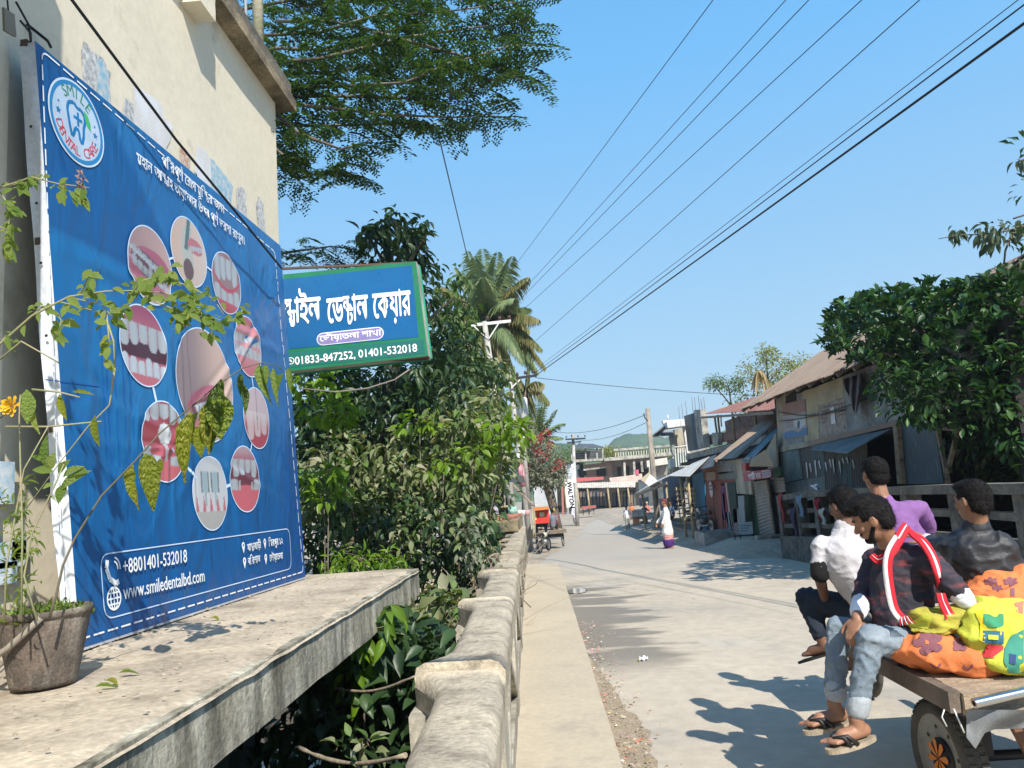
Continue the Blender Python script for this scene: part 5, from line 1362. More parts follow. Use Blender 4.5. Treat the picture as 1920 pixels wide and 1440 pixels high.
def put(name,data,unit,key,m,parent,single=0,**k):
 P,D,U,L_,Wd=data;n=len(P);idx=RNG.permutation(n)
 order=np.argsort(P[:,1]+RNG.random(n)*.4*(P[:,1].max()-P[:,1].min()))
 a,b=order[:single],order[single:]
 if single:single_leaves(unit,key,P[a],D[a],U[a],L_[a],Wd[a],m,parent)
 if len(b):join_leaves(name,unit,P[b],D[b],U[b],L_[b],Wd[b],m,parent,**k)
U2=leaf_unit('far',2,.25,.3);U4=leaf_unit('near',4,.3,.3);U4O=leaf_unit('obovate',4,.15,.25,.62);UH=leaf_unit('hang',7,.25,.45,.4,.035);UR=leaf_unit('round',5,.2,.25,.5)
M_BARK=mat('bark',(.16,.13,.10),(.10,.08,.06),scale=5,rough=1,bump=.6,stain=(.22,.2,.16),samt=.5)
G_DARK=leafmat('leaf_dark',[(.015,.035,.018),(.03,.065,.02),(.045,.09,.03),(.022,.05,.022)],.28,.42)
G_DUST=leafmat('leaf_dusty',[(.07,.13,.03),(.20,.22,.11),(.05,.10,.025),(.33,.32,.22),(.10,.19,.04),(.24,.25,.15),(.04,.08,.02)],.3,.7,.25)
G_BRITE=leafmat('leaf_bright',[(.11,.22,.015),(.20,.32,.02),(.15,.26,.03),(.09,.17,.02)],.5,.4)
G_MID=leafmat('leaf_mid',[(.04,.09,.02),(.075,.14,.03),(.11,.16,.05),(.03,.07,.02)],.35,.5)
G_FEA=leafmat('leaf_feather',[(.012,.035,.018),(.025,.065,.022),(.065,.12,.02),(.015,.05,.028)],.35,.5)
G_GLOSS=leafmat('leaf_glossy',[(.010,.038,.013),(.018,.06,.016),(.045,.11,.02),(.014,.05,.018),(.03,.08,.02)],.22,.44,.35)
G_PALM=leafmat('leaf_palm',[(.12,.16,.05),(.20,.22,.09),(.28,.27,.12),(.34,.28,.17)],.35,.5)
G_PALMD=leafmat('leaf_palm_dark',[(.14,.22,.12),(.21,.28,.14),(.27,.32,.16)],.3,.5)
G_FAR=leafmat('leaf_far',[(.05,.10,.03),(.09,.15,.03),(.14,.19,.05),(.04,.08,.03)],.3,.7)
G_YEL=leafmat('leaf_yellowing',[(.11,.16,.03),(.20,.23,.04),(.26,.24,.07),(.08,.12,.03)],.35,.6)
G_GREY=leafmat('leaf_greyish',[(.14,.17,.11),(.22,.23,.17),(.08,.11,.07),(.28,.27,.2)],.2,.8)
def limb(parent,pts,r,name='branch',m=None):return MB().tube(pts,r,8).build(name,m or M_BARK,parent)
def sag(a,b,s,n=8):a=Vector(a);b=Vector(b);return[a.lerp(b,k/n)+Vector((.05*s*sin(k*2.1),.05*s*cos(k*1.7),s*sin(pi*k/n)))for k in range(n+1)]
# -- feathery tree over the roof
ft=thing('feathery_tree','big feathery leaved tree spreading over the roof edge at the top left','tree',(-7.5,12,-1.5))
limb(ft,[(-7.5,12,-2),(-7.2,11.8,3),(-6.2,11.2,6.2),(-4.6,10.6,8)],[.3,.25,.18,.12],'trunk')
BR=BRANCHES=[[(440,175),(560,165),(680,160),(760,155),(840,120),(960,85),(1010,85)],[(440,70),(600,60),(700,30),(850,20),(1000,0)],[(480,190),(600,200),(720,215),(850,220),(940,212)],[(480,120),(600,110),(760,70),(900,50),(990,40)],[(500,200),(560,250),(640,280),(700,262)],[(500,230),(560,235),(650,235),(760,230),(830,235)],[(500,290),(560,335),(620,320),(670,325)],[(440,20),(600,-10),(800,-30),(940,-10)],[(500,480),(560,470),(620,462),(670,468)],[(480,250),(530,290),(560,300)],[(440,110),(520,90),(640,95),(760,110),(860,150)],[(520,180),(640,180),(780,185),(880,165),(960,140)],[(700,60),(830,95),(930,120),(975,150)],[(560,10),(700,0),(830,-10)],[(520,140),(620,135),(720,120),(800,140)],[(520,40),(620,40),(720,60),(800,40)]]
lp=[];ld=[];lu=[];ll=[]
random.seed(12)
for bi,b_ in enumerate(BR):
 yd=[8.6,9.8,8.9,9.2,8.3,9.6,9.0,10.5,12,9,10.2,9.4,8.8,10.8,10,9.9][bi]
 pts=[PY(x,y,yd+.5*sin(i*1.3+bi))for i,(x,y)in enumerate(b_)]
 limb(ft,pts,[.028-.022*i/(len(pts)-1)for i in range(len(pts))])
 tot=sum((q-p).length for p,q in zip(pts,pts[1:]))
 nl=int(tot/(.098 if bi!=8 else .09))
 for k in range(nl):
  s_=k/nl*(len(pts)-1);i=int(s_);p=pts[i].lerp(pts[i+1],s_-i);t_=(pts[i+1]-pts[i]).normalized()
  side=t_.cross(Vector((0,0,1))).normalized()*(1 if k%2 else-1)
  d=(t_*.7+side*.9+Vector((0,0,random.uniform(-.35,.35)))).normalized()
  p=p+Vector((random.gauss(0,.08),random.gauss(0,.15),random.gauss(0,.05)))
  RL=random.uniform(.28,.46);npn=6
  for q in range(1,npn+1):
   a=p+d*RL*q/npn+Vector((0,0,-.14*(q/npn)**2*RL*2))
   sd=d.cross(Vector((0,0,1))).normalized()
   for sg_ in(-1,1):
    pd=(sd*sg_+d*.5+Vector((0,0,-.35))).normalized();PL=.17*(1-.35*q/npn)*random.uniform(.8,1.2)
    ps=pd.cross(Vector((0,0,1))).normalized()
    for z in range(1,5):
     o_=a+pd*PL*z/4+Vector((0,0,-.03*(z/4)**2))
     for s2 in(-1,1):
      lp.append(o_);ld.append(ps*s2+pd*.35+Vector((0,0,random.uniform(-.3,.1))));lu.append((random.gauss(0,.3),random.gauss(0,.3),1));ll.append(random.uniform(.048,.07))
lf=(np.array([[0,0,0],[.5,.5,0],[0,1,-.05],[-.5,.5,0]],float),[(0,1,2,3)])
ll=np.array(ll)
join_leaves('crown',lf,np.array(lp),np.array(ld),np.array(lu),ll,ll*.5,G_FEA,ft)
ctr=spots([(430,-60),(900,-60),(880,60),(800,150),(700,200),(620,250),(540,260),(520,180)],60,10.5,13)
d_=clump_leaves(ctr,55,.40,.065,out=.8,droop=.2,asp=.5);put('crown',d_,(lf[0],lf[1]),'fq',G_FEA,ft)
# -- broad dark leaved tree behind the sign
td=thing('broadleaf_tree','dark broad leaved tree rising behind the blue sign box','tree',(-3.2,12.5,-2))
limb(td,[(-3.6,12.5,-3),(-3.3,12.5,1),PY(760,620,12.4),PY(745,450,12.2)],[.16,.12,.07,.03],'trunk')
for(a,b)in(((750,560),(690,440)),((755,520),(800,440)),((750,500),(740,410)),((770,640),(850,560)),((740,700),(660,640))):limb(td,sag(PY(*a,12.3),PY(*b,12),.05),[.04-.003*k for k in range(9)])
c_=spots([(665,480),(680,450),(705,405),(770,395),(800,430),(815,520),(760,560),(700,520)],46,11.5,12.8)
put('crown',clump_leaves(c_,13,.16,.19,.5,.45,.42),U4,'dk',G_DARK,td,single=90)
c_=spots([(640,520),(820,490),(860,600),(930,700),(930,900),(560,900),(560,700)],330,12.5,15.5)
put('crown',clump_leaves(c_,16,.3,.17,.5,.4,.42),U4,'dk',G_DARK,td,single=40)
c_=spots([(570,690),(700,690),(860,660),(900,760),(760,800),(640,850),(570,860)],110,10.6,12.2)
put('crown',clump_leaves(c_,14,.28,.16,.5,.4,.42),U4,'dk',G_DARK,td)
tb=thing('roadside_tree','dusty grey green tree with drooping leaves between the sign and the coconut palm','tree',(-2.6,17,-1.5))
limb(tb,[(-2.9,17,-3),PY(880,760,17),PY(870,560,17)],[.12,.07,.02],'trunk')
c_=spots([(830,520),(860,510),(905,570),(888,640),(880,720),(925,720),(935,800),(840,820),(800,640),(812,560)],80,15.5,17.5)
put('crown',clump_leaves(c_,14,.22,.19,.5,.5,.42),U4,'mid',G_MID,tb,single=110)
c_=spots([(820,640),(950,680),(960,800),(860,900),(780,860),(780,700)],75,14.5,16.5)
put('crown',clump_leaves(c_,14,.25,.18,.5,.5,.42),U4,'dust',G_DUST,tb,single=60)
# -- shrubs behind the ledge and along the canal
sh=thing('dusty_shrub','wide dusty shrub with broad pale leaves filling the bank right of the billboard','shrub',(-2.6,11,-2.5))
for(a,b,y)in(((700,1150),(640,880),10.5),((720,1150),(760,850),10.8),((760,1150),(860,820),11.3),((800,1150),(900,860),12),((740,1180),(700,960),9.8)):
 limb(sh,sag(PY(*a,y),PY(*b,y-.4),.12),[.035-.003*k for k in range(9)],'stem')
c_=spots([(565,880),(600,820),(700,830),(780,780),(860,740),(940,740),(975,800),(960,880),(915,930),(905,960),(560,960)],210,9.6,12.5)
put('leaves',clump_leaves(c_,15,.22,.135,.55,.35,.5),U4,'dust',G_DUST,sh,single=180)
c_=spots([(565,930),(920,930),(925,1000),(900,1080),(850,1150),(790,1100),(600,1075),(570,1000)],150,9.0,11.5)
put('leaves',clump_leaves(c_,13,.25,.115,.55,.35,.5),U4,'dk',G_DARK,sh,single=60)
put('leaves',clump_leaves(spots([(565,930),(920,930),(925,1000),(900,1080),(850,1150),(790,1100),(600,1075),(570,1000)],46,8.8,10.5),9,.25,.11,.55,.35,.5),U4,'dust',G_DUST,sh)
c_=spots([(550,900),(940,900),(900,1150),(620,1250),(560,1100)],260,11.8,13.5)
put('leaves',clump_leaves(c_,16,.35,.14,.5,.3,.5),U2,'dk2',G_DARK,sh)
def sprig(nm,lab,polys,y0,y1,nc,per,sz,m,key,foot,single=200,unit=U4,spread=.13,**k):
 t=thing(nm,lab,'shrub',tuple(foot));cs=[]
 for i,pl in enumerate(polys):
  c=spots(pl,nc[i],y0,y1);cs+=c
  mid=sum(c,Vector())/len(c);limb(t,sag(foot,mid,.1),[.014-.001*q for q in range(9)],'stem')
  for p in c[::2]:limb(t,[mid,mid.lerp(p,.5)+Vector((0,0,.03)),p],[.006,.004,.002],'twig')
 put('leaves',clump_leaves(cs,per,spread,sz,asp=k.get('asp',.5),droop=k.get('droop',.3)),unit,key,m,t,single=single)
 return t
sprig('bright_shrub','bright yellow green sunlit sprigs beside the right edge of the billboard',[[(552,705),(610,700),(655,730),(668,790),(640,810),(560,760)],[(560,880),(640,870),(650,930),(575,950)]],8.2,8.9,[30,20],9,.115,G_BRITE,'brite',Vector((-2.7,8.9,-2.5)),asp=.52)
sprig('bright_shrub','lime coloured young leaves scattered over the middle of the dusty shrub',[[(755,785),(815,785),(818,810),(760,815)],[(862,835),(918,840),(915,870),(865,865)],[(905,800),(960,790),(990,800),(975,830),(920,830)],[(800,860),(850,850),(860,880),(805,890)]],9.3,9.9,[7,8,16,5],9,.125,G_BRITE,'brite',Vector((-1.9,10.4,-2.5)),asp=.55)
sprig('bright_shrub','light green weed just behind the far corner of the concrete ledge',[[(595,1040),(660,1035),(760,1050),(765,1062),(600,1062)]],8.0,8.6,[26],8,.10,G_BRITE,'brite',Vector((-2.2,8.3,-2.5)),asp=.28)
sprig('broadleaf_weed','pale dusty broad leaves hanging between the ledge end and the parapet',[[(650,1215),(720,1165),(815,1110),(880,1110),(900,1150),(850,1210),(760,1220),(690,1260)]],6.3,7.3,[60],8,.13,G_DUST,'dust',Vector((-1.5,6.4,-3)),asp=.62,spread=.12)
sprig('bright_weed','bright green drooping leaves under the concrete ledge near the parapet',[[(640,1210),(690,1150),(745,1130),(740,1180),(680,1240),(650,1290)]],5.2,6.0,[14],6,.15,G_BRITE,'brite',Vector((-1.6,5.8,-3)),asp=.4,droop=.7)
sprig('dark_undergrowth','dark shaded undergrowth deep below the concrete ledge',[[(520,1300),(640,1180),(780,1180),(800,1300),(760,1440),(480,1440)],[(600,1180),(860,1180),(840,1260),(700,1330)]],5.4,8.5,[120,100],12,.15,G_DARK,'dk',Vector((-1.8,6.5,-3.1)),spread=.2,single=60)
sprig('pale_weed','few pale leaves low in the dark gap beside the rope',[[(640,1380),(700,1370),(700,1410),(640,1410)]],3.4,3.7,[5],4,.075,G_DUST,'dust',Vector((-1.1,3.7,-3)),single=30,spread=.06)
tw=thing('dry_brush','tangle of dry grey twigs at the left foot of the parapet','shrub',(-1.4,9.5,-2.5));random.seed(5)
for k in range(60):
 a=PY(random.uniform(880,960),random.uniform(1080,1190),random.uniform(8.2,9.8));d=Vector((random.gauss(.1,.35),random.gauss(-.1,.3),random.uniform(.2,.7)))
 MB().tube([a-d*.8,a,a+d*.5+Vector((random.gauss(0,.06),0,0)),a+d*.8+Vector((random.gauss(0,.12),0,0))],[.008,.006,.004,.002],5).build('twig',mat('dry_twig',(.40,.33,.24),(.28,.23,.17),scale=6),tw)
put('leaves',clump_leaves(spots([(870,970),(950,990),(940,1100),(860,1180)],26,8,9.5),8,.15,.09,.5,.3,.45),U4,'gdust',G_GREY,tw)
for(lab,a,b)in(('frayed pale rope slung from the ledge to the parapet, upper one',PY(628,1290,5.3),PY(778,1268,4.6)),('thick frayed rope across the bottom of the dark gap',PY(560,1402,3.9),PY(760,1416,3.2))):
 mb=MB();pts=[a.lerp(b,k/14)-Vector((0,0,.05*sin(pi*k/14)))for k in range(15)];mb.tube(pts,[.006+.006*random.random()for _ in pts],7);tag(mb.build('rope',mat('frayed_rope',(.34,.28,.2),(.2,.16,.11),scale=30)),lab,'rope')
# -- palms
def frond(parent,base,d0,length,drop,m,n=34,ll_=.55,hang=.6,wd=.035,twist=0):
 d0=Vector(d0).normalized();pts=[]
 for i in range(11):
  t=i/10;pts.append(Vector(base)+d0*length*t+Vector((0,0,-drop*t*t)))
 mb=MB();mb.tube(pts,[.03*(1-.85*i/10)*length/3 for i in range(11)],5);P=[];D=[];U=[];L_=[]
 for k in range(2,n):
  t=k/n;s_=t*10;i=min(9,int(s_));p=pts[i].lerp(pts[i+1],s_-i);tn=(pts[i+1]-pts[i]).normalized();sd=tn.cross(Vector((0,0,1)))
  sd=sd.normalized()if sd.length>.05 else Vector((1,0,0))
  for q in(-1,1):
   P.append(p);D.append(sd*q*(1-hang*.5)+tn*.45+Vector((0,0,-hang+random.gauss(0,.1))));U.append(tn.cross(sd*q)*.2+Vector((0,0,1))+tn*.3);L_.append(ll_*(sin(pi*(t*.8+.15))**.7)*random.uniform(.85,1.1))
 v0,f0=leaf_unit('x',3,.45,.2,.35);X_,Y_,Z_=orient(np.array(D),np.array(U))
 for i in range(len(P)):
  mb.add([Vector(P[i])+Vector(X_[i])*v[0]*wd*2+Vector(Y_[i])*v[1]*L_[i]+Vector(Z_[i])*v[2]*L_[i]for v in v0],f0)
 return mb.build('frond',m,parent)
cp_=thing('coconut_palm','tall coconut palm with drooping yellowish fronds behind the nearest pole','tree',tuple(PY(945,950,34)))
cc=PY(916,606,34)
limb(cp_,[PY(955,960,34)-Vector((0,0,2)),PY(948,850,34),PY(930,720,34),cc+Vector((0,0,-.1))],[.30,.24,.21,.2],'trunk',mat('palm_bark',(.30,.27,.23),(.2,.18,.16),scale=3,rough=1,stretch=(1,1,6)))
random.seed(21)
for(ex,ey,dy,dr,m)in((905,466,0,.2,1),(880,470,.4,.5,1),(930,472,-.4,.4,1),(945,500,.5,.9,1),(982,520,-.4,1.6,0),(860,500,0,.9,1),(830,535,-.6,1.3,0),(815,600,.4,2.0,0),(985,620,.3,1.8,0),(1005,655,-.5,2.0,0),(1000,700,.8,2.3,1),(960,730,-1.0,2.6,0),(985,580,.9,1.2,1),(1000,600,-.8,1.5,0),(955,480,-.9,.5,1),(890,480,-1.2,.5,1),(1012,690,0,2.4,0),(975,680,-1.4,2.4,1),(850,600,-1,1.6,1),(930,720,.2,2.8,0),(870,700,-.4,2.6,0),(845,660,.7,2.4,0),(895,740,-.8,2.8,0),(960,560,-1.2,1.2,1),(870,560,1.2,1.2,1),(905,520,-1.5,.6,1),(925,530,1.5,.6,1),(975,760,.3,3,1)):
 e=PY(ex,ey,34+dy*1.6);v=e-cc+Vector((0,0,dr));v.x*=1.12;frond(cp_,cc,v,v.length,dr,G_PALMD if m else G_PALM,84,.85,.3+.2*dr/2,.038)
for k in range(6):mb=MB();a=k*1.05;mb.lathe([(.01,-.14),(.1,-.08),(.12,0),(.09,.1),(.01,.13)],cc+Vector((.3*cos(a),.3*sin(a),-.35)),n=8);mb.build('coconut',flat('coconut_green',(.16,.15,.05)),cp_)
p2=thing('coconut_palm','second palm lower and farther, its fronds hanging right of the white transformer','tree',tuple(PY(975,950,42)))
c2=PY(985,728,42);limb(p2,[PY(985,960,42),c2],[.2,.14],'trunk')
for(ex,ey,dr)in((1030,755,1.6),(1005,780,2),(1020,720,1),(960,700,1),(990,690,.6),(950,780,2),(970,800,2.4)):e=PY(ex,ey,42);v=e-c2+Vector((0,0,dr));frond(p2,c2,v,v.length,dr,G_PALM,50,.8,.5,.06)
dp=thing('date_palm','small bushy date palm with stiff arching fronds above the bougainvillea','tree',tuple(PY(1012,950,52)))
c3=PY(1003,835,52);limb(dp,[PY(1010,965,52),c3],[.3,.24],'trunk')
for(ex,ey,dr)in((975,770,.3),(990,755,.2),(1006,752,.2),(1022,758,.4),(1040,775,.6),(1053,800,1),(1050,825,1.1),(960,790,.6),(955,820,1),(1030,790,.4),(1015,770,.2),(985,780,.3),(1040,840,1.3),(1000,765,.2),(970,840,1.3),(1025,815,.8)):e=PY(ex,ey,52+random.uniform(-1,1));v=e-c3+Vector((0,0,dr));frond(dp,c3,v,v.length*1.1,dr,G_PALMD,40,.7,.0,.08)
# -- bougainvillea
bv=thing('bougainvillea','leaning bougainvillea tree with red flower clusters above the parked rickshaw','tree',tuple(PY(1046,995,38)))
limb(bv,[PY(1048,1000,38),PY(1040,960,38),PY(1028,915,38),PY(1020,880,38)],[.22,.2,.24,.12],'trunk')
for(x,y)in((985,870),(1000,845),(1040,870),(1055,885),(1015,835),(990,900)):limb(bv,sag(PY(1022,900,38),PY(x,y,38),.2),[.07-.006*k for k in range(9)])
random.seed(31)
c_=spots([(972,820),(995,805),(1020,825),(1040,845),(1060,865),(1062,900),(1045,915),(1010,905),(975,920)],200,36.5,39.5)
put('crown',clump_leaves(c_,26,.3,.13,.5,.2,.6),U2,'g2',G_GREY,bv)
put('crown',clump_leaves(spots([(975,860),(1050,880),(1050,910),(980,925)],70,38,40),26,.3,.13,.5,.2,.6),U2,'dk2',G_DARK,bv)
G_RED=leafmat('red_bract',[(.42,.02,.04),(.5,.05,.07),(.35,.02,.03)],.4,.6)
for(x,y,s_)in((985,829,1.4),(1005,845,1),(1022,855,1.1),(983,874,1.5),(1042,875,1),(1050,868,1),(1004,822,.7),(1027,838,.7),(1033,815,.6),(1017,823,.6)):
 c=PY(x,y,37.2);P,D,U,L_,Wd=clump_leaves([c+Vector((random.gauss(0,.1),random.gauss(0,.1),random.gauss(0,.1)))for _ in range(int(5*s_))],16,.14,.11,.8,0,.75)
 join_leaves('flower_cluster',U2,P,D,U,L_,Wd,G_RED,bv,kind=None)
# -- glossy tree on the right
gt=thing('glossy_tree','dense dark tree with glossy upright leaves overhanging the right railing','tree',(8.2,12.0,-.5))
limb(gt,[(8.8,13.2,-3),(8.7,13.2,1.5),(8.3,13.2,3.2),(7.8,13.3,4.4)],[.28,.24,.18,.1],'trunk')
for(x,y,yy_)in((1600,640,13.2),(1680,590,13.5),(1780,600,13.4),(1850,620,13.5),(1650,700,13.2),(1720,740,13.2),(1880,560,13.5),(1900,700,13.5)):limb(gt,sag((8.3,13.2,3.0),PY(x,y,yy_),-.15),[.09-.009*k for k in range(9)])
random.seed(41)
top=[(1540,650),(1552,605),(1590,580),(1625,555),(1660,540),(1700,548),(1760,552),(1830,540),(1870,520),(1990,480),(2000,700),(1900,720),(1760,740),(1690,720),(1650,690),(1600,680),(1560,665)]
c_=spots(top,430,11.2,13.4)+spots([(1540,600),(1560,575),(1640,530),(1700,525),(1760,535),(1860,520),(1900,560),(1600,620)],40,11.5,13)
put('crown',clump_leaves(c_,12,.09,.155,rosette=True,up=.75,asp=.5),U4O,'gl',G_GLOSS,gt,single=240)
c_=spots(top,420,13.2,15.5)
put('crown',clump_leaves(c_,14,.16,.17,rosette=True,up=.4,asp=.5),U2,'dk2',G_GLOSS,gt)
low=[(1640,690),(1720,720),(1990,690),(1990,900),(1880,830),(1800,800),(1735,790),(1690,790),(1655,745)]
c_=spots(low,210,11.6,13.4)
put('crown',clump_leaves(c_,12,.18,.15,.5,.35,.42),U4O,'gl',G_GLOSS,gt,single=50)
c_=spots([(1840,560),(1990,520),(1990,900),(1900,860),(1840,780)],170,11.3,12.8)
put('crown',clump_leaves(c_,13,.2,.16,.5,.25,.46),U4O,'gl',G_GLOSS,gt)
c_=spots([(1780,800),(1990,780),(1990,920),(1800,905)],80,12.8,14.5)
put('crown',clump_leaves(c_,14,.25,.16,.5,.3,.45),U2,'dk2',G_DARK,gt)
c_=spots([(1900,240),(2300,200),(2300,850),(1960,850)],300,12,15)
put('crown',clump_leaves(c_,14,.3,.17,.5,.2,.45),U2,'dk2',G_GLOSS,gt)
mb_=thing('overhanging_branch','thin leafy branch reaching in from the right edge above the glossy tree','branch',tuple(PY(1960,420,12)))
for pth in([(1990,400),(1900,430),(1850,440),(1800,440),(1760,448)],[(1990,440),(1900,500),(1875,520),(1850,530)],[(1990,270),(1930,295),(1905,305)],[(1900,430),(1885,470),(1880,520)],[(1990,390),(1930,400),(1900,410)]):
 limb(mb_,[PY(x,y,12)for x,y in pth],[.02-.0035*k for k in range(len(pth))])
random.seed(8)
c_=spots([(1765,432),(1790,428),(1850,425),(1890,400),(1940,405),(1940,480),(1880,470),(1840,450),(1800,455)],26,11.6,12.4)+spots([(1840,510),(1870,490),(1920,500),(1920,540),(1860,530)],12,11.6,12.4)+spots([(1900,300),(1940,290),(1940,320),(1905,325)],4,11.6,12.2)
put('leaves',clump_leaves(c_,8,.12,.15,.5,.65,.42),U4,'midb',leafmat('leaf_dull',[(.05,.08,.04),(.12,.15,.09),(.03,.06,.03),(.16,.18,.12)],.3,.5),mb_,single=200)
# -- trees behind the houses
def farpoly(nm,lab,cat,foot,trunk,poly,y0,y1,n,per,spread,sz,m,key='f2',**k):
 t=thing(nm,lab,cat,tuple(foot));limb(t,[foot]+trunk,[.22,.16,.1,.06][:len(trunk)+1],'trunk')
 c=spots(poly,n,y0,y1);put('crown',clump_leaves(c,per,spread,sz,.5,.2,.5),U2,key,m,t)
 for p in c[::max(1,len(c)//7)]:limb(t,[trunk[-1],trunk[-1].lerp(p,.6)+Vector((0,0,.1)),p],[.06,.04,.02])
 return t
random.seed(51)
yt=farpoly('yellowing_tree','yellow green tree with a pale dead frond rising behind the rusty roof','tree',PY(1440,900,40),[PY(1440,780,40),PY(1440,720,40)],[(1385,740),(1390,700),(1405,665),(1440,645),(1470,655),(1520,665),(1525,700),(1480,780),(1400,775),(1360,760)],38,42,150,24,.35,.16,G_YEL)
c=clump_leaves(spots([(1308,712),(1330,705),(1385,708),(1400,730),(1375,740),(1345,728),(1315,724)],36,38,40),22,.28,.14,.5,.2,.5);put('crown',c,U2,'far2',G_FAR,yt)
limb(yt,sag(PY(1380,775,39),PY(1335,722,39),.15),[.05-.004*k for k in range(9)]);limb(yt,[PY(1375,790,39),PY(1368,735,39),PY(1362,715,39)],[.05,.04,.02])
for k in range(7):frond(yt,PY(1423,695,37.5),Vector((.25*cos(k),.25*sin(k),.1)),.5+.1*(k%3),1.1+.25*(k%3),leafmat('dead_frond',[(.42,.32,.17),(.5,.40,.24)],.3,.8),22,.35,1.3,.04)
farpoly('small_tree','yellow green bush between the ruined brick house and the roof terrace','tree',PY(1135,900,118),[PY(1135,866,118)],[(1128,845),(1140,838),(1160,845),(1165,870),(1128,872)],112,120,50,26,.8,.4,G_YEL)
farpoly('small_tree','green tree seen through the balustrade of the far roof terrace','tree',PY(1225,900,118),[PY(1225,866,118)],[(1180,850),(1255,835),(1260,870),(1180,872)],112,120,70,26,.9,.4,G_FAR)
farpoly('roadside_tree','green tree crowns behind the far broken brick house','tree',PY(1060,940,125),[PY(1060,880,125)],[(1035,845),(1060,838),(1090,842),(1100,880),(1040,890)],115,130,80,26,1.0,.45,G_FAR)
random.seed(61)
for i,(x,y,h_,lab)in enumerate(((-9,24,6,'leafy tree behind the stall, left of the nearest pole'),(-7.5,33,7,'leafy tree behind the slim pole, hidden in the dense greenery'),(-10,44,9,'leafy tree farther back on the left roadside'),(-5.5,54,7,'leafy tree behind the low shops with pale hoarding'),(-4.6,19.5,4.2,'leafy tree behind the dusty shrub on the canal bank'),(-7,14,5,'leafy tree on the canal bank behind the sign box'))):
 t=thing('leafy_tree',lab,'tree',(x,y,gz(y)));limb(t,[(x,y,gz(y)-2.5),(x+.2,y,h_*.5),(x,y,h_*.8)],[.2,.15,.08],'trunk')
 cs=[Vector((x,y,h_*.55))+Vector((random.gauss(0,1),random.gauss(0,1),random.gauss(0,.9))).normalized()*random.random()**.4*h_*.42 for _ in range(90)]
 put('crown',clump_leaves(cs,30,.45,.2,.5,.2,.5),U2,'ff%d'%i,[G_MID,G_DUST,G_FAR,G_MID,G_DARK,G_DARK][i],t)
M_HILL=mat('hill_forest',(.05,.095,.05),(.085,.13,.055),scale=.09,rough=1,bump=1,bscale=.4,stain=(.03,.06,.035),sscale=.05,samt=.6,fine=.35)
def hill(lab_name,sil,y,dep):
 n=70;mb=MB();mb.smooth=True;rows=16;xs_=[sil[0][0]+(sil[-1][0]-sil[0][0])*i/n for i in range(n+1)]
 for j in range(rows+1):
  for i,px in enumerate(xs_):
   for(a,b)in zip(sil,sil[1:]):
    if a[0]<=px<=b[0]:py=a[1]+(b[1]-a[1])*(px-a[0])/(b[0]-a[0]);break
   top_=PY(px,py,y);t=j/rows;z=-1.5+(top_.z+1.5)*sin(t*pi/2)if j<=rows else 0
   z+=(2.2*noise.noise(Vector((px*.25,j*.9,y)))+1.2*noise.noise(Vector((px*.7,j*2.0,y))))*(.3+.7*t)
   mb.v.append((top_.x*(1-.1*(1-t)),y-dep*(1-t),z))
 for j in range(rows):
  for i in range(n):a=j*(n+1)+i;mb.f.append([a,a+1,a+n+2,a+n+1]);mb.m.append(0);mb.sm.append(True)
 b=len(mb.v)-(n+1);
 for i in range(n+1):v=mb.v[b+i];mb.v.append((v[0],v[1]+dep,-1.5))
 for i in range(n):a=b+i;mb.f.append([a,a+1,a+n+2,a+n+1]);mb.m.append(0);mb.sm.append(True)
 mb.build('hill',M_HILL,kind='structure')
hill('a',[(930,870),(980,850),(1030,838),(1065,833),(1100,838),(1130,850),(1170,870)],330,90)
hill('b',[(1090,880),(1130,846),(1150,826),(1172,816),(1215,815),(1240,822),(1275,822),(1300,832),(1400,840),(1560,860)],520,120)
hill('c',[(300,940),(500,905),(700,890),(850,870),(960,862),(1060,880)],420,100)
hill('d',[(1230,880),(1270,828),(1300,822),(1400,800),(1600,810),(2000,800),(2400,790)],300,90)
# -- pots and plants on the ledge
M_PAIL=mat('old_pail',(.13,.10,.08),(.07,.06,.05),scale=7,rough=.8,bump=.35,bscale=60,stain=(.30,.26,.21),sscale=7,samt=.5,stretch=(1,1,.22),fine=.35)
bu=thing('bucket','stained grey brown plastic bucket with weeds growing in it, left end of the ledge','bucket',tuple(PZ(80,1303,1.15)))
bc=PZ(82,1284,1.150)
rt=.5*158/F*bc.y;rb_=.5*112/F*bc.y;H_=.285
mb=MB();mb.lathe([(.001,.004),(rb_*.97,.003),(rb_,.02),(rb_+(rt-rb_)*.5,H_*.5),(rt*.965,H_*.86),(rt*.97,H_*.90),(rt*1.02,H_*.905),(rt*1.03,H_*.985),(rt*1.0,H_),(rt*.94,H_*.985),(rt*.93,H_*.8)],bc,n=40)
me=mb.mesh('pail',M_PAIL);rough_mesh(me,.003,9,0,1);obj('pail',me,bu)
mb=MB();mb.lathe([(.001,H_*.84),(rt*.93,H_*.82)],bc,n=30);mb.build('soil',mat('potting_soil',(.08,.06,.04),(.05,.035,.025),scale=20,rough=1,bump=1),bu)
mb=MB();A=radians(-20);hd_=[bc+Vector((rt*1.03*cos(a),rt*1.03*sin(a)*1.02,H_*.93-.13*sin((a-radians(-60))/radians(-145)*pi)))for a in[radians(-60-145*k/12)for k in range(13)]]
mb.tube(hd_,.012,8);mb.build('handle',mat('pail_handle',(.13,.11,.09),(.3,.26,.21),scale=12,rough=.9),bu)
sc_=thing('bucket','second bucket mostly out of the frame whose curved shadow falls on the ledge','bucket',(-1.98,1.75,1.15))
mb=MB();mb.lathe([(.001,.004),(.11,.003),(.16,.27),(.165,.30),(.15,.30)],(-1.98,1.75,1.15),n=30);mb.build('pail',M_PAIL,sc_)
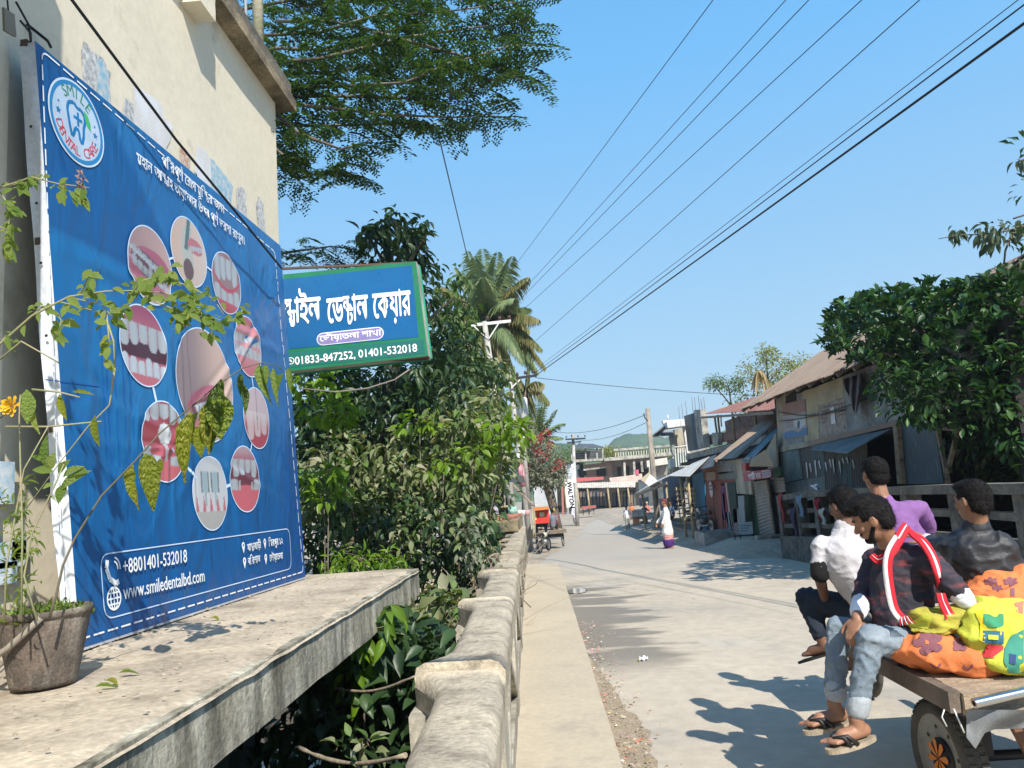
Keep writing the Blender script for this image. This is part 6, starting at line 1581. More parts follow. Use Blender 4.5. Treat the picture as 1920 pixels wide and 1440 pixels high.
G_HANG=leafmat('leaf_yellow_green',[(.24,.26,.03),(.33,.33,.05),(.18,.22,.03),(.28,.30,.04)],.45,.4,mottle=(.66,.72,.55))
G_TULSI=leafmat('leaf_fresh',[(.16,.24,.05),(.24,.32,.09),(.12,.20,.04),(.28,.34,.10)],.45,.45,mottle=(.86,.9,.8))
G_OLDL=leafmat('leaf_deep',[(.07,.12,.02),(.11,.16,.03),(.05,.09,.02)],.4,.4,mottle=(2.2,1.9,1.2))
M_STEM=mat('green_stem',(.22,.24,.12),(.28,.24,.15),scale=8,rough=.7);M_STEMD=mat('dark_stem',(.07,.075,.04),(.12,.10,.07),scale=8,rough=.7)
def pt(x,y,d=3.0):return PY(x,y,d)
def leafset(parent,items,unit,key,m,name='leaf'):
 if not items:return
 P=[];D=[];U=[];L_=[];Wd=[]
 for(a,b,w_,dd)in items:
  A=pt(*a,dd);Bq=pt(*b,dd-.03);P.append(A);D.append(Bq-A);U.append(Vector((random.gauss(.2,.3),-1,.5)));L_.append((Bq-A).length);Wd.append(w_/F*dd)
 single_leaves(unit,key,np.array([tuple(p)for p in P]),np.array([tuple(p)for p in D]),np.array([tuple(p)for p in U]),np.array(L_),np.array(Wd),m,parent,name)
random.seed(71)
pa=thing('arching_plant','plant with a long arching dark stem and hanging yellow green leaves across the billboard','plant',tuple(bc+Vector((0,0,.2))))
mb=MB();mb.smooth=True;SA=[(92,1160),(105,1118),(118,1060),(140,1010),(190,930),(250,868),(300,812),(352,768),(400,728),(455,690),(492,680),(520,686),(538,700)]
dA=lambda x:2.75+.45*max(0,x-92)/450
mb.tube([pt(x,y,dA(x))for x,y in SA],[.005-.0003*k for k in range(len(SA))],8);mb.build('stem',M_STEMD,pa)
leafset(pa,[((250,870),(252,955),22,2.95),((272,850),(290,955),38,2.9),((300,860),(290,905),14,3.0),((360,770),(338,905),30,3.0),((362,800),(380,852),34,3.05),((372,772),(350,830),26,3.05),((394,750),(386,850),26,3.05),((418,712),(398,790),20,3.08)],UH,'hang',G_HANG)
leafset(pa,[((415,710),(392,845),34,3.06),((418,740),(410,822),52,3.05),((456,720),(462,775),14,3.1),((452,700),(450,740),12,3.1)],leaf_unit('h2',7,.2,.4,.45,.02),'hangd',G_OLDL)
leafset(pa,[((487,682),(502,755),18,3.15),((495,684),(499,725),14,3.15),((512,690),(520,758),13,3.15),((532,700),(518,730),12,3.15),((540,690),(545,735),12,3.2)],UH,'hang2',G_TULSI)
def twiggy(t,pts,d,r0,m,leaves,lsz,key,gm,asp=.62,jit=12,dz=None):
 mb=MB();n_=len(pts);mb.tube([pt(x,y,d+.02*sin(i))for i,(x,y)in enumerate(pts)],[r0*(1-.8*i/n_)for i in range(n_)],7);mb.build('stem',m,t)
 items=[]
 for k in range(leaves):
  s_=random.uniform(.12,1)*(n_-1);i=min(n_-2,int(s_));q=s_-i
  x=pts[i][0]*(1-q)+pts[i+1][0]*q;y=pts[i][1]*(1-q)+pts[i+1][1]*q
  a=(x+random.gauss(0,jit*.5),y+random.gauss(0,jit*.6));an=random.uniform(0,2*pi);ln=lsz*random.uniform(.6,1.3)
  b=(a[0]+ln*cos(an),a[1]+ln*(sin(an)*.7+.25));items.append((a,b,ln*asp,d+random.gauss(0,.05)))
 leafset(t,items,UR,key,gm)
pb=thing('tulsi_bush','spindly light green herb branch stretching from the left edge across the billboard','plant',tuple(PY(-60,1150,2.8)))
twiggy(pb,[(-70,1150),(-70,900),(-30,690),(0,645),(60,592),(130,556),(200,546),(250,545),(300,548)],2.85,.007,M_STEM,26,24,'tul',G_TULSI)
for pth,n_,sz in(([(150,552),(165,520),(185,510)],12,22),([(250,545),(270,525),(300,520),(320,512)],26,22),([(110,566),(150,575),(200,590),(260,560)],8,22),([(260,546),(300,570),(340,585),(380,590),(430,605)],36,24),([(300,548),(350,560),(390,600),(400,640)],30,24),([(330,585),(340,600),(350,620)],10,22),([(200,590),(205,640),(200,660)],9,24),([(90,570),(115,600),(110,620),(100,640)],8,26),([(130,558),(190,570),(215,600)],8,24),([(430,605),(450,590),(458,575)],9,16),([(300,520),(350,535),(400,560),(420,590)],14,20),([(60,592),(75,578),(100,572)],8,18),([(0,645),(10,630),(25,640)],5,16)):
 twiggy(pb,pth,2.86,.0035,M_STEM,n_,sz,'tul',G_TULSI)
for pth in([(215,690),(210,730),(205,760),(165,800),(110,870),(45,960)],[(200,600),(213,640),(215,690)],[(-20,690),(40,640),(110,680)],[(10,800),(90,800),(190,790)],[(60,730),(110,735),(150,745)]):mb=MB();mb.tube([pt(x,y,2.87)for x,y in pth],[.0042,.0036,.003,.0026,.002,.002][:len(pth)],6);mb.build('stem',M_STEM,pb)
leafset(pb,[((195,635),(195,660),16,2.87),((178,778),(180,835),16,2.87),((112,738),(120,785),15,2.9),((135,735),(170,735),9,2.9)],UR,'tuld',G_HANG)
pc=thing('marigold_plant','leafy stems with one yellow marigold at the far left','plant',tuple(bc+Vector((-.05,0,.2))))
for pth in([(40,1165),(42,1000),(38,860),(36,780),(38,740)],[(8,1165),(12,1060),(30,960),(45,880),(90,800)],[(70,1165),(45,1080),(60,1000),(105,905),(120,870)]):mb=MB();mb.tube([pt(x,y,2.68)for x,y in pth],[.0038,.0034,.003,.0026,.002],7);mb.build('stem',M_STEM,pc)
leafset(pc,[((50,730),(52,790),30,2.72),((58,735),(64,812),18,2.74),((88,880),(82,815),18,2.7),((95,880),(98,850),22,2.7),((100,868),(58,852),14,2.72),((100,885),(60,878),18,2.7),((118,895),(150,872),18,2.7),((112,920),(160,880),20,2.7),((140,885),(160,882),20,2.7),((125,905),(105,942),22,2.7),((110,890),(125,862),18,2.7),((100,905),(80,915),9,2.72)],UR,'tul2',G_TULSI)
ctr_=pt(22,762,2.6);mb=MB();mb.smooth=True
for k in range(26):
 a=k*2.4;r_=.006+.016*(k/26);z=Vector((cos(a)*r_,-.004-.01*(1-k/26),sin(a)*r_));tp=ctr_+z*1.7;w_=Vector((-sin(a),0,cos(a)))*.007
 mb.add([ctr_+z*.3,tp-w_,tp+z*.3,tp+w_],[(0,1,2,3)])
mb.build('flower',flat('marigold_yellow',(.62,.36,.01),.7),pc);mb=MB();mb.tube([ctr_+Vector((0,.01,0)),pt(10,775,2.62),pt(-20,800,2.65)],.003,6);mb.build('flower_stalk',M_STEMD,pc)
pdq=thing('herb_plant','leafy herb sprigs with purple seed heads at the upper left edge','plant',tuple(PY(-40,1150,2.8)))
twiggy(pdq,[(-60,1150),(-60,700),(-40,420),(0,352),(60,332),(110,345),(160,350)],2.82,.006,M_STEM,0,20,'tul',G_TULSI)
for pth,n_,sz in(([(0,352),(30,345),(60,332),(75,330)],16,22),([(60,332),(110,345),(140,365),(160,378)],9,26),([(0,360),(20,390),(15,440),(12,480)],22,20),([(110,345),(150,350),(168,352)],5,18),([(-10,420),(10,430),(25,425)],8,18)):twiggy(pdq,pth,2.82,.003,M_STEM,n_,sz,'tul',G_TULSI)
leafset(pdq,[((148,355),(143,382),18,2.82),((118,360),(112,378),20,2.82),((160,362),(158,384),10,2.84),((12,455),(12,493),12,2.8)],UR,'tuld',G_HANG)
leafset(pdq,[((150+random.gauss(0,4),330+2*k+random.gauss(0,2)),(153+random.gauss(0,6),334+2*k),5,2.82)for k in range(-6,12)],UR,'seed',flat('seed_head',(.22,.15,.14)),'seed_pod')
wd_=thing('bucket_weeds','yellow green tuft of weeds filling the top of the bucket','plant',tuple(bc+Vector((0,0,.27))))
P=[];D=[];U=[];L_=[]
for k in range(260):
 a=random.uniform(0,2*pi);r_=rt*.9*random.random()**.5;P.append(bc+Vector((r_*cos(a),r_*sin(a),H_*.84)));D.append(Vector((random.gauss(0,.6),random.gauss(0,.6),1)));U.append((random.gauss(0,1),random.gauss(0,1),.4));L_.append(random.uniform(.03,.085))
L_=np.array(L_);put('leaves',(np.array([tuple(p)for p in P]),np.array([tuple(p)for p in D]),np.array(U),L_,L_*.22),U4,'wee',G_TULSI,wd_,single=60)
P=[(p[0]+random.gauss(0,.02),p[1]+random.gauss(0,.02),p[2])for p in[tuple(pt(random.uniform(0,60),random.uniform(900,1130),2.72))for _ in range(150)]]
D=np.array([(random.gauss(0,.7),random.gauss(0,.4),random.gauss(-.2,.6))for _ in P]);L_=RNG.uniform(.025,.05,len(P))
put('leaves',(np.array(P),D,np.array([(0,-.5,1)]*len(P),float),L_,L_*.2),U4,'wee',leafmat('leaf_weed_grey',[(.14,.2,.06),(.2,.26,.09),(.1,.15,.05)],.4),pc,single=100)
for i,(x,y,c,lab)in enumerate(((196,1276,0,'fallen lime leaf on the ledge right of the bucket'),(222,1262,1,'fallen yellow leaf on the ledge, right of the other fallen leaves'),(178,1288,1,'curled fallen leaf closest to the bucket foot'),(395,1158,0,'small fallen leaf on the ledge under the middle of the billboard'))):
 q=PZ(x,y,1.162);P=np.array([tuple(q)]);D=np.array([(random.uniform(.4,1),random.uniform(-.5,.5),.05)]);t=thing('fallen_leaf',lab,'leaf',tuple(q),'fallen leaves on the ledge')
 single_leaves(U4,'fl%d'%c,P,D,np.array([[0,0,1.]]),np.array([.075]),np.array([.035]),[G_HANG,G_TULSI][c],t)
vs=[];fs=[]
for k in range(420):
 x=random.uniform(-2.3,-1.3)if k%3 else-2.22+random.gauss(0,.05);y=random.uniform(2.0,6.9);s_=random.uniform(.004,.014)*(1.6 if k%9==0 else 1);a=random.uniform(0,6.28);z=1.150+.003
 b=len(vs);vs+=[(x+s_*cos(a+q*1.57),y+s_*sin(a+q*1.57)*random.uniform(.5,1),z+random.uniform(0,.008))for q in range(4)]+[(x,y,z+s_*.8)];fs+=[(b,b+1,b+4),(b+1,b+2,b+4),(b+2,b+3,b+4),(b+3,b,b+4)]
me=bpy.data.meshes.new('grit');me.from_pydata(vs,[],fs);me.materials.append(mat('grit',(.40,.34,.26),(.2,.16,.12),scale=30));tag(obj('ledge_grit',me),'grit, crumbs of mortar and dry scraps scattered over the concrete ledge','grit',kind='stuff')
# == bodies: one continuous skin grown over solid forms
def blob(name,prims,vox,m,parent,smooth=3,fold=0,fsc=9,fold2=0,seed=0,fn=None,**k):
 bm=bmesh.new()
 for p in prims:
  if p[0]=='c':
   a,b,ra,rb=Vector(p[1]),Vector(p[2]),p[3],p[4];d=b-a;n=12
   if d.length<1e-5:continue
   u=d.normalized().orthogonal().normalized();v=d.normalized().cross(u)
   rings=[]
   for(c,r)in((a,ra),(b,rb)):
    rings.append([bm.verts.new(c+(u*cos(2*pi*q/n)+v*sin(2*pi*q/n))*r)for q in range(n)])
   for q in range(n):bm.faces.new((rings[0][q],rings[0][(q+1)%n],rings[1][(q+1)%n],rings[1][q]))
   bm.faces.new(rings[0][::-1]);bm.faces.new(rings[1])
   for(c,r)in((a,ra),(b,rb)):bmesh.ops.create_icosphere(bm,subdivisions=2,radius=r,matrix=Matrix.Translation(c))
  else:
   c,r=Vector(p[1]),p[2];R=p[3]if len(p)>3 else Matrix.Identity(3)
   bmesh.ops.create_icosphere(bm,subdivisions=3,radius=1,matrix=Matrix.Translation(c)@R.to_4x4()@Matrix.Diagonal((*r,1)))
 bmesh.ops.recalc_face_normals(bm,faces=bm.faces[:])
 me=bpy.data.meshes.new(name);bm.to_mesh(me);bm.free()
 o=bpy.data.objects.new(name,me);COL.objects.link(o)
 r=o.modifiers.new('r','REMESH');r.mode='VOXEL';r.voxel_size=vox
 s=o.modifiers.new('s','SMOOTH');s.iterations=smooth;s.factor=.5
 dg=bpy.context.evaluated_depsgraph_get();me2=bpy.data.meshes.new_from_object(o.evaluated_get(dg));bpy.data.objects.remove(o);bpy.data.meshes.remove(me)
 me2 .name=name
 if fold or fold2 or fn:
  n=len(me2 .vertices);co=[v.co.copy()for v in me2 .vertices];no=[v.normal.copy()for v in me2 .vertices]
  for i in range(n):
   p=co[i];d=0
   if fold:
    q=p*fsc+Vector((seed,0,0));w_=noise.noise(q)*1.2
    a1=1-2*abs(noise.noise(Vector((q.x+w_,q.y+w_,q.z*1.7))));a2=1-2*abs(noise.noise(Vector((q.x*2.6+w_,q.y*2.6,q.z*3.6+w_))));d+=fold*(max(0,a1)**2+.5*max(0,a2)**2.5)-fold*.75
   if fold2:d+=fold2*noise.noise(p*fsc*5)
   co[i]=p+no[i]*d
   if fn:co[i]=fn(co[i],no[i])
  me2 .vertices.foreach_set('co',[c for v in co for c in v])
 me2 .materials.clear();me2 .materials.append(m)
 me2 .polygons.foreach_set('use_smooth',[True]*len(me2 .polygons));me2 .update()
 return obj(name,me2,parent,**k)
def basis(f,up=(0,0,1)):
 f=Vector(f).normalized();r=f.cross(Vector(up)).normalized();u=r.cross(f);return f,r,u
def Rm(x,y,z):return Matrix((x,y,z)).transposed()
def skinmat(nm,c):return mat(nm,c,tuple(v*.85 for v in c),scale=12,rough=.5,spec=.4,bump=.05,bscale=120,fine=.04)
SK1=skinmat('skin_brown',(.30,.15,.09));SK2=skinmat('skin_dark_brown',(.17,.085,.055));M_HAIR=mat('black_hair',(.008,.007,.007),(.018,.016,.016),scale=40,rough=.55,spec=.1,bump=.5,bscale=160,stretch=None)
def hand(pr,wrist,d,n,s=1,side=1,curl=.5):
 """palm and five bent fingers from wrist along d; n is the back of the hand, side the thumb side"""
 d=Vector(d).normalized();n=(Vector(n)-d*Vector(n).dot(d)).normalized();r=d.cross(n).normalized()*side
 pr.append(('e',wrist+d*.045*s,(.042*s,.05*s,.016*s),Rm(r,d,n)))
 for i,(o_,l_)in enumerate(((.030,.068),(.010,.076),(-.011,.070),(-.030,.055))):
  k=wrist+d*.082*s+r*o_*s;a=k+(d*cos(curl*.5)-n*sin(curl*.5))*l_*.5*s;b=a+(d*cos(curl*1.6)-n*sin(curl*1.6))*l_*.5*s
  pr+=[('c',k,a,.0095*s,.0085*s),('c',a,b,.0085*s,.007*s)]
 t0=wrist+d*.02*s+r*.035*s;t1=t0+(d*.7+r*.7-n*.2)*.045*s;t2=t1+(d*.9+r*.15-n*.35)*.03*s
 pr+=[('c',t0,t1,.014*s,.011*s),('c',t1,t2,.011*s,.008*s)]
def foot(pr,ankle,d,s=1,up=(0,0,1)):
 f,r,u=basis(d,up)
 pr+=[('c',ankle,ankle+f*.0-u*.05*s,.036*s,.034*s),('c',ankle-f*.03*s-u*.06*s,ankle+f*.09*s-u*.062*s,.032*s,.034*s),('e',ankle+f*.12*s-u*.07*s,(.042*s,.05*s,.018*s),Rm(r,f,u))]
 for i in range(5):
  o_=(-.034+.017*i);l_=[.05,.045,.04,.035,.028][i]
  k=ankle+f*(.155-.006*i)*s+r*o_*s*-1-u*.074*s;pr.append(('c',k,k+f*l_*.6*s,.0115*s if i==0 else .0085*s,.010*s if i==0 else .0075*s))
 return f,r,u
def head(t,c,f,skin,vox=.006,s=1,tilt=0,beard=False,hair='short',up=(0,0,1),neck=None,eyes=True,extra=None,body_prims=None):
 f,r,u=basis(f,up);c=Vector(c)
 R=Rm(r,f,u)
 pr=[('e',c+u*.018*s,(.073*s,.092*s,.098*s),R),('e',c+f*.022*s-u*.05*s,(.056*s,.066*s,.062*s),R),('e',c+f*.055*s-u*.088*s,(.028*s,.028*s,.02*s),R),('c',c+f*.086*s+u*.01*s,c+f*.104*s-u*.026*s,.008*s,.0135*s),('e',c+f*.078*s+u*.028*s,(.05*s,.018*s,.011*s),R),('e',c+f*.088*s-u*.053*s,(.022*s,.012*s,.007*s),R),('e',c+f*.086*s-u*.063*s,(.019*s,.012*s,.007*s),R)]
 for q in(-1,1):
  pr+=[('e',c+r*q*.079*s-f*.004*s+u*.0*s,(.009*s,.021*s,.031*s),Rm(r,f,u)),('e',c+r*q*.084*s-f*.013*s+u*.006*s,(.007*s,.009*s,.026*s),R),('e',c+r*q*.04*s+f*.062*s-u*.018*s,(.024*s,.02*s,.02*s),R)]
 if neck is not None:pr.append(('c',c-u*.055*s-f*.012*s,neck,.052*s,.06*s))
 hp=[('e',c+u*.034*s-f*.014*s,(.083*s,.098*s,.094*s),R),('e',c-f*.045*s-u*.015*s,(.073*s,.058*s,.062*s),R)]
 if hair=='quiff':hp+=[('e',c+f*.062*s+u*.098*s,(.062*s,.05*s,.033*s),R),('e',c+f*.01*s+u*.105*s,(.066*s,.08*s,.036*s),R)]
 if hair=='short':hp+=[('e',c+f*.02*s+u*.088*s,(.068*s,.07*s,.034*s),R)]
 def cut(p,n):
  q=p-c;ff,rr,uu=q.dot(f),q.dot(r),q.dot(u)
  if ff>.045*s and uu<.052*s:return p-f*(ff-.03*s)*.9-Vector(n)*.02*s
  if abs(rr)>.058*s and ff>-.025*s and uu<.012*s:return p-r*math.copysign(.035*s,rr)
  a_=noise.noise(p*60/s);b_=noise.noise(p*140/s)
  return p+Vector(n)*(.0025*a_+.002*b_)*s
 if hair:
  ho=blob('hair',hp,vox*1.05,M_HAIR,t,2,fn=cut)
  if vox<.012:
   V_=[];F_=[];me=ho.data;rs=random.Random(int(c.x*100))
   for _ in range(2600):
    pl=me.polygons[rs.randrange(len(me.polygons))];q=Vector(pl.center);n_=Vector(pl.normal);rel=q-c
    if rel.dot(f)>.045*s and rel.dot(u)<.06*s:continue
    if abs(rel.dot(r))>.055*s and rel.dot(f)>-.025*s and rel.dot(u)<.02*s:continue
    flow=(-u*.9-f*.2 if rel.dot(f)<.02 else f*.8+r*.5)if hair!='quiff' or rel.dot(u)<.05 else f*.9+u*.25-r*.2
    flow=flow-n_*flow.dot(n_);d_=(flow*.85+n_*rs.uniform(.12,.5)+Vector((rs.gauss(0,.25),rs.gauss(0,.25),rs.gauss(0,.2)))).normalized();l_=rs.uniform(.010,.024)*s
    w_=d_.cross(n_).normalized()*.0011*s;b=len(V_);m_=q+d_*l_*.5+n_*.001;V_+=[q-w_,q+w_,m_+w_*.8,m_-w_*.8,q+d_*l_-n_*.003];F_+=[(b,b+1,b+2,b+3),(b+3,b+2,b+4)]
   m2=bpy.data.meshes.new('hair_strands');m2 .from_pydata([tuple(v)for v in V_],[],F_);m2 .materials.append(M_HAIR);obj('hair_strands',m2,t,kind='stuff')
 if beard:
  def bc_(p,n):return p
  blob('beard',[('e',c+f*.050*s-u*.085*s,(.040*s,.042*s,.026*s),R)]+[('c',c+r*q*.066*s+f*.012*s-u*.025*s,c+r*q*.036*s+f*.058*s-u*.088*s,.010*s,.017*s)for q in(-1,1)]+[('c',c+r*-.022*s+f*.089*s-u*.043*s,c+r*.022*s+f*.089*s-u*.043*s,.006*s,.006*s)],vox,M_HAIR,t,1,fn=lambda p,n:p+Vector(n)*.002*noise.noise(p*200))
 if eyes:
  for q in(-1,1):
   e=c+r*q*.031*s+f*.079*s+u*.008*s;mb=MB();mb.lathe([(.0001,.0095),(.006,.008),(.010,.003),(.0105,0)],e-f*.004*s,f,12);mb.build('eye',flat('eye_white',(.26,.22,.19),.5),t);mb=MB();mb.disc(e+f*.0062*s,.0052*s,f,10);mb.build('iris',flat('iris',(.02,.012,.01),.2),t)
   mb=MB();b0=c+r*q*.014*s+f*.094*s+u*.03*s;mb.tube([b0,b0+r*q*.02*s+u*.006*s-f*.004*s,b0+r*q*.042*s-f*.018*s],[.004,.0045,.002],6);mb.build('eyebrow',M_HAIR,t)
 return pr
def P3(px,py,y):return PY(px,py,y)
def cloth(nm,c,**k):return mat(nm,c,tuple(v*.8 for v in c),scale=8,rough=.85,bump=.25,bscale=90,fine=.08,**k)
# -- the flatbed rickshaw van in front
vn=thing('rickshaw_van','flatbed rickshaw van with worn wooden planks and orange wheel hub at the right edge','cart',(2.3,4.2,0))
BZ=.75;X0,X1,Y0,Y1=1.68,3.05,3.62,5.05
M_PLANK=mat('worn_plank',(.42,.33,.23),(.30,.22,.15),scale=7,rough=.85,bump=.5,bscale=30,stain=(.15,.11,.08),samt=.5,stretch=(.7,7,7),fine=.25)
M_PLANKD=mat('dark_plank',(.17,.13,.10),(.11,.085,.065),scale=5,rough=.85,bump=.5,stretch=(6,.8,6),stain=(.3,.24,.18),samt=.4)
nb=9
for k in range(nb):
 y0=Y0+(Y1-Y0)*k/nb;y1=y0+(Y1-Y0)/nb-.008;mb=MB();j=random.uniform(-.01,.012);mb.box(X0+.05+j*.5,X1,y0,y1,BZ-.026+j*.2,BZ+j*.3);obj('plank',rough_mesh(mb.mesh('plank',M_PLANK),.002,9,2,k),vn)
mb=MB();mb.box(X0-.005,X0+.045,Y0-.01,Y1,BZ-.085,BZ+.006);obj('side_beam',rough_mesh(mb.mesh('side_beam',M_PLANKD),.003,7,5),vn)
mb=MB();mb.box(X0+.05,X1,Y0-.03,Y0-.003,BZ-.095,BZ-.003);obj('end_beam',rough_mesh(mb.mesh('end_beam',M_PLANK),.003,7,4),vn)
for x in(X0+.1,X1-.25):mb=MB();mb.box(x,x+.05,Y0+.02,Y1+.5,BZ-.14,BZ-.087);mb.build('chassis_rail',M_STEEL,vn)
def wheel(c,R_,wd,ax,parent_,big=True,rimc=(.33,.32,.28)):
 ax=Vector(ax).normalized();mb=MB()
 pr=[(R_*.74,-wd*.30),(R_*.80,-wd*.5),(R_*.92,-wd*.52),(R_*.985,-wd*.36),(R_,-wd*.1),(R_,wd*.1),(R_*.985,wd*.36),(R_*.92,wd*.52),(R_*.80,wd*.5),(R_*.74,wd*.3)]
 mb.lathe(pr,c,ax,56)
 a=ax.orthogonal().normalized();b=ax.cross(a)
 tyre=mb.build('wheel',mat('dusty_tyre',(.06,.055,.05),(.11,.10,.085),scale=9,rough=.9,bump=.3),parent_)
 if big:
  mb=MB()
  for k in range(46):
   t=2*pi*k/46;d=a*cos(t)+b*sin(t);q=b*cos(t)-a*sin(t);
   for s_ in(-1,1):cc_=Vector(c)+d*(R_+.002)+ax*s_*wd*.24;mb.hexa([cc_+q*x*.011+ax*y*wd*.16-d*.004 for x,y in((-1,-1),(1,-1),(1,1),(-1,1))],[cc_+q*x*.009+ax*y*wd*.15+d*.006 for x,y in((-1,-1),(1,-1),(1,1),(-1,1))])
  o_=mb.build('tread',mat('dusty_tyre',(.06,.055,.05)),tyre,kind='stuff')
 return tyre,a,b
WC=Vector((1.91,4.2,.275));RW=.275;AXW=Vector((-1,-.04,0)).normalized()
WH,wa,wb=wheel(WC,RW,.12,AXW,vn)
M_RIM=mat('grey_rim',(.30,.30,.27),(.22,.22,.20),scale=6,rough=.6,stain=(.12,.10,.08),samt=.5)
mb=MB();mb.lathe([(RW*.78,.045),(RW*.74,.052),(RW*.70,.036),(RW*.62,.030),(RW*.40,.018),(RW*.30,.03)],WC,AXW,48);mb.build('rim',M_RIM,WH)
for k in range(8):t=2*pi*(k+.3)/8;q=WC+AXW*.030+(wa*cos(t)+wb*sin(t))*RW*.54;mb=MB();mb.disc(q,.011,AXW,10);mb.build('rim_hole',M_BLACKW,WH)
mb=MB();mb.lathe([(RW*.36,.02),(RW*.355,.04),(RW*.2,.05),(.001,.052)],WC,AXW,30);mb.build('hub_plate',M_BLACKW,WH)
M_ORH=flat('orange_paint',(.62,.19,.02),.5)
for k in range(8):
 t=2*pi*k/8+.2;d=wa*cos(t)+wb*sin(t);q=wb*cos(t)-wa*sin(t);c_=WC+AXW*.056
 mb=MB();mb.add([c_+d*.006,c_+d*.045-q*.012,c_+d*.085-q*.018,c_+d*.100,c_+d*.085+q*.018,c_+d*.045+q*.012],[tuple(range(6))]);mb.build('hub_petal',M_ORH,WH)
wheel(Vector((2.85,4.2,.275)),RW,.125,(1,0,0),vn,False);
mb=MB();mb.tube([Vector((1.9,4.2,.275)),Vector((2.85,4.2,.275))],.025,10);mb.build('axle',M_STEEL,vn)
MB().bar((X0+.40,4.2,.28),(X0+.40,4.2,BZ-.14),.05,.08).build('spring_hanger',M_STEEL,vn)
wheel(Vector((2.35,6.35,.30)),.30,.05,(1,0,0),vn,False)
MB().tube([(2.35,6.35,.30),(2.35,6.1,.75),(2.35,5.95,1.0)],.022,8).build('fork',M_STEEL,vn);MB().tube([(2.0,5.9,1.05),(2.35,5.95,1.0),(2.7,5.9,1.05)],.014,8).build('handlebar',flat('bright_steel',(.4,.4,.4),.3,.8),vn)
MB().tube([(2.35,5.0,.62),(2.35,5.6,.62),(2.35,6.0,.85)],.03,8).build('frame_tube',M_STEEL,vn)
mb=MB();mb.box(2.1,2.62,5.2,5.75,.86,.95);obj('driver_seat',rough_mesh(mb.mesh('driver_seat',M_BLACKW),.006,6,3),vn)
MB().bar((2.35,5.45,.6),(2.35,5.45,.87),.1,.1).build('seat_post',M_STEEL,vn)
mb=MB();q0=P3(1826,1319,3.50);q1=P3(2010,1277,3.55);mb.tube([q0,q1],.021,16,cap=False);mb.lathe([(.012,0),(.021,0)],q0,q0-q1,16);mb.build('steel_pipe',flat('polished_steel',(.55,.55,.54),.22,1.0),vn)
mb=MB();mb.disc(q0+(q1-q0)*.01,.0195,q0-q1,14);mb.build('pipe_bore',M_BLACKW,vn)
mb=MB();mb.smooth=True;vs=[]
for i in range(12):
 for j in range(9):
  s_,t_=i/11,j/8;px=1812+190*s_;py=1330+2*s_+(40-10*s_+40*max(0,.12-abs(s_-.08))*8)*t_;vs.append(P3(px,py,3.54+.06*t_+.03*sin(s_*9+t_*4)))
mb.add(vs,[(i*9+j,i*9+j+1,i*9+j+10,i*9+j+9)for i in range(11)for j in range(8)]);mb.build('hanging_sheet',mat('grey_polythene',(.24,.24,.23),(.13,.14,.15),scale=6,rough=.5,stain=(.16,.17,.18),sscale=4,samt=.6),vn)
mb=MB();mb.box(2.12,2.5,3.62,3.9,.38,.54);mb.build('blue_case',flat('deep_blue_case',(.02,.12,.35),.4),vn)
for(a_,b_)in(((1.98,3.64,.30),(3.0,3.66,.34)),((1.95,3.7,.66),(2.1,3.7,.28)),((2.6,3.7,.66),(2.55,3.7,.3))):MB().bar(a_,b_,.04,.035).build('lower_frame',mat('rusty_frame',(.16,.08,.045),(.10,.06,.04),scale=9),vn)
mb=MB();p_=P3(1775,1330,3.58);mb.tube([p_+Vector((-.01,0,.0)),p_+Vector((-.025,0,-.03)),p_+Vector((-.01,0,-.07))],.003,6);mb.tube([p_+Vector((.03,0,.0)),p_+Vector((.045,0,-.05)),p_+Vector((.06,0,-.10))],.0035,6);mb.build('loose_string',M_PWHITE,vn,kind='stuff')
# -- cloth bundles
def bundle(lab,els,m,seed,fold=.016,fsc=7,cat='cloth bundle',vox=.013,nm='cloth_bundle'):
 pr=[('e',P3(x,y,d),r,Matrix.Rotation(radians(a),3,'Y'))for(x,y,d,r,a)in els];c=sum((p[1]for p in pr),Vector())/len(pr)
 def fl(p,n):return Vector((p.x,p.y,max(p.z,BZ+.004+.004*noise.noise(p*20))))
 t=thing(nm,lab,cat,(c.x,c.y,BZ));o=blob('cloth',pr,vox*.75,m,t,3,fold*1.35,fsc*.62,fold*.04,seed,fn=fl);return t,o
def decal(t,o,pts,m,nm,lift=.004,grid=10):
 """a printed motif laid on the cloth surface, following its folds"""
 me=o.data;bvh=BVHTree.FromPolygons([v.co for v in me.vertices],[tuple(p.vertices)for p in me.polygons])
 bm=bmesh.new();vv=[bm.verts.new((x,y,0))for x,y in pts];f=bm.faces.new(vv);bmesh.ops.triangulate(bm,faces=[f])
 bmesh.ops.subdivide_edges(bm,edges=bm.edges[:],cuts=3,use_grid_fill=True);bmesh.ops.triangulate(bm,faces=bm.faces[:])
 vs=[];bm.verts.ensure_lookup_table();bm.verts.index_update();ok=True
 for v in bm.verts:
  d=ray(v.co.x,v.co.y).normalized();h=bvh.ray_cast(CP,d)
  if h[0]is None:vs.append(None);ok=False
  else:vs.append(h[0]-d*lift)
 fs=[tuple(v.index for v in f.verts)for f in bm.faces];fs=[f for f in fs if all(vs[i]is not None for i in f)and max((vs[f[0]]-vs[f[1]]).length,(vs[f[0]]-vs[f[2]]).length)<.06];bm.free()
 vs=[v or Vector((0,0,0))for v in vs];used=sorted({i for f in fs for i in f});mp={a:b for b,a in enumerate(used)}
 if fs:mb=MB();mb.smooth=True;mb.add([vs[i]for i in used],[tuple(mp[i]for i in f)for f in fs]);mb.build(nm,m,t)
def flower(cx,cy,r,n=5,ph=0,sq=.8):
 out=[]
 for k in range(n*8):
  t=2*pi*k/(n*8);q=r*(.45+.55*abs(sin(n*t/2+ph))**.6);out.append((cx+q*cos(t),cy+sq*q*sin(t)))
 return out
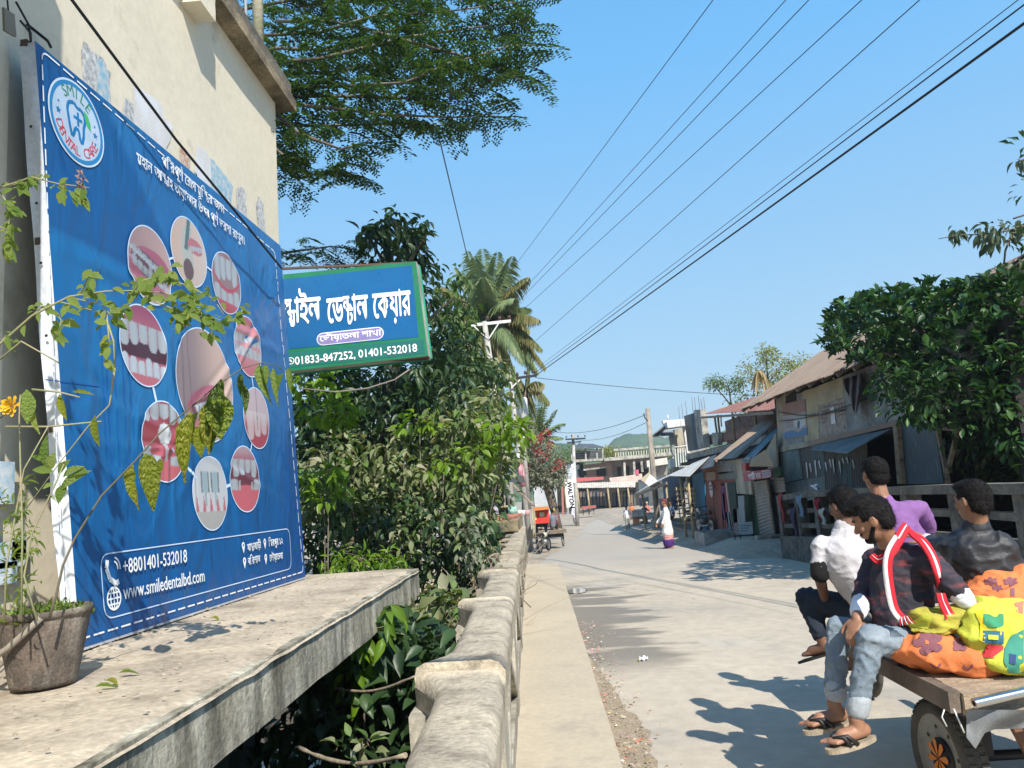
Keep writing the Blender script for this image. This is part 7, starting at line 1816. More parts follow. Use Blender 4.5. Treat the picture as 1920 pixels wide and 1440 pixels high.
M_ORC=cloth('orange_cloth',(.66,.19,.06));M_LIME=cloth('lime_cloth',(.55,.58,.06));M_OLV=cloth('olive_yellow_cloth',(.40,.36,.05));M_PUR=cloth('dusky_purple_print',(.22,.08,.10));M_YEL=cloth('yellow_cloth',(.68,.52,.02))
t,o=bundle('orange cloth sack with a big purple flower print lying on the cart planks',[(1715,1218,3.98,(.13,.12,.085),0),(1760,1222,3.92,(.16,.14,.10),5),(1815,1232,3.88,(.15,.12,.09),10),(1690,1195,4.05,(.06,.07,.05),0),(1850,1248,3.86,(.10,.08,.05),0)],M_ORC,3,.014)
decal(t,o,flower(1741,1205,30),M_PUR,'flower_print');decal(t,o,[(1735,1199),(1741,1202),(1742,1208),(1735,1207)],M_ORC,'flower_heart',.007);decal(t,o,flower(1800,1210,16,4),M_PUR,'flower_print')
for(cx,cy)in((1755,1248),(1815,1250)):
 decal(t,o,[(cx+10*cos(a),cy-4+10*sin(a))for a in[k*.3 for k in range(11)]]+[(cx+6*cos(a),cy-4+6*sin(a))for a in[k*.3 for k in range(10,-1,-1)]],M_PUR,'scroll_print')
t,o=bundle('second orange cloth bundle with dark flower prints behind the lime cloth',[(1870,1098,4.25,(.16,.14,.10),0),(1920,1095,4.25,(.18,.14,.11),0),(1835,1120,4.2,(.09,.1,.08),0),(1890,1130,4.15,(.2,.14,.09),0),(1880,1180,4.15,(.22,.14,.12),0)],M_ORC,9,.014)
for(x,y,r)in((1858,1090,14),(1895,1090,15),(1870,1102,11)):decal(t,o,flower(x,y,r,6,.5,.6),M_PUR,'flower_print')
decal(t,o,[(1893,1090),(1902,1090),(1903,1118),(1895,1118)],M_PUR,'border_print')
t,o=bundle('folded olive yellow cloth lying across the orange sack',[(1745,1162,3.95,(.12,.09,.05),18),(1790,1158,3.93,(.13,.09,.06),0),(1715,1172,3.97,(.06,.06,.025),25),(1760,1180,3.93,(.14,.08,.03),0)],M_OLV,14,.016,8)
decal(t,o,[(1700,1172),(1735,1150),(1748,1158),(1740,1180)],M_LIME,'lime_edge')
t,o=bundle('lime yellow printed cloth with big green, blue and red letters on the cart',[(1865,1190,3.84,(.16,.10,.15),0),(1900,1175,3.9,(.16,.1,.14),0),(1830,1160,3.85,(.08,.08,.06),0),(1895,1230,3.8,(.14,.09,.08),0),(1850,1140,3.95,(.12,.08,.05),0),(1960,1200,3.9,(.16,.12,.16),0)],M_LIME,21,.016,6)
for(pts,c)in(([(1844,1150),(1853,1151),(1854,1165),(1864,1165),(1863,1156),(1870,1156),(1874,1150),(1882,1151),(1882,1172),(1876,1176),(1850,1175),(1843,1168)],(.04,.25,.12)),([(1843,1182),(1882,1184),(1882,1208),(1843,1206)],(.03,.13,.22)),([(1842,1226),(1875,1218),(1852,1208),(1882,1211),(1881,1218),(1862,1232),(1868,1234),(1846,1233)],(.55,.04,.05))):decal(t,o,pts,flat('print_%d'%int(c[0]*100),c,.8),'printed_letter',.006)
decal(t,o,[(1853,1190),(1872,1191),(1872,1200),(1853,1199)],M_LIME,'letter_hole',.010)
decal(t,o,[(1896,1192),(1920,1180),(1920,1262),(1893,1262),(1882,1240),(1884,1215)],flat('print_teal',(.04,.22,.16),.8),'printed_patch',.005);decal(t,o,[(1902,1130),(1920,1126),(1918,1152),(1906,1146)],flat('print_coral',(.55,.15,.1),.8),'printed_patch',.005)
decal(t,o,[(1828,1148),(1845,1140),(1852,1170),(1846,1205),(1836,1200),(1838,1170)],M_YEL,'yellow_panel',.005)
decal(t,o,[(1893,1225),(1906,1228),(1904,1246),(1892,1244)],flat('print_navy',(.03,.06,.16),.8),'printed_patch',.008)
# -- person: scarf
def person(lab,loc):return thing('person',lab,'person',loc)
t=person('bearded man in dark checked shirt with red and white scarf on the cart edge',(1.9,4.15,.75))
V=Vector
hipL,hipR=P3(1712,1168,4.02),P3(1672,1160,4.28);hipL.z=hipR.z=.86
pel=(hipL+hipR)/2;chest=P3(1690,1075,4.18);nk=P3(1672,1026,4.16);hd=P3(1637,974,4.12)
shL,shR=P3(1737,1048,4.02),P3(1640,1052,4.36)
elL,wrL=P3(1790,1103,3.92),P3(1812,1128,3.90);elR,wrR=P3(1617,1118,4.30),P3(1607,1160,4.10)
knL,anL=P3(1632,1196,3.98),P3(1607,1334,4.0);knR,anR=P3(1572,1178,4.26),P3(1566,1306,4.22)
pr=head(t,hd,(-.92,.48,-.42),SK1,hair='quiff',beard=True,up=(-.28,0,.95),neck=nk)
pr+=[('c',nk,chest,.065,.11),('c',shL,elL,.045,.036),('c',elL,wrL,.036,.027),('c',shR,elR,.045,.036),('c',elR,wrR,.038,.028),('c',chest,shL,.07,.045),('c',chest,shR,.07,.045),('c',chest,pel,.11,.11),('c',pel,knL,.07,.05),('c',pel,knR,.07,.05),('c',knL,anL,.048,.034),('c',knR,anR,.048,.034)]
hand(pr,wrL,P3(1838,1140,3.88)-wrL,(0,-.3,1),1,-1,.5);hand(pr,wrR,P3(1596,1192,4.05)-wrR,(-.7,-.5,.3),1,1,.8)
fL=V((-1,-.25,-.12));fR=V((-1,-.1,-.12));foot(pr,anL+V((-.01,0,-.03)),fL,1.02);foot(pr,anR+V((-.01,0,-.03)),fR,1.02)
blob('body',pr,.0065,SK1,t,2)
M_CHK=mat('dark_checked_shirt',(.035,.030,.045),(.02,.02,.03),scale=5,rough=.8,bump=.2,stain=(.26,.05,.05),sscale=2.6,samt=.42,stretch=(1.5,4,9))
sp=[('c',nk+V((0,.01,-.05)),chest,.085,.145),('c',chest,pel+V((0,0,.02)),.15,.155),('c',chest+V((.02,-.04,.06)),shL,.10,.068),('c',chest+V((0,.05,.06)),shR,.10,.068),('c',shL,elL,.066,.058),('c',elL,elL.lerp(wrL,.45),.057,.05),('c',shR,elR,.066,.056),('c',elR,elR.lerp(wrR,.35),.055,.048)]
blob('shirt',sp,.0095,M_CHK,t,2,.010,6,.001,5)
M_CUFF=cloth('white_cuff',(.74,.76,.80))
blob('cuff',[('c',elL.lerp(wrL,.45),elL.lerp(wrL,.95),.054,.047)],.008,M_CUFF,t,2,.003,16);blob('cuff',[('c',elR.lerp(wrR,.30),elR.lerp(wrR,.72),.05,.044)],.008,M_CUFF,t,2,.003,16)
M_JEAN=mat('pale_denim',(.20,.25,.29),(.13,.17,.22),scale=4,rough=.9,bump=.3,bscale=120,stain=(.30,.33,.36),sscale=3,samt=.35,fine=.1)
blob('jeans',[('c',pel+V((0,0,-.0)),pel+V((0,0,.04)),.135,.13),('c',hipL,knL,.088,.066),('c',hipR,knR,.086,.064),('c',knL,knL.lerp(anL,.9),.064,.054),('c',knR,knR.lerp(anR,.88),.062,.054)],.0085,M_JEAN,t,2,.010,7,.001,2)
blob('turned_up_hem',[('c',knL.lerp(anL,.84),knL.lerp(anL,.97),.057,.056)],.008,mat('denim_hem',(.34,.37,.40),(.28,.31,.34),scale=6),t,2,.002,20);blob('turned_up_hem',[('c',knR.lerp(anR,.84),knR.lerp(anR,.95),.056,.055)],.008,mat('denim_hem',(.42,.45,.47)),t,2,.002,20)
def sandal(ankle,d,s=1.02):
 f,r,u=basis(d);c=ankle-u*.098*s+f*.055;mb=MB();n=28;top=[];bot=[]
 for k in range(n):
  a=2*pi*k/n;x=cos(a);y=sin(a);w_=.046*(1+.22*x)*(1 if abs(y)>0 else 1);p=c+f*.135*s*x+r*w_*s*y;top.append(p);bot.append(p-u*.022)
 mb.add(top+bot,[tuple(range(n)),tuple(range(2*n-1,n-1,-1))]+[(i,n+i,n+(i+1)%n,(i+1)%n)for i in range(n)]);o=mb.build('sandal_sole',mat('tan_sole',(.34,.28,.2),(.2,.17,.13),scale=12),t)
 mb=MB();mb.smooth=True;A_=c+f*.075*s
 for(p0,p1)in(((-.052),-.02),(-.015,.012)):
  for q in(-1,1):
   pts=[c+f*(.045+p0)*s+r*q*.05*s+u*.002,c+f*(.06+p0*.5)*s+r*q*.036*s+u*.045,c+f*.09*s+r*q*.008*s+u*.042]
   mb.tube(pts,[.010,.011,.009],8)
 mb.tube([c+f*.088*s+u*.042,c+f*.105*s+u*.004],.007,6);mb.build('sandal_strap',flat('black_strap',(.015,.013,.013),.5),t)
sandal(anL+V((-.01,0,-.03)),fL);sandal(anR+V((-.01,0,-.03)),fR)
M_SRED=cloth('scarf_red',(.55,.015,.03));M_SWH=cloth('scarf_white',(.72,.68,.68))
def ribbon(pts,wds,nrm,nm='scarf',ms=(M_SRED,M_SRED,M_SWH,M_SRED,M_SRED,M_SRED),th=.009):
 mb=MB();n=len(ms);mb.smooth=True;pts=[V(p)for p in pts];fine_=[];wf=[]
 for i in range(len(pts)-1):
  p0,p1,p2,p3=pts[max(0,i-1)],pts[i],pts[i+1],pts[min(len(pts)-1,i+2)]
  for q in range(6):
   s_=q/6;fine_.append(.5*((2*p1)+(p2-p0)*s_+(2*p0-5*p1+4*p2-p3)*s_**2+(3*p1-3*p2+p3-p0)*s_**3));wf.append(.82*(wds[i]*(1-s_)+wds[i+1]*s_))
 fine_.append(pts[-1]);wf.append(wds[-1]);rows=[]
 for i,p in enumerate(fine_):
  tn=(fine_[min(i+1,len(fine_)-1)]-fine_[max(0,i-1)]).normalized();o_=V(nrm(p))if callable(nrm)else V(nrm);sd=tn.cross(o_).normalized();up=sd.cross(tn)
  rows.append([p+sd*wf[i]*(j/n-.5)+up*.006*sin(j*2.3+i*.15)for j in range(n+1)]+[p+sd*wf[i]*(j/n-.5)-up*th for j in range(n,-1,-1)])
 k=2*(n+1);b=len(mb.v);mb.v+=[tuple(v)for r_ in rows for v in r_]
 for i in range(len(rows)-1):
  for j in range(k):mb.f.append([b+i*k+j,b+i*k+(j+1)%k,b+(i+1)*k+(j+1)%k,b+(i+1)*k+j]);mb.m.append(min(j,n-1)if j<n else max(0,min(n-1,2*n-j)));mb.sm.append(True)
 return mb.build(nm,list(ms),t)
ribbon([P3(1634,1040,4.02),P3(1648,1050,3.98),P3(1668,1038,3.97),P3(1685,1012,4.0),P3(1698,990,4.06),P3(1702,985,4.16)],[.035,.05,.055,.06,.06,.05],(-.2,-1,.2),'scarf_loop')
ribbon([P3(1700,988,4.14),P3(1714,1002,4.04),P3(1731,1016,3.98),P3(1748,1042,3.93),P3(1760,1075,3.90),P3(1762,1100,3.96)],[.05,.06,.06,.055,.05,.04],(.2,-1,.5),'scarf_over_shoulder')
ribbon([P3(1684,1008,3.98),P3(1670,1032,3.93),P3(1664,1060,3.915),P3(1668,1100,3.905),P3(1677,1140,3.90),P3(1692,1160,3.89)],[.05,.05,.05,.05,.05,.05],(-.2,-1,.1),'scarf_tail',(M_SRED,M_SRED,M_SWH,M_SWH))
ribbon([P3(1764,1112,3.9),P3(1768,1128,3.88),P3(1776,1146,3.87),P3(1782,1158,3.86)],[.05,.05,.055,.06],(-.1,-1,.3),'scarf_tail')
for k in range(7):a=P3(1688+k*2.4,1158-k*.6,3.885);MB().tube([a,a+V((.006*(k-3)*.5,-.01,-.02)),a+V((.006*(k-2),-.015,-.035))],.0028,5).build('tassel',M_SWH if k%2 else M_SRED,t)
# -- person: white shirt
t=person('man in white shirt with black sleeve bands, farthest left on the cart',(1.85,4.85,.75))
pel=V((1.92,4.82,.88));chest=P3(1580,1045,4.85);nk=P3(1584,992,4.86);hd=P3(1583,950,4.88)
shL,shR=P3(1540,1022,4.86),P3(1618,1026,4.9);elL,wrL=P3(1537,1082,4.84),P3(1547,1124,4.98);elR,wrR=P3(1640,1090,5.0),P3(1600,1120,5.2)
knL,anL=P3(1513,1122,5.12),P3(1540,1196,5.0);knR,anR=P3(1590,1120,5.3),P3(1600,1230,5.3)
pr=head(t,hd,(-.35,.95,-.25),SK2,hair='short',neck=nk,eyes=False)
pr+=[('c',nk,chest,.06,.1),('c',shL,elL,.045,.036),('c',elL,wrL,.036,.027),('c',shR,elR,.045,.036),('c',elR,wrR,.036,.028),('c',chest,shL,.07,.045),('c',chest,shR,.07,.045),('c',chest,pel,.1,.1),('c',pel,knL,.07,.05),('c',knL,anL,.048,.034),('c',pel,knR,.07,.05),('c',knR,anR,.048,.034)]
hand(pr,wrL,V((-.2,.9,-.3)),(-.3,0,1),1,1);hand(pr,wrR,V((-.6,.6,-.3)),(0,0,1),1,-1);foot(pr,anL,(-.7,.7,-.3));foot(pr,anR,(-.6,.7,-.1))
blob('body',pr,.008,SK2,t,2)
M_WSH=cloth('offwhite_shirt',(.52,.50,.52))
blob('shirt',[('c',nk+V((0,0,-.04)),chest,.085,.14),('c',chest,pel+V((0,0,.04)),.148,.138),('c',chest+V((0,0,.03)),shL,.09,.062),('c',chest+V((0,0,.03)),shR,.09,.062),('c',shL,shL.lerp(elL,.62),.062,.057),('c',shR,shR.lerp(elR,.7),.068,.062)],.009,M_WSH,t,3,.009,5,.001,31)
blob('collar',[('c',nk+V((0,0,-.02)),nk+V((0,0,.015)),.066,.062)],.007,M_WSH,t,1)
blob('sleeve_band',[('c',shL.lerp(elL,.62),shL.lerp(elL,.9),.060,.057)],.008,flat('black_band',(.006,.006,.007),.9),t,1,.002,20)
blob('trousers',[('c',pel,pel+V((0,0,.03)),.135,.13),('c',pel+V((-.06,0,0)),knL,.10,.075),('c',pel+V((.04,.05,0)),knR,.10,.075),('c',knL,knL.lerp(anL,.9),.07,.055),('c',knR,knR.lerp(anR,.9),.07,.055)],.011,cloth('navy_trousers',(.012,.02,.035)),t,3,.009,10,0,7)
f,r,u=basis((-.75,.65,-.35));mb=MB();c=anL-u*.09+f*.05;mb.hexa([c-f*.1-r*.04-u*.015,c-f*.1+r*.04-u*.015,c+f*.14+r*.045-u*.015,c+f*.14-r*.045-u*.015],[c-f*.1-r*.04,c-f*.1+r*.04,c+f*.14+r*.045,c+f*.14-r*.045]);obj('sandal_sole',rough_mesh(mb.mesh('sandal_sole',flat('black_sole',(.02,.02,.02))),.002,9,2),t)
# -- person: purple shirt, driving
t=person('driver in purple T-shirt seen from behind, seated highest on the rickshaw van',(2.4,5.45,.95))
pel=V((2.44,5.42,1.04));chest=P3(1675,985,5.45);nk=P3(1650,930,5.48);hd=P3(1641,890,5.5)
shL,shR=P3(1612,958,5.5),P3(1725,955,5.46);elR,wrR=P3(1742,1002,5.62),P3(1728,1030,5.86);elL,wrL=P3(1612,1015,5.65),P3(1640,1040,5.9)
pr=head(t,hd,(-.12,1,-.05),SK1,hair='short',neck=nk,eyes=False)
pr+=[('c',nk,chest,.058,.1),('c',shL,elL,.045,.038),('c',elL,wrL,.036,.028),('c',shR,elR,.045,.038),('c',elR,wrR,.036,.028),('c',chest,shL,.07,.045),('c',chest,shR,.07,.045),('c',chest,pel,.1,.1),('c',pel,pel+V((-.15,.42,-.05)),.07,.05),('c',pel,pel+V((.15,.42,-.05)),.07,.05),('c',pel+V((-.15,.42,-.05)),pel+V((-.16,.45,-.45)),.048,.034),('c',pel+V((.15,.42,-.05)),pel+V((.16,.45,-.45)),.048,.034)]
hand(pr,wrL,(.1,1,-.1),(0,0,1),1,1);hand(pr,wrR,(-.1,1,-.1),(0,0,1),1,-1)
foot(pr,pel+V((-.16,.45,-.47)),(0,1,-.1));foot(pr,pel+V((.16,.45,-.47)),(0,1,-.1))
blob('body',pr,.008,SK1,t,2)
blob('tshirt',[('c',nk+V((.01,0,-.045)),chest,.082,.145),('c',chest,pel+V((0,0,.02)),.155,.15),('c',chest+V((-.03,0,.06)),shL,.10,.066),('c',chest+V((.04,0,.07)),shR,.10,.066),('c',shR,shR.lerp(elR,.72),.066,.066),('c',shL,shL.lerp(elL,.72),.066,.066)],.011,cloth('purple_cotton',(.22,.10,.28)),t,3,.009,4,.0008,44)
blob('trousers',[('c',pel,pel+V((0,0,.03)),.14,.13)]+[('c',pel+V((.06*q,0,0)),pel+V((.15*q,.42,-.04)),.1,.075)for q in(-1,1)]+[('c',pel+V((.15*q,.42,-.04)),pel+V((.16*q,.45,-.42)),.07,.055)for q in(-1,1)],.013,cloth('grey_trousers',(.06,.06,.07)),t,3,.008,10,0,9)
# -- person: black jacket
t=person('boy in black jacket seen from behind on the right side of the cart',(2.45,4.3,.75))
pel=V((2.52,4.34,.88));chest=P3(1832,1045,4.34);nk=P3(1832,985,4.32);hd=P3(1824,940,4.30)
shL,shR=P3(1782,1028,4.4),P3(1878,1022,4.26);elL,wrL=P3(1758,1028,4.62),P3(1738,1012,4.80);elR,wrR=P3(1905,1110,4.3),P3(1880,1150,4.55)
pr=head(t,hd,(-.42,.95,-.05),SK1,s=.95,hair='short',neck=nk,eyes=False)
pr+=[('c',nk,chest,.056,.1),('c',shL,elL,.045,.038),('c',elL,wrL,.036,.028),('c',shR,elR,.045,.038),('c',elR,wrR,.036,.028),('c',chest,shL,.07,.045),('c',chest,shR,.07,.045),('c',chest,pel,.1,.1),('c',pel,pel+V((.4,.25,0)),.07,.05),('c',pel,pel+V((.35,.42,0)),.07,.05),('c',pel+V((.4,.25,0)),pel+V((.42,.26,-.42)),.048,.034),('c',pel+V((.35,.42,0)),pel+V((.4,.42,-.42)),.048,.034)]
hand(pr,wrL,P3(1706,1000,4.86)-wrL,(.1,-.6,.8),1,-1,.35);hand(pr,wrR,(.1,1,-.2),(0,0,1))
foot(pr,pel+V((.42,.26,-.44)),(1,.3,0));foot(pr,pel+V((.4,.42,-.44)),(1,.3,0))
blob('body',pr,.0075,SK1,t,2)
M_BLK=mat('black_jacket',(.022,.022,.026),(.014,.014,.018),scale=6,rough=.55,bump=.25,bscale=50,spec=.5)
blob('jacket',[('c',nk+V((0,.01,-.035)),chest,.082,.15),('c',chest,pel+V((0,0,.02)),.165,.165),('c',chest+V((-.03,.02,.06)),shL,.10,.075),('c',chest+V((.03,0,.06)),shR,.10,.075),('c',shR,elR,.073,.062),('c',elR,elR.lerp(wrR,.85),.06,.05),('c',shL,elL,.07,.056),('c',elL,elL.lerp(wrL,.75),.055,.045)],.0095,M_BLK,t,3,.012,4.5,.0008,63)
blob('cuff',[('c',elL.lerp(wrL,.75),elL.lerp(wrL,.98),.044,.040)],.008,M_CUFF,t,1,.002,20)
blob('collar',[('c',nk+V((0,.0,-.015)),nk+V((0,0,.02)),.068,.062)],.008,M_BLK,t,1)
blob('trousers',[('c',pel,pel+V((0,0,.03)),.14,.13),('c',pel,pel+V((.4,.25,0)),.1,.075),('c',pel,pel+V((.35,.42,0)),.1,.075),('c',pel+V((.4,.25,0)),pel+V((.42,.26,-.4)),.07,.06),('c',pel+V((.35,.42,0)),pel+V((.4,.42,-.4)),.07,.06)],.013,cloth('navy_trousers',(.012,.02,.035)),t,3,.008,10,0,9)
# -- people farther down the road
def walker(lab,x,y,z,face,h,top,low,skin=SK2,cap=None,robe=False,stride=.12,hair='short',arm=(0,0),lowlen=1.0,lungi=False,sit=False,vox=.016,band=None):
 t=person(lab,(x,y,z));s=h/1.68;f,r,u=basis((*face,0));o=V((x,y,z))
 def L(a,b,c):return o+f*a*s+r*b*s+u*c*s
 hd=L(.03,0,1.56);nk=L(0,0,1.40);ch=L(0,0,1.22);pv=L(0,0,.90)
 dz=0
 if sit:dz=sit;hd-=u*dz;nk-=u*dz;ch-=u*dz;pv-=u*dz
 hips=[pv+r*q*.08*s for q in(-1,1)];kn=[L(.05+stride*q,.09*q,.48)for q in(-1,1)];an=[L(-.02+stride*1.4*q,.09*q,.09)for q in(-1,1)]
 if sit:kn=[pv+f*.42*s+r*.12*q*s+u*.02 for q in(-1,1)];an=[pv+f*.46*s+r*.12*q*s-u*.4*s for q in(-1,1)]
 sh=[ch+r*q*.17*s+u*.10*s for q in(-1,1)];el=[sh[i]+(f*arm[i]*.5-u*.26+r*(-1,1)[i]*.05)*s for i in(0,1)];wr=[el[i]+(f*(.08+arm[i]*.22)-u*(.22-.1*arm[i]))*s for i in(0,1)]
 pr=head(t,hd,f,skin,vox*.7,s,hair=hair if not cap else None,neck=nk,eyes=False)
 pr+=[('c',nk,ch,.055*s,.1*s),('c',ch,pv,.1*s,.1*s)]
 for i in(0,1):
  pr+=[('c',ch,sh[i],.06*s,.045*s),('c',sh[i],el[i],.043*s,.035*s),('c',el[i],wr[i],.034*s,.026*s),('c',hips[i],kn[i],.07*s,.05*s),('c',kn[i],an[i],.045*s,.033*s),('c',an[i]-f*.03*s-u*.05*s,an[i]+f*.13*s-u*.06*s,.03*s,.026*s)]
  hand(pr,wr[i],f*.2-u,r*(-1,1)[i],s,(-1,1)[i])
 blob('body',pr,vox*.62,skin,t,1)
 tp=[('c',nk-u*.04*s,ch,.08*s,.135*s),('c',ch,pv,.135*s,.13*s)]+[('c',ch+u*.05*s,sh[i],.09*s,.065*s)for i in(0,1)]+[('c',sh[i],sh[i].lerp(el[i],1 if robe else .65),.062*s,.058*s)for i in(0,1)]
 if robe:tp+=[('c',el[i],el[i].lerp(wr[i],.9),.058*s,.055*s)for i in(0,1)]+[('c',pv,L(0,0,.55),.15*s,.20*s)]
 blob('robe' if robe else 'shirt',tp,vox,cloth(*top),t,2,.008,7,0,x)
 if lungi:blob('lungi',[('c',pv,L(.0,0,.45),.14*s,.18*s),('c',L(.0,0,.45),L(0,0,.26),.185*s,.19*s)],vox,cloth(*low),t,2,.010,7,0,x)
 else:blob('trousers',[('c',hips[i],kn[i],.09*s,.072*s)for i in(0,1)]+[('c',kn[i],kn[i].lerp(an[i],.92*lowlen),.07*s,.06*s)for i in(0,1)],vox,cloth(*low),t,2,.006,8,0,x)
 if band:blob('lungi_border',[('c',L(0,0,.28),L(0,0,.19),.197*s,.197*s)],vox,cloth(*band),t,1,.006,7)
 if cap:blob('cap',[('e',hd+u*.075*s,(.086*s,.1*s,.055*s),Rm(r,f,u)),('e',hd+u*.02*s-f*.03*s,(.082*s,.085*s,.06*s),Rm(r,f,u))],vox*.6,cloth(*cap),t,1)
 return t
g=PG(1255,1029)
walker('man in long white robe, pink lungi and maroon cap standing at the right roadside',g.x,g.y,g.z,(-.97,.15),1.66,('white_robe',(.72,.70,.68)),('pink_lungi',(.50,.24,.24)),SK1,cap=('maroon_cap',(.16,.03,.04)),robe=True,stride=.06,lungi=True,band=('violet_border',(.06,.02,.14)),arm=(.1,.35))
g=PG(1178,996);walker('young person in white T-shirt and grey trousers walking towards the camera',g.x,g.y,g.z,(-.05,-1),1.58,('white_tee',(.74,.74,.76)),('grey_slacks',(.20,.21,.18)),SK2,stride=.10,vox=.02)
g=PG(1214,990);walker('vendor in dark blue shirt and teal lungi bending at the stall by the pole',g.x-.1,g.y,g.z,(.6,-.8),1.62,('navy_shirt',(.025,.03,.06)),('teal_lungi',(.03,.09,.11)),SK2,lungi=True,vox=.02,arm=(.6,.6))
g=PG(1194,985);walker('person in orange top behind the fruit stall crates',g.x,g.y+2.5,g.z,(-.2,-1),1.55,('orange_top',(.6,.2,.08)),('brown_lungi',(.2,.12,.08)),SK2,lungi=True,vox=.022)
g=PG(1222,985);walker('person in coral and yellow shawl beside the leaning wooden pole',g.x,g.y+1.5,g.z,(-.6,-.7),1.6,('coral_shawl',(.58,.22,.17)),('dark_lungi',(.1,.07,.08)),SK1,cap=('straw_wrap',(.5,.42,.25)),lungi=True,vox=.022,robe=True)
g=PG(1253,960);walker('man in blue checked shirt sitting in the shade of the stall',5.5,36,-.35,(-.8,-.5),1.6,('blue_check',(.12,.17,.26)),('dark_trouser',(.03,.03,.04)),SK2,vox=.022,sit=.35)
g=PG(1080,968);walker('person in pale clothes walking behind the rickshaw van under the banner',PG(1079,984).x,PG(1079,984).y,gz(55),(.1,-1),1.6,('pale_dress',(.66,.62,.70)),('pale_dress2',(.6,.58,.62)),SK2,cap=('navy_scarf',(.02,.05,.12)),lungi=True,robe=True,vox=.02)
# -- rickshaw van with riders at the end of the parapet
def smallvan(lab,cx,cy,z,rot,red=False):
 t=thing('rickshaw_van',lab,'cart',(cx,cy,z));ca,sa=cos(rot),sin(rot)
 def L(x,y,h):return V((cx+x*ca-y*sa,cy+x*sa+y*ca,z+h))
 def bx(nm,x0,x1,y0,y1,h0,h1,m):MB().hexa([L(x0,y0,h0),L(x1,y0,h0),L(x1,y1,h0),L(x0,y1,h0)],[L(x0,y0,h1),L(x1,y0,h1),L(x1,y1,h1),L(x0,y1,h1)]).build(nm,m,t)
 for k in range(6):bx('plank',-.6,.6,-.8+k*.27,-.8+k*.27+.255,.72,.75,M_PLANK)
 bx('side_beam',-.64,-.6,-.8,.8,.64,.76,M_PLANKD);bx('side_beam',.6,.64,-.8,.8,.64,.76,M_PLANKD);bx('end_beam',-.64,.64,-.84,-.8,.62,.76,M_PLANKD);bx('undercarriage',-.5,.5,-.7,-.6,.45,.64,M_STEEL)
 for x in(-.56,.56):
  c=L(x,0,.36);ax=L(1,0,0)-L(0,0,0);mb=MB();mb.lathe([(.34,-.02),(.36,0),(.34,.02),(.32,.01),(.32,-.01),(.34,-.02)],c,ax,28);mb.build('tyre',M_BLACKW,t);mb=MB();a=ax.orthogonal().normalized();b=ax.cross(a)
  for k in range(9):d=a*cos(k*.698)+b*sin(k*.698);mb.tube([c,c+d*.32],.006,4,cap=False)
  mb.build('spokes',flat('spoke_steel',(.3,.3,.3),.4,.7),t,kind='stuff');mb=MB();mb.tube([c-ax*.03,c+ax*.03],.03,8);mb.build('hub',M_STEEL,t)
 c=L(0,1.75,.34);mb=MB();mb.lathe([(.32,-.02),(.34,0),(.32,.02),(.30,0),(.32,-.02)],c,L(1,0,0)-L(0,0,0),24);mb.build('tyre',M_BLACKW,t);MB().tube([L(0,.8,.55),L(0,1.4,.6),L(0,1.6,.95),c],.025,6).build('frame_tube',M_STEEL,t);MB().tube([L(-.3,1.5,1.02),L(.3,1.5,1.02)],.014,6).build('handlebar',M_STEEL,t)
 return t,L
g=PG(1052,1027)
tv,L=smallvan('parked rickshaw van with spoked wheels and riders at the end of the left parapet',g.x-.45,g.y+.7,gz(g.y+.7),.12)
walker('rider in grey top with dark stripes sitting on the back of the far rickshaw van',L(.15,-.35,0).x,L(.15,-.35,0).y,gz(27),(.1,1),1.55,('grey_stripe',(.16,.17,.20)),('charcoal',(.03,.03,.035)),SK2,vox=.018,sit=.10)
walker('rider in cream trousers and black shirt on the left side of the far rickshaw van',L(-.35,-.1,0).x,L(-.35,0,0).y,gz(27),(-.9,-.4),1.5,('black_shirt',(.025,.025,.03)),('cream_trousers',(.5,.48,.42)),SK2,vox=.018,sit=.10)
walker('rider with red and black bag seated at the front of the far rickshaw van',L(.35,.9,0).x,L(.35,.9,0).y,gz(28),(.2,1),1.55,('red_black',(.32,.04,.06)),('charcoal',(.03,.03,.035)),SK2,cap=('yellow_wrap',(.5,.42,.12)),vox=.018,sit=.1)
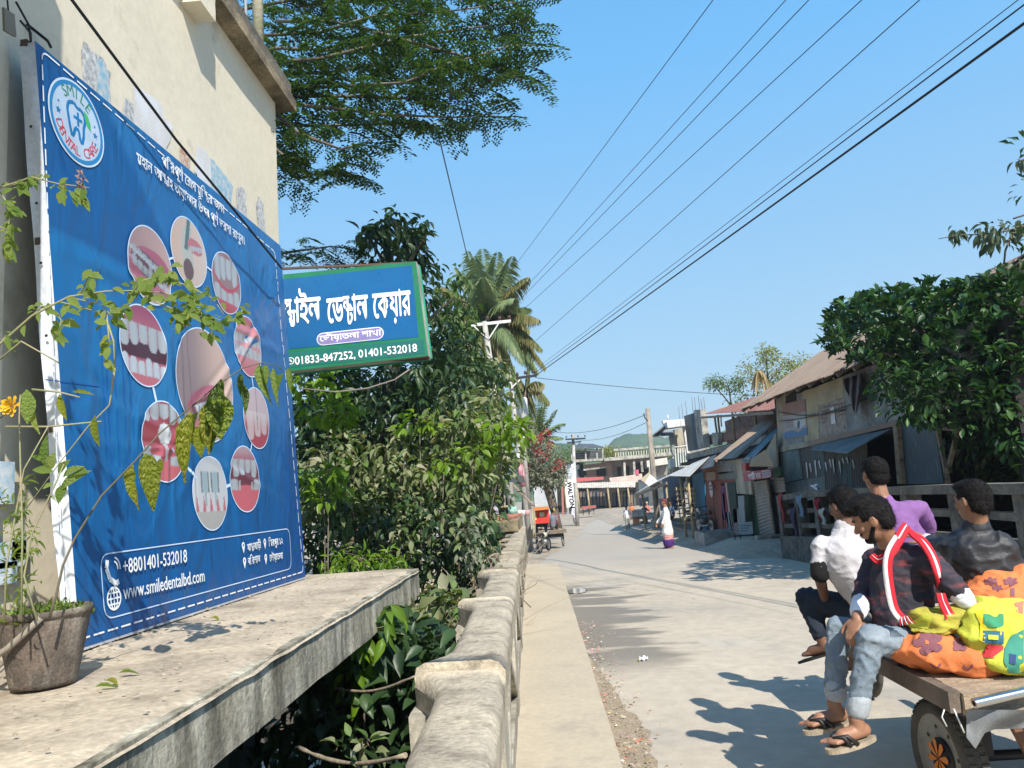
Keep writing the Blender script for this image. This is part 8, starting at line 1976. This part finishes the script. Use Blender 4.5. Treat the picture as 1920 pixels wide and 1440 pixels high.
def motorbike(lab,x,y,z,rot,c1,s=1.0):
 t=thing('motorbike',lab,'motorbike',(x,y,z));ca,sa=cos(rot),sin(rot)
 def L(a,b,h):return V((x+(a*ca-b*sa)*s,y+(a*sa+b*ca)*s,z+h*s))
 ax=L(0,1,0)-L(0,0,0)
 for a in(-.62,.62):
  mb=MB();mb.lathe([(.22*s,-.035),(.27*s,-.045),(.30*s,0),(.27*s,.045),(.22*s,.035)],L(a,0,.3),ax,26);mb.build('tyre',M_BLACKW,t);mb=MB();mb.lathe([(.22*s,-.02),(.05*s,-.05),(.05*s,.05),(.22*s,.02)],L(a,0,.3),ax,14);mb.build('rim',flat('spoke_steel',(.3,.3,.3),.4,.7),t)
 mb=MB();mb.tube([L(.62,0,.3),L(.5,0,.65),L(.38,0,1.0)],.03,8);mb.build('fork',M_STEEL,t);MB().tube([L(.32,-.32,1.03),L(.4,0,1.0),L(.32,.32,1.03)],.018,8).build('handlebar',M_STEEL,t)
 blob('tank',[('e',L(.15,0,.78),(.24*s,.13*s,.13*s),Matrix.Rotation(rot,3,'Z'))],.03,flat('paint_%s'%t.name,c1,.25),t,2);blob('seat',[('c',L(-.1,0,.78),L(-.62,0,.82),.11*s,.08*s)],.03,M_BLACKW,t,2)
 blob('engine',[('e',L(.1,0,.45),(.2*s,.13*s,.17*s))],.035,flat('engine_grey',(.16,.16,.16),.4,.6),t,1);MB().tube([L(.2,.12,.3),L(-.2,.14,.27),L(-.7,.15,.33)],.04,8).build('exhaust',flat('spoke_steel',(.3,.3,.3),.4,.7),t)
 mb=MB();mb.lathe([(.01,.05),(.09*s,.04),(.08*s,-.06),(.02,-.1)],L(.5,0,.9),L(1,0,0)-L(0,0,0),14);mb.build('headlight',M_PWHITE,t)
 mb=MB();mb.tube([L(-.3,0,.6),L(-.62,0,.3)],.03,6);mb.build('swing_arm',M_STEEL,t)
 return t
g=PG(1022,1036);motorbike('dusty parked motorbike with pale tank just past the end of the walkway',g.x-.02,g.y+.2,gz(g.y),1.25,(.5,.52,.4),.82)
g=PG(1290,1003);motorbike('black motorbike with white front parked in the shade before the bamboo lattice',g.x+.2,g.y,gz(g.y)+.3,2.0,(.02,.02,.025),.95)
g=PG(1315,1000);motorbike('dark motorbike parked close to the blue shop door',5.9,30.5,-.28,1.8,(.03,.04,.06),.95)
g=PG(1258,985);motorbike('motorbike half hidden behind the man in the white robe',g.x,35.5,gz(35)+.3,2.3,(.1,.12,.12),.95)
t=thing('red_auto_van','small bright red three wheeler seen from behind, beyond the parked motorbike','vehicle',tuple(P3(1012,985,30)));Yq=30.0
fro('body',[(1001,958),(1003,982),(1030,980),(1029,955)],Yq,.2,flat('auto_red',(.55,.04,.03),.4),t);fro('hood',[(1000,951),(1001,957),(1030,954),(1029,949)],Yq+.1,.6,flat('auto_orange',(.55,.18,.05),.5),t)
fro('number_plate',[(1011,961),(1012,969),(1021,968),(1020,960)],Yq-.21,.02,mat('plate_cream',(.5,.5,.36)),t);fro('yellow_panel',[(1001,962),(1002,975),(1006,975),(1005,961)],Yq-.21,.02,flat('auto_yellow',(.6,.5,.05),.5),t);fro('cabin',[(1003,957),(1004,986),(1028,985),(1027,955)],Yq+1.6,1.3,M_STEEL,t)
for x in(1006,1024):
 c=P3(x,989,Yq+.3);mb=MB();mb.lathe([(.14,-.04),(.2,-.05),(.22,0),(.2,.05),(.14,.04)],c,(1,0,0),18);mb.build('tyre',M_BLACKW,t);mb=MB();mb.disc(c-V((.02,0,0)),.14,(-1,0,0),12);mb.build('rim',M_STEEL,t)
for k,x in enumerate((997,1001)):MB().tube([P3(x+1,955,25.5),P3(x+3,1010,25.2)],.02,6).build('bamboo_stake',M_BAMB,tag(thing('bamboo_stake',['bamboo stake standing at the far end of the parapet, left one','bamboo stake standing beside the red three wheeler, right one'][k],'stake',tuple(P3(x,1010,25.2)))))
st=thing('roadside_stall','dark open stall with hanging pale cloth behind the nearest leaning pole','stall',tuple(P3(930,970,29)))
fro('interior',[(902,895),(906,972),(962,970),(958,892)],30,.1,M_INT,st);fro('roof',[(900,888),(901,896),(985,905),(982,893)],29.5,1.5,M_TIND,st)
for(x,c)in((922,(.4,.3,.18)),(944,(.25,.22,.2))):fro('post',[(x,895),(x+2,972),(x+5,972),(x+3,895)],28.6,.1,flat('stall_post_%d'%x,c),st)
fro('hanging_cloth',[(926,930),(927,968),(937,970),(932,945)],28.8,.03,cloth('lilac_cloth',(.42,.42,.52)),st);fro('table_top',[(940,948),(941,951),(956,950),(955,947)],28.6,.5,M_BAMB,st);fro('white_sheet',[(905,935),(908,968),(915,967),(912,932)],28.9,.03,M_PWHITE,st)
MB().bar(P3(958,905,28),P3(1000,948,27.5),.12,.05).build('slanting_board',M_WOOD,st)
for k in range(3):c=P3(974+7*k,962,29);mb=MB();mb.lathe([(.001,0),(.10,0),(.12,.2),(.11,.21)],c-V((0,0,.1)),n=12);tag(mb.build('pail',flat('pail_%d'%k,[(.6,.6,.58),(.55,.57,.6),(.5,.3,.3)][k])),['white pail at the foot of the nearest leaning pole','pale grey pail, middle of the three beside the pole','pinkish pail nearest the end of the parapet'][k],'pail')
lp_=thing('landing_platform','old brick landing slab with rubble on top, left of the parapet end','platform',tuple(P3(940,975,19)))
a0=P3(880,974,21);a1=P3(978,964,21);mb=MB();mb.hexa([(a0 .x-.4,18.2,a0 .z-.26),(a1 .x,18.2,a0 .z-.26),(a1 .x,21.5,a0 .z-.26),(a0 .x-.4,21.5,a0 .z-.26)],[(a0 .x-.4,18.2,a0 .z),(a1 .x,18.2,a0 .z),(a1 .x,21.5,a0 .z),(a0 .x-.4,21.5,a0 .z)])
obj('slab',rough_mesh(mb.mesh('slab',mat('mossy_old_slab',(.30,.24,.15),(.2,.17,.1),scale=2,bump=.6,stain=(.1,.09,.06),samt=.6)),.03,3,8),lp_)
for k in range(4):
 mb=MB();y=18.4+k*.8;mb.box(a0 .x-.3,a1 .x-.1,y,y+.3,-2.2,a0 .z-.27-.1*k);obj('pier',rough_mesh(mb.mesh('pier',mat('yellowed_concrete',(.38,.30,.19),(.26,.21,.14),scale=2)),.02,3,3),lp_)
random.seed(17)
for k in range(70):
 x=random.uniform(a0 .x-.3,a1 .x-.05);y=random.uniform(18.3,21);c=V((x,y,a0 .z+.05));R=Matrix.Rotation(random.uniform(0,3),3,'Z')@Matrix.Rotation(random.uniform(-.4,.4),3,'X');s_=random.uniform(.5,1)
 mb=MB();mb.hexa([c+R@V((p,q,-.035))*s_ for p,q in((-.12,-.06),(.12,-.06),(.12,.06),(-.12,.06))],[c+R@V((p,q,.035))*s_ for p,q in((-.12,-.06),(.12,-.06),(.12,.06),(-.12,.06))]);mb.build('brick',mat('loose_brick',(.36,.15,.10),(.28,.14,.10),scale=3,rough=1),lp_)
fs_=thing('vendor_stall','vendor stall of crates with orange and white goods under the leaning pole','stall',tuple(PG(1205,992)))
g=PG(1200,992);Ys=g.y+1
fro('table',[(1183,968),(1184,973),(1232,971),(1231,966)],Ys,1.0,M_BAMB,fs_)
for x in(1186,1206,1228):fro('table_leg',[(x,972),(x+1,992),(x+3,992),(x+2,972)],Ys,.08,M_WOOD,fs_)
for i,(x,y,c)in enumerate(((1184,958,(.50,.42,.38)),(1197,957,(.45,.46,.44)),(1186,973,(.60,.22,.12)),(1200,978,(.35,.36,.38)),(1213,962,(.40,.42,.40)),(1222,970,(.42,.44,.42)))):
 tc_=thing('crate',['pinkish crate on the left end of the vendor table','grey white crate in the middle of the vendor table','orange crate standing under the vendor table','grey box beside the orange crate under the table','pale green crate on the right half of the vendor table','pale sack at the foot of the leaning pole'][i],'crate',tuple(P3(x,y+10,Ys)));m=flat('crate_%d'%i,c,.7)
 fro('front',[(x,y),(x+.6,y+10),(x+12.5,y+9.5),(x+12,y-.5)],Ys-1.05 if i!=3 else Ys-.6,.35,m,tc_);fro('rim',[(x-.3,y-1),(x-.3,y+.6),(x+12.3,y),(x+12.3,y-1.5)],Ys-1.08 if i!=3 else Ys-.62,.38,flat('crate_rim_%d'%i,tuple(v*.8 for v in c),.7),tc_)
tt=thing('vendor_table','small red topped table standing on the sand before the far shops','table',tuple(P3(1103,962,80)))
fro('table_top',[(1089,950),(1090,954),(1116,951),(1115,947)],80,1.6,flat('table_red',(.35,.09,.07),.7),tt)
for x in(1092,1103,1112):fro('table_leg',[(x,953),(x+.5,965),(x+2.5,965),(x+2,953)],80,.15,M_WOOD,tt)
# -- air
hz=MB().box(-620,620,-70,640,-4.6,62).build('haze',None or bpy.data.materials.new('thin_haze'),kind='stuff')
hm=hz.data.materials[0];hm.use_nodes=True;hn=hm.node_tree;hn.nodes.remove(hn.nodes['Principled BSDF']);pv_=hn.nodes.new('ShaderNodeVolumePrincipled')
pv_.inputs['Color'].default_value=(.80,.88,1,1);pv_.inputs['Density'].default_value=.0006;pv_.inputs['Anisotropy'].default_value=.2
hn.links.new(pv_.outputs[0],hn.nodes['Material Output'].inputs['Volume'])
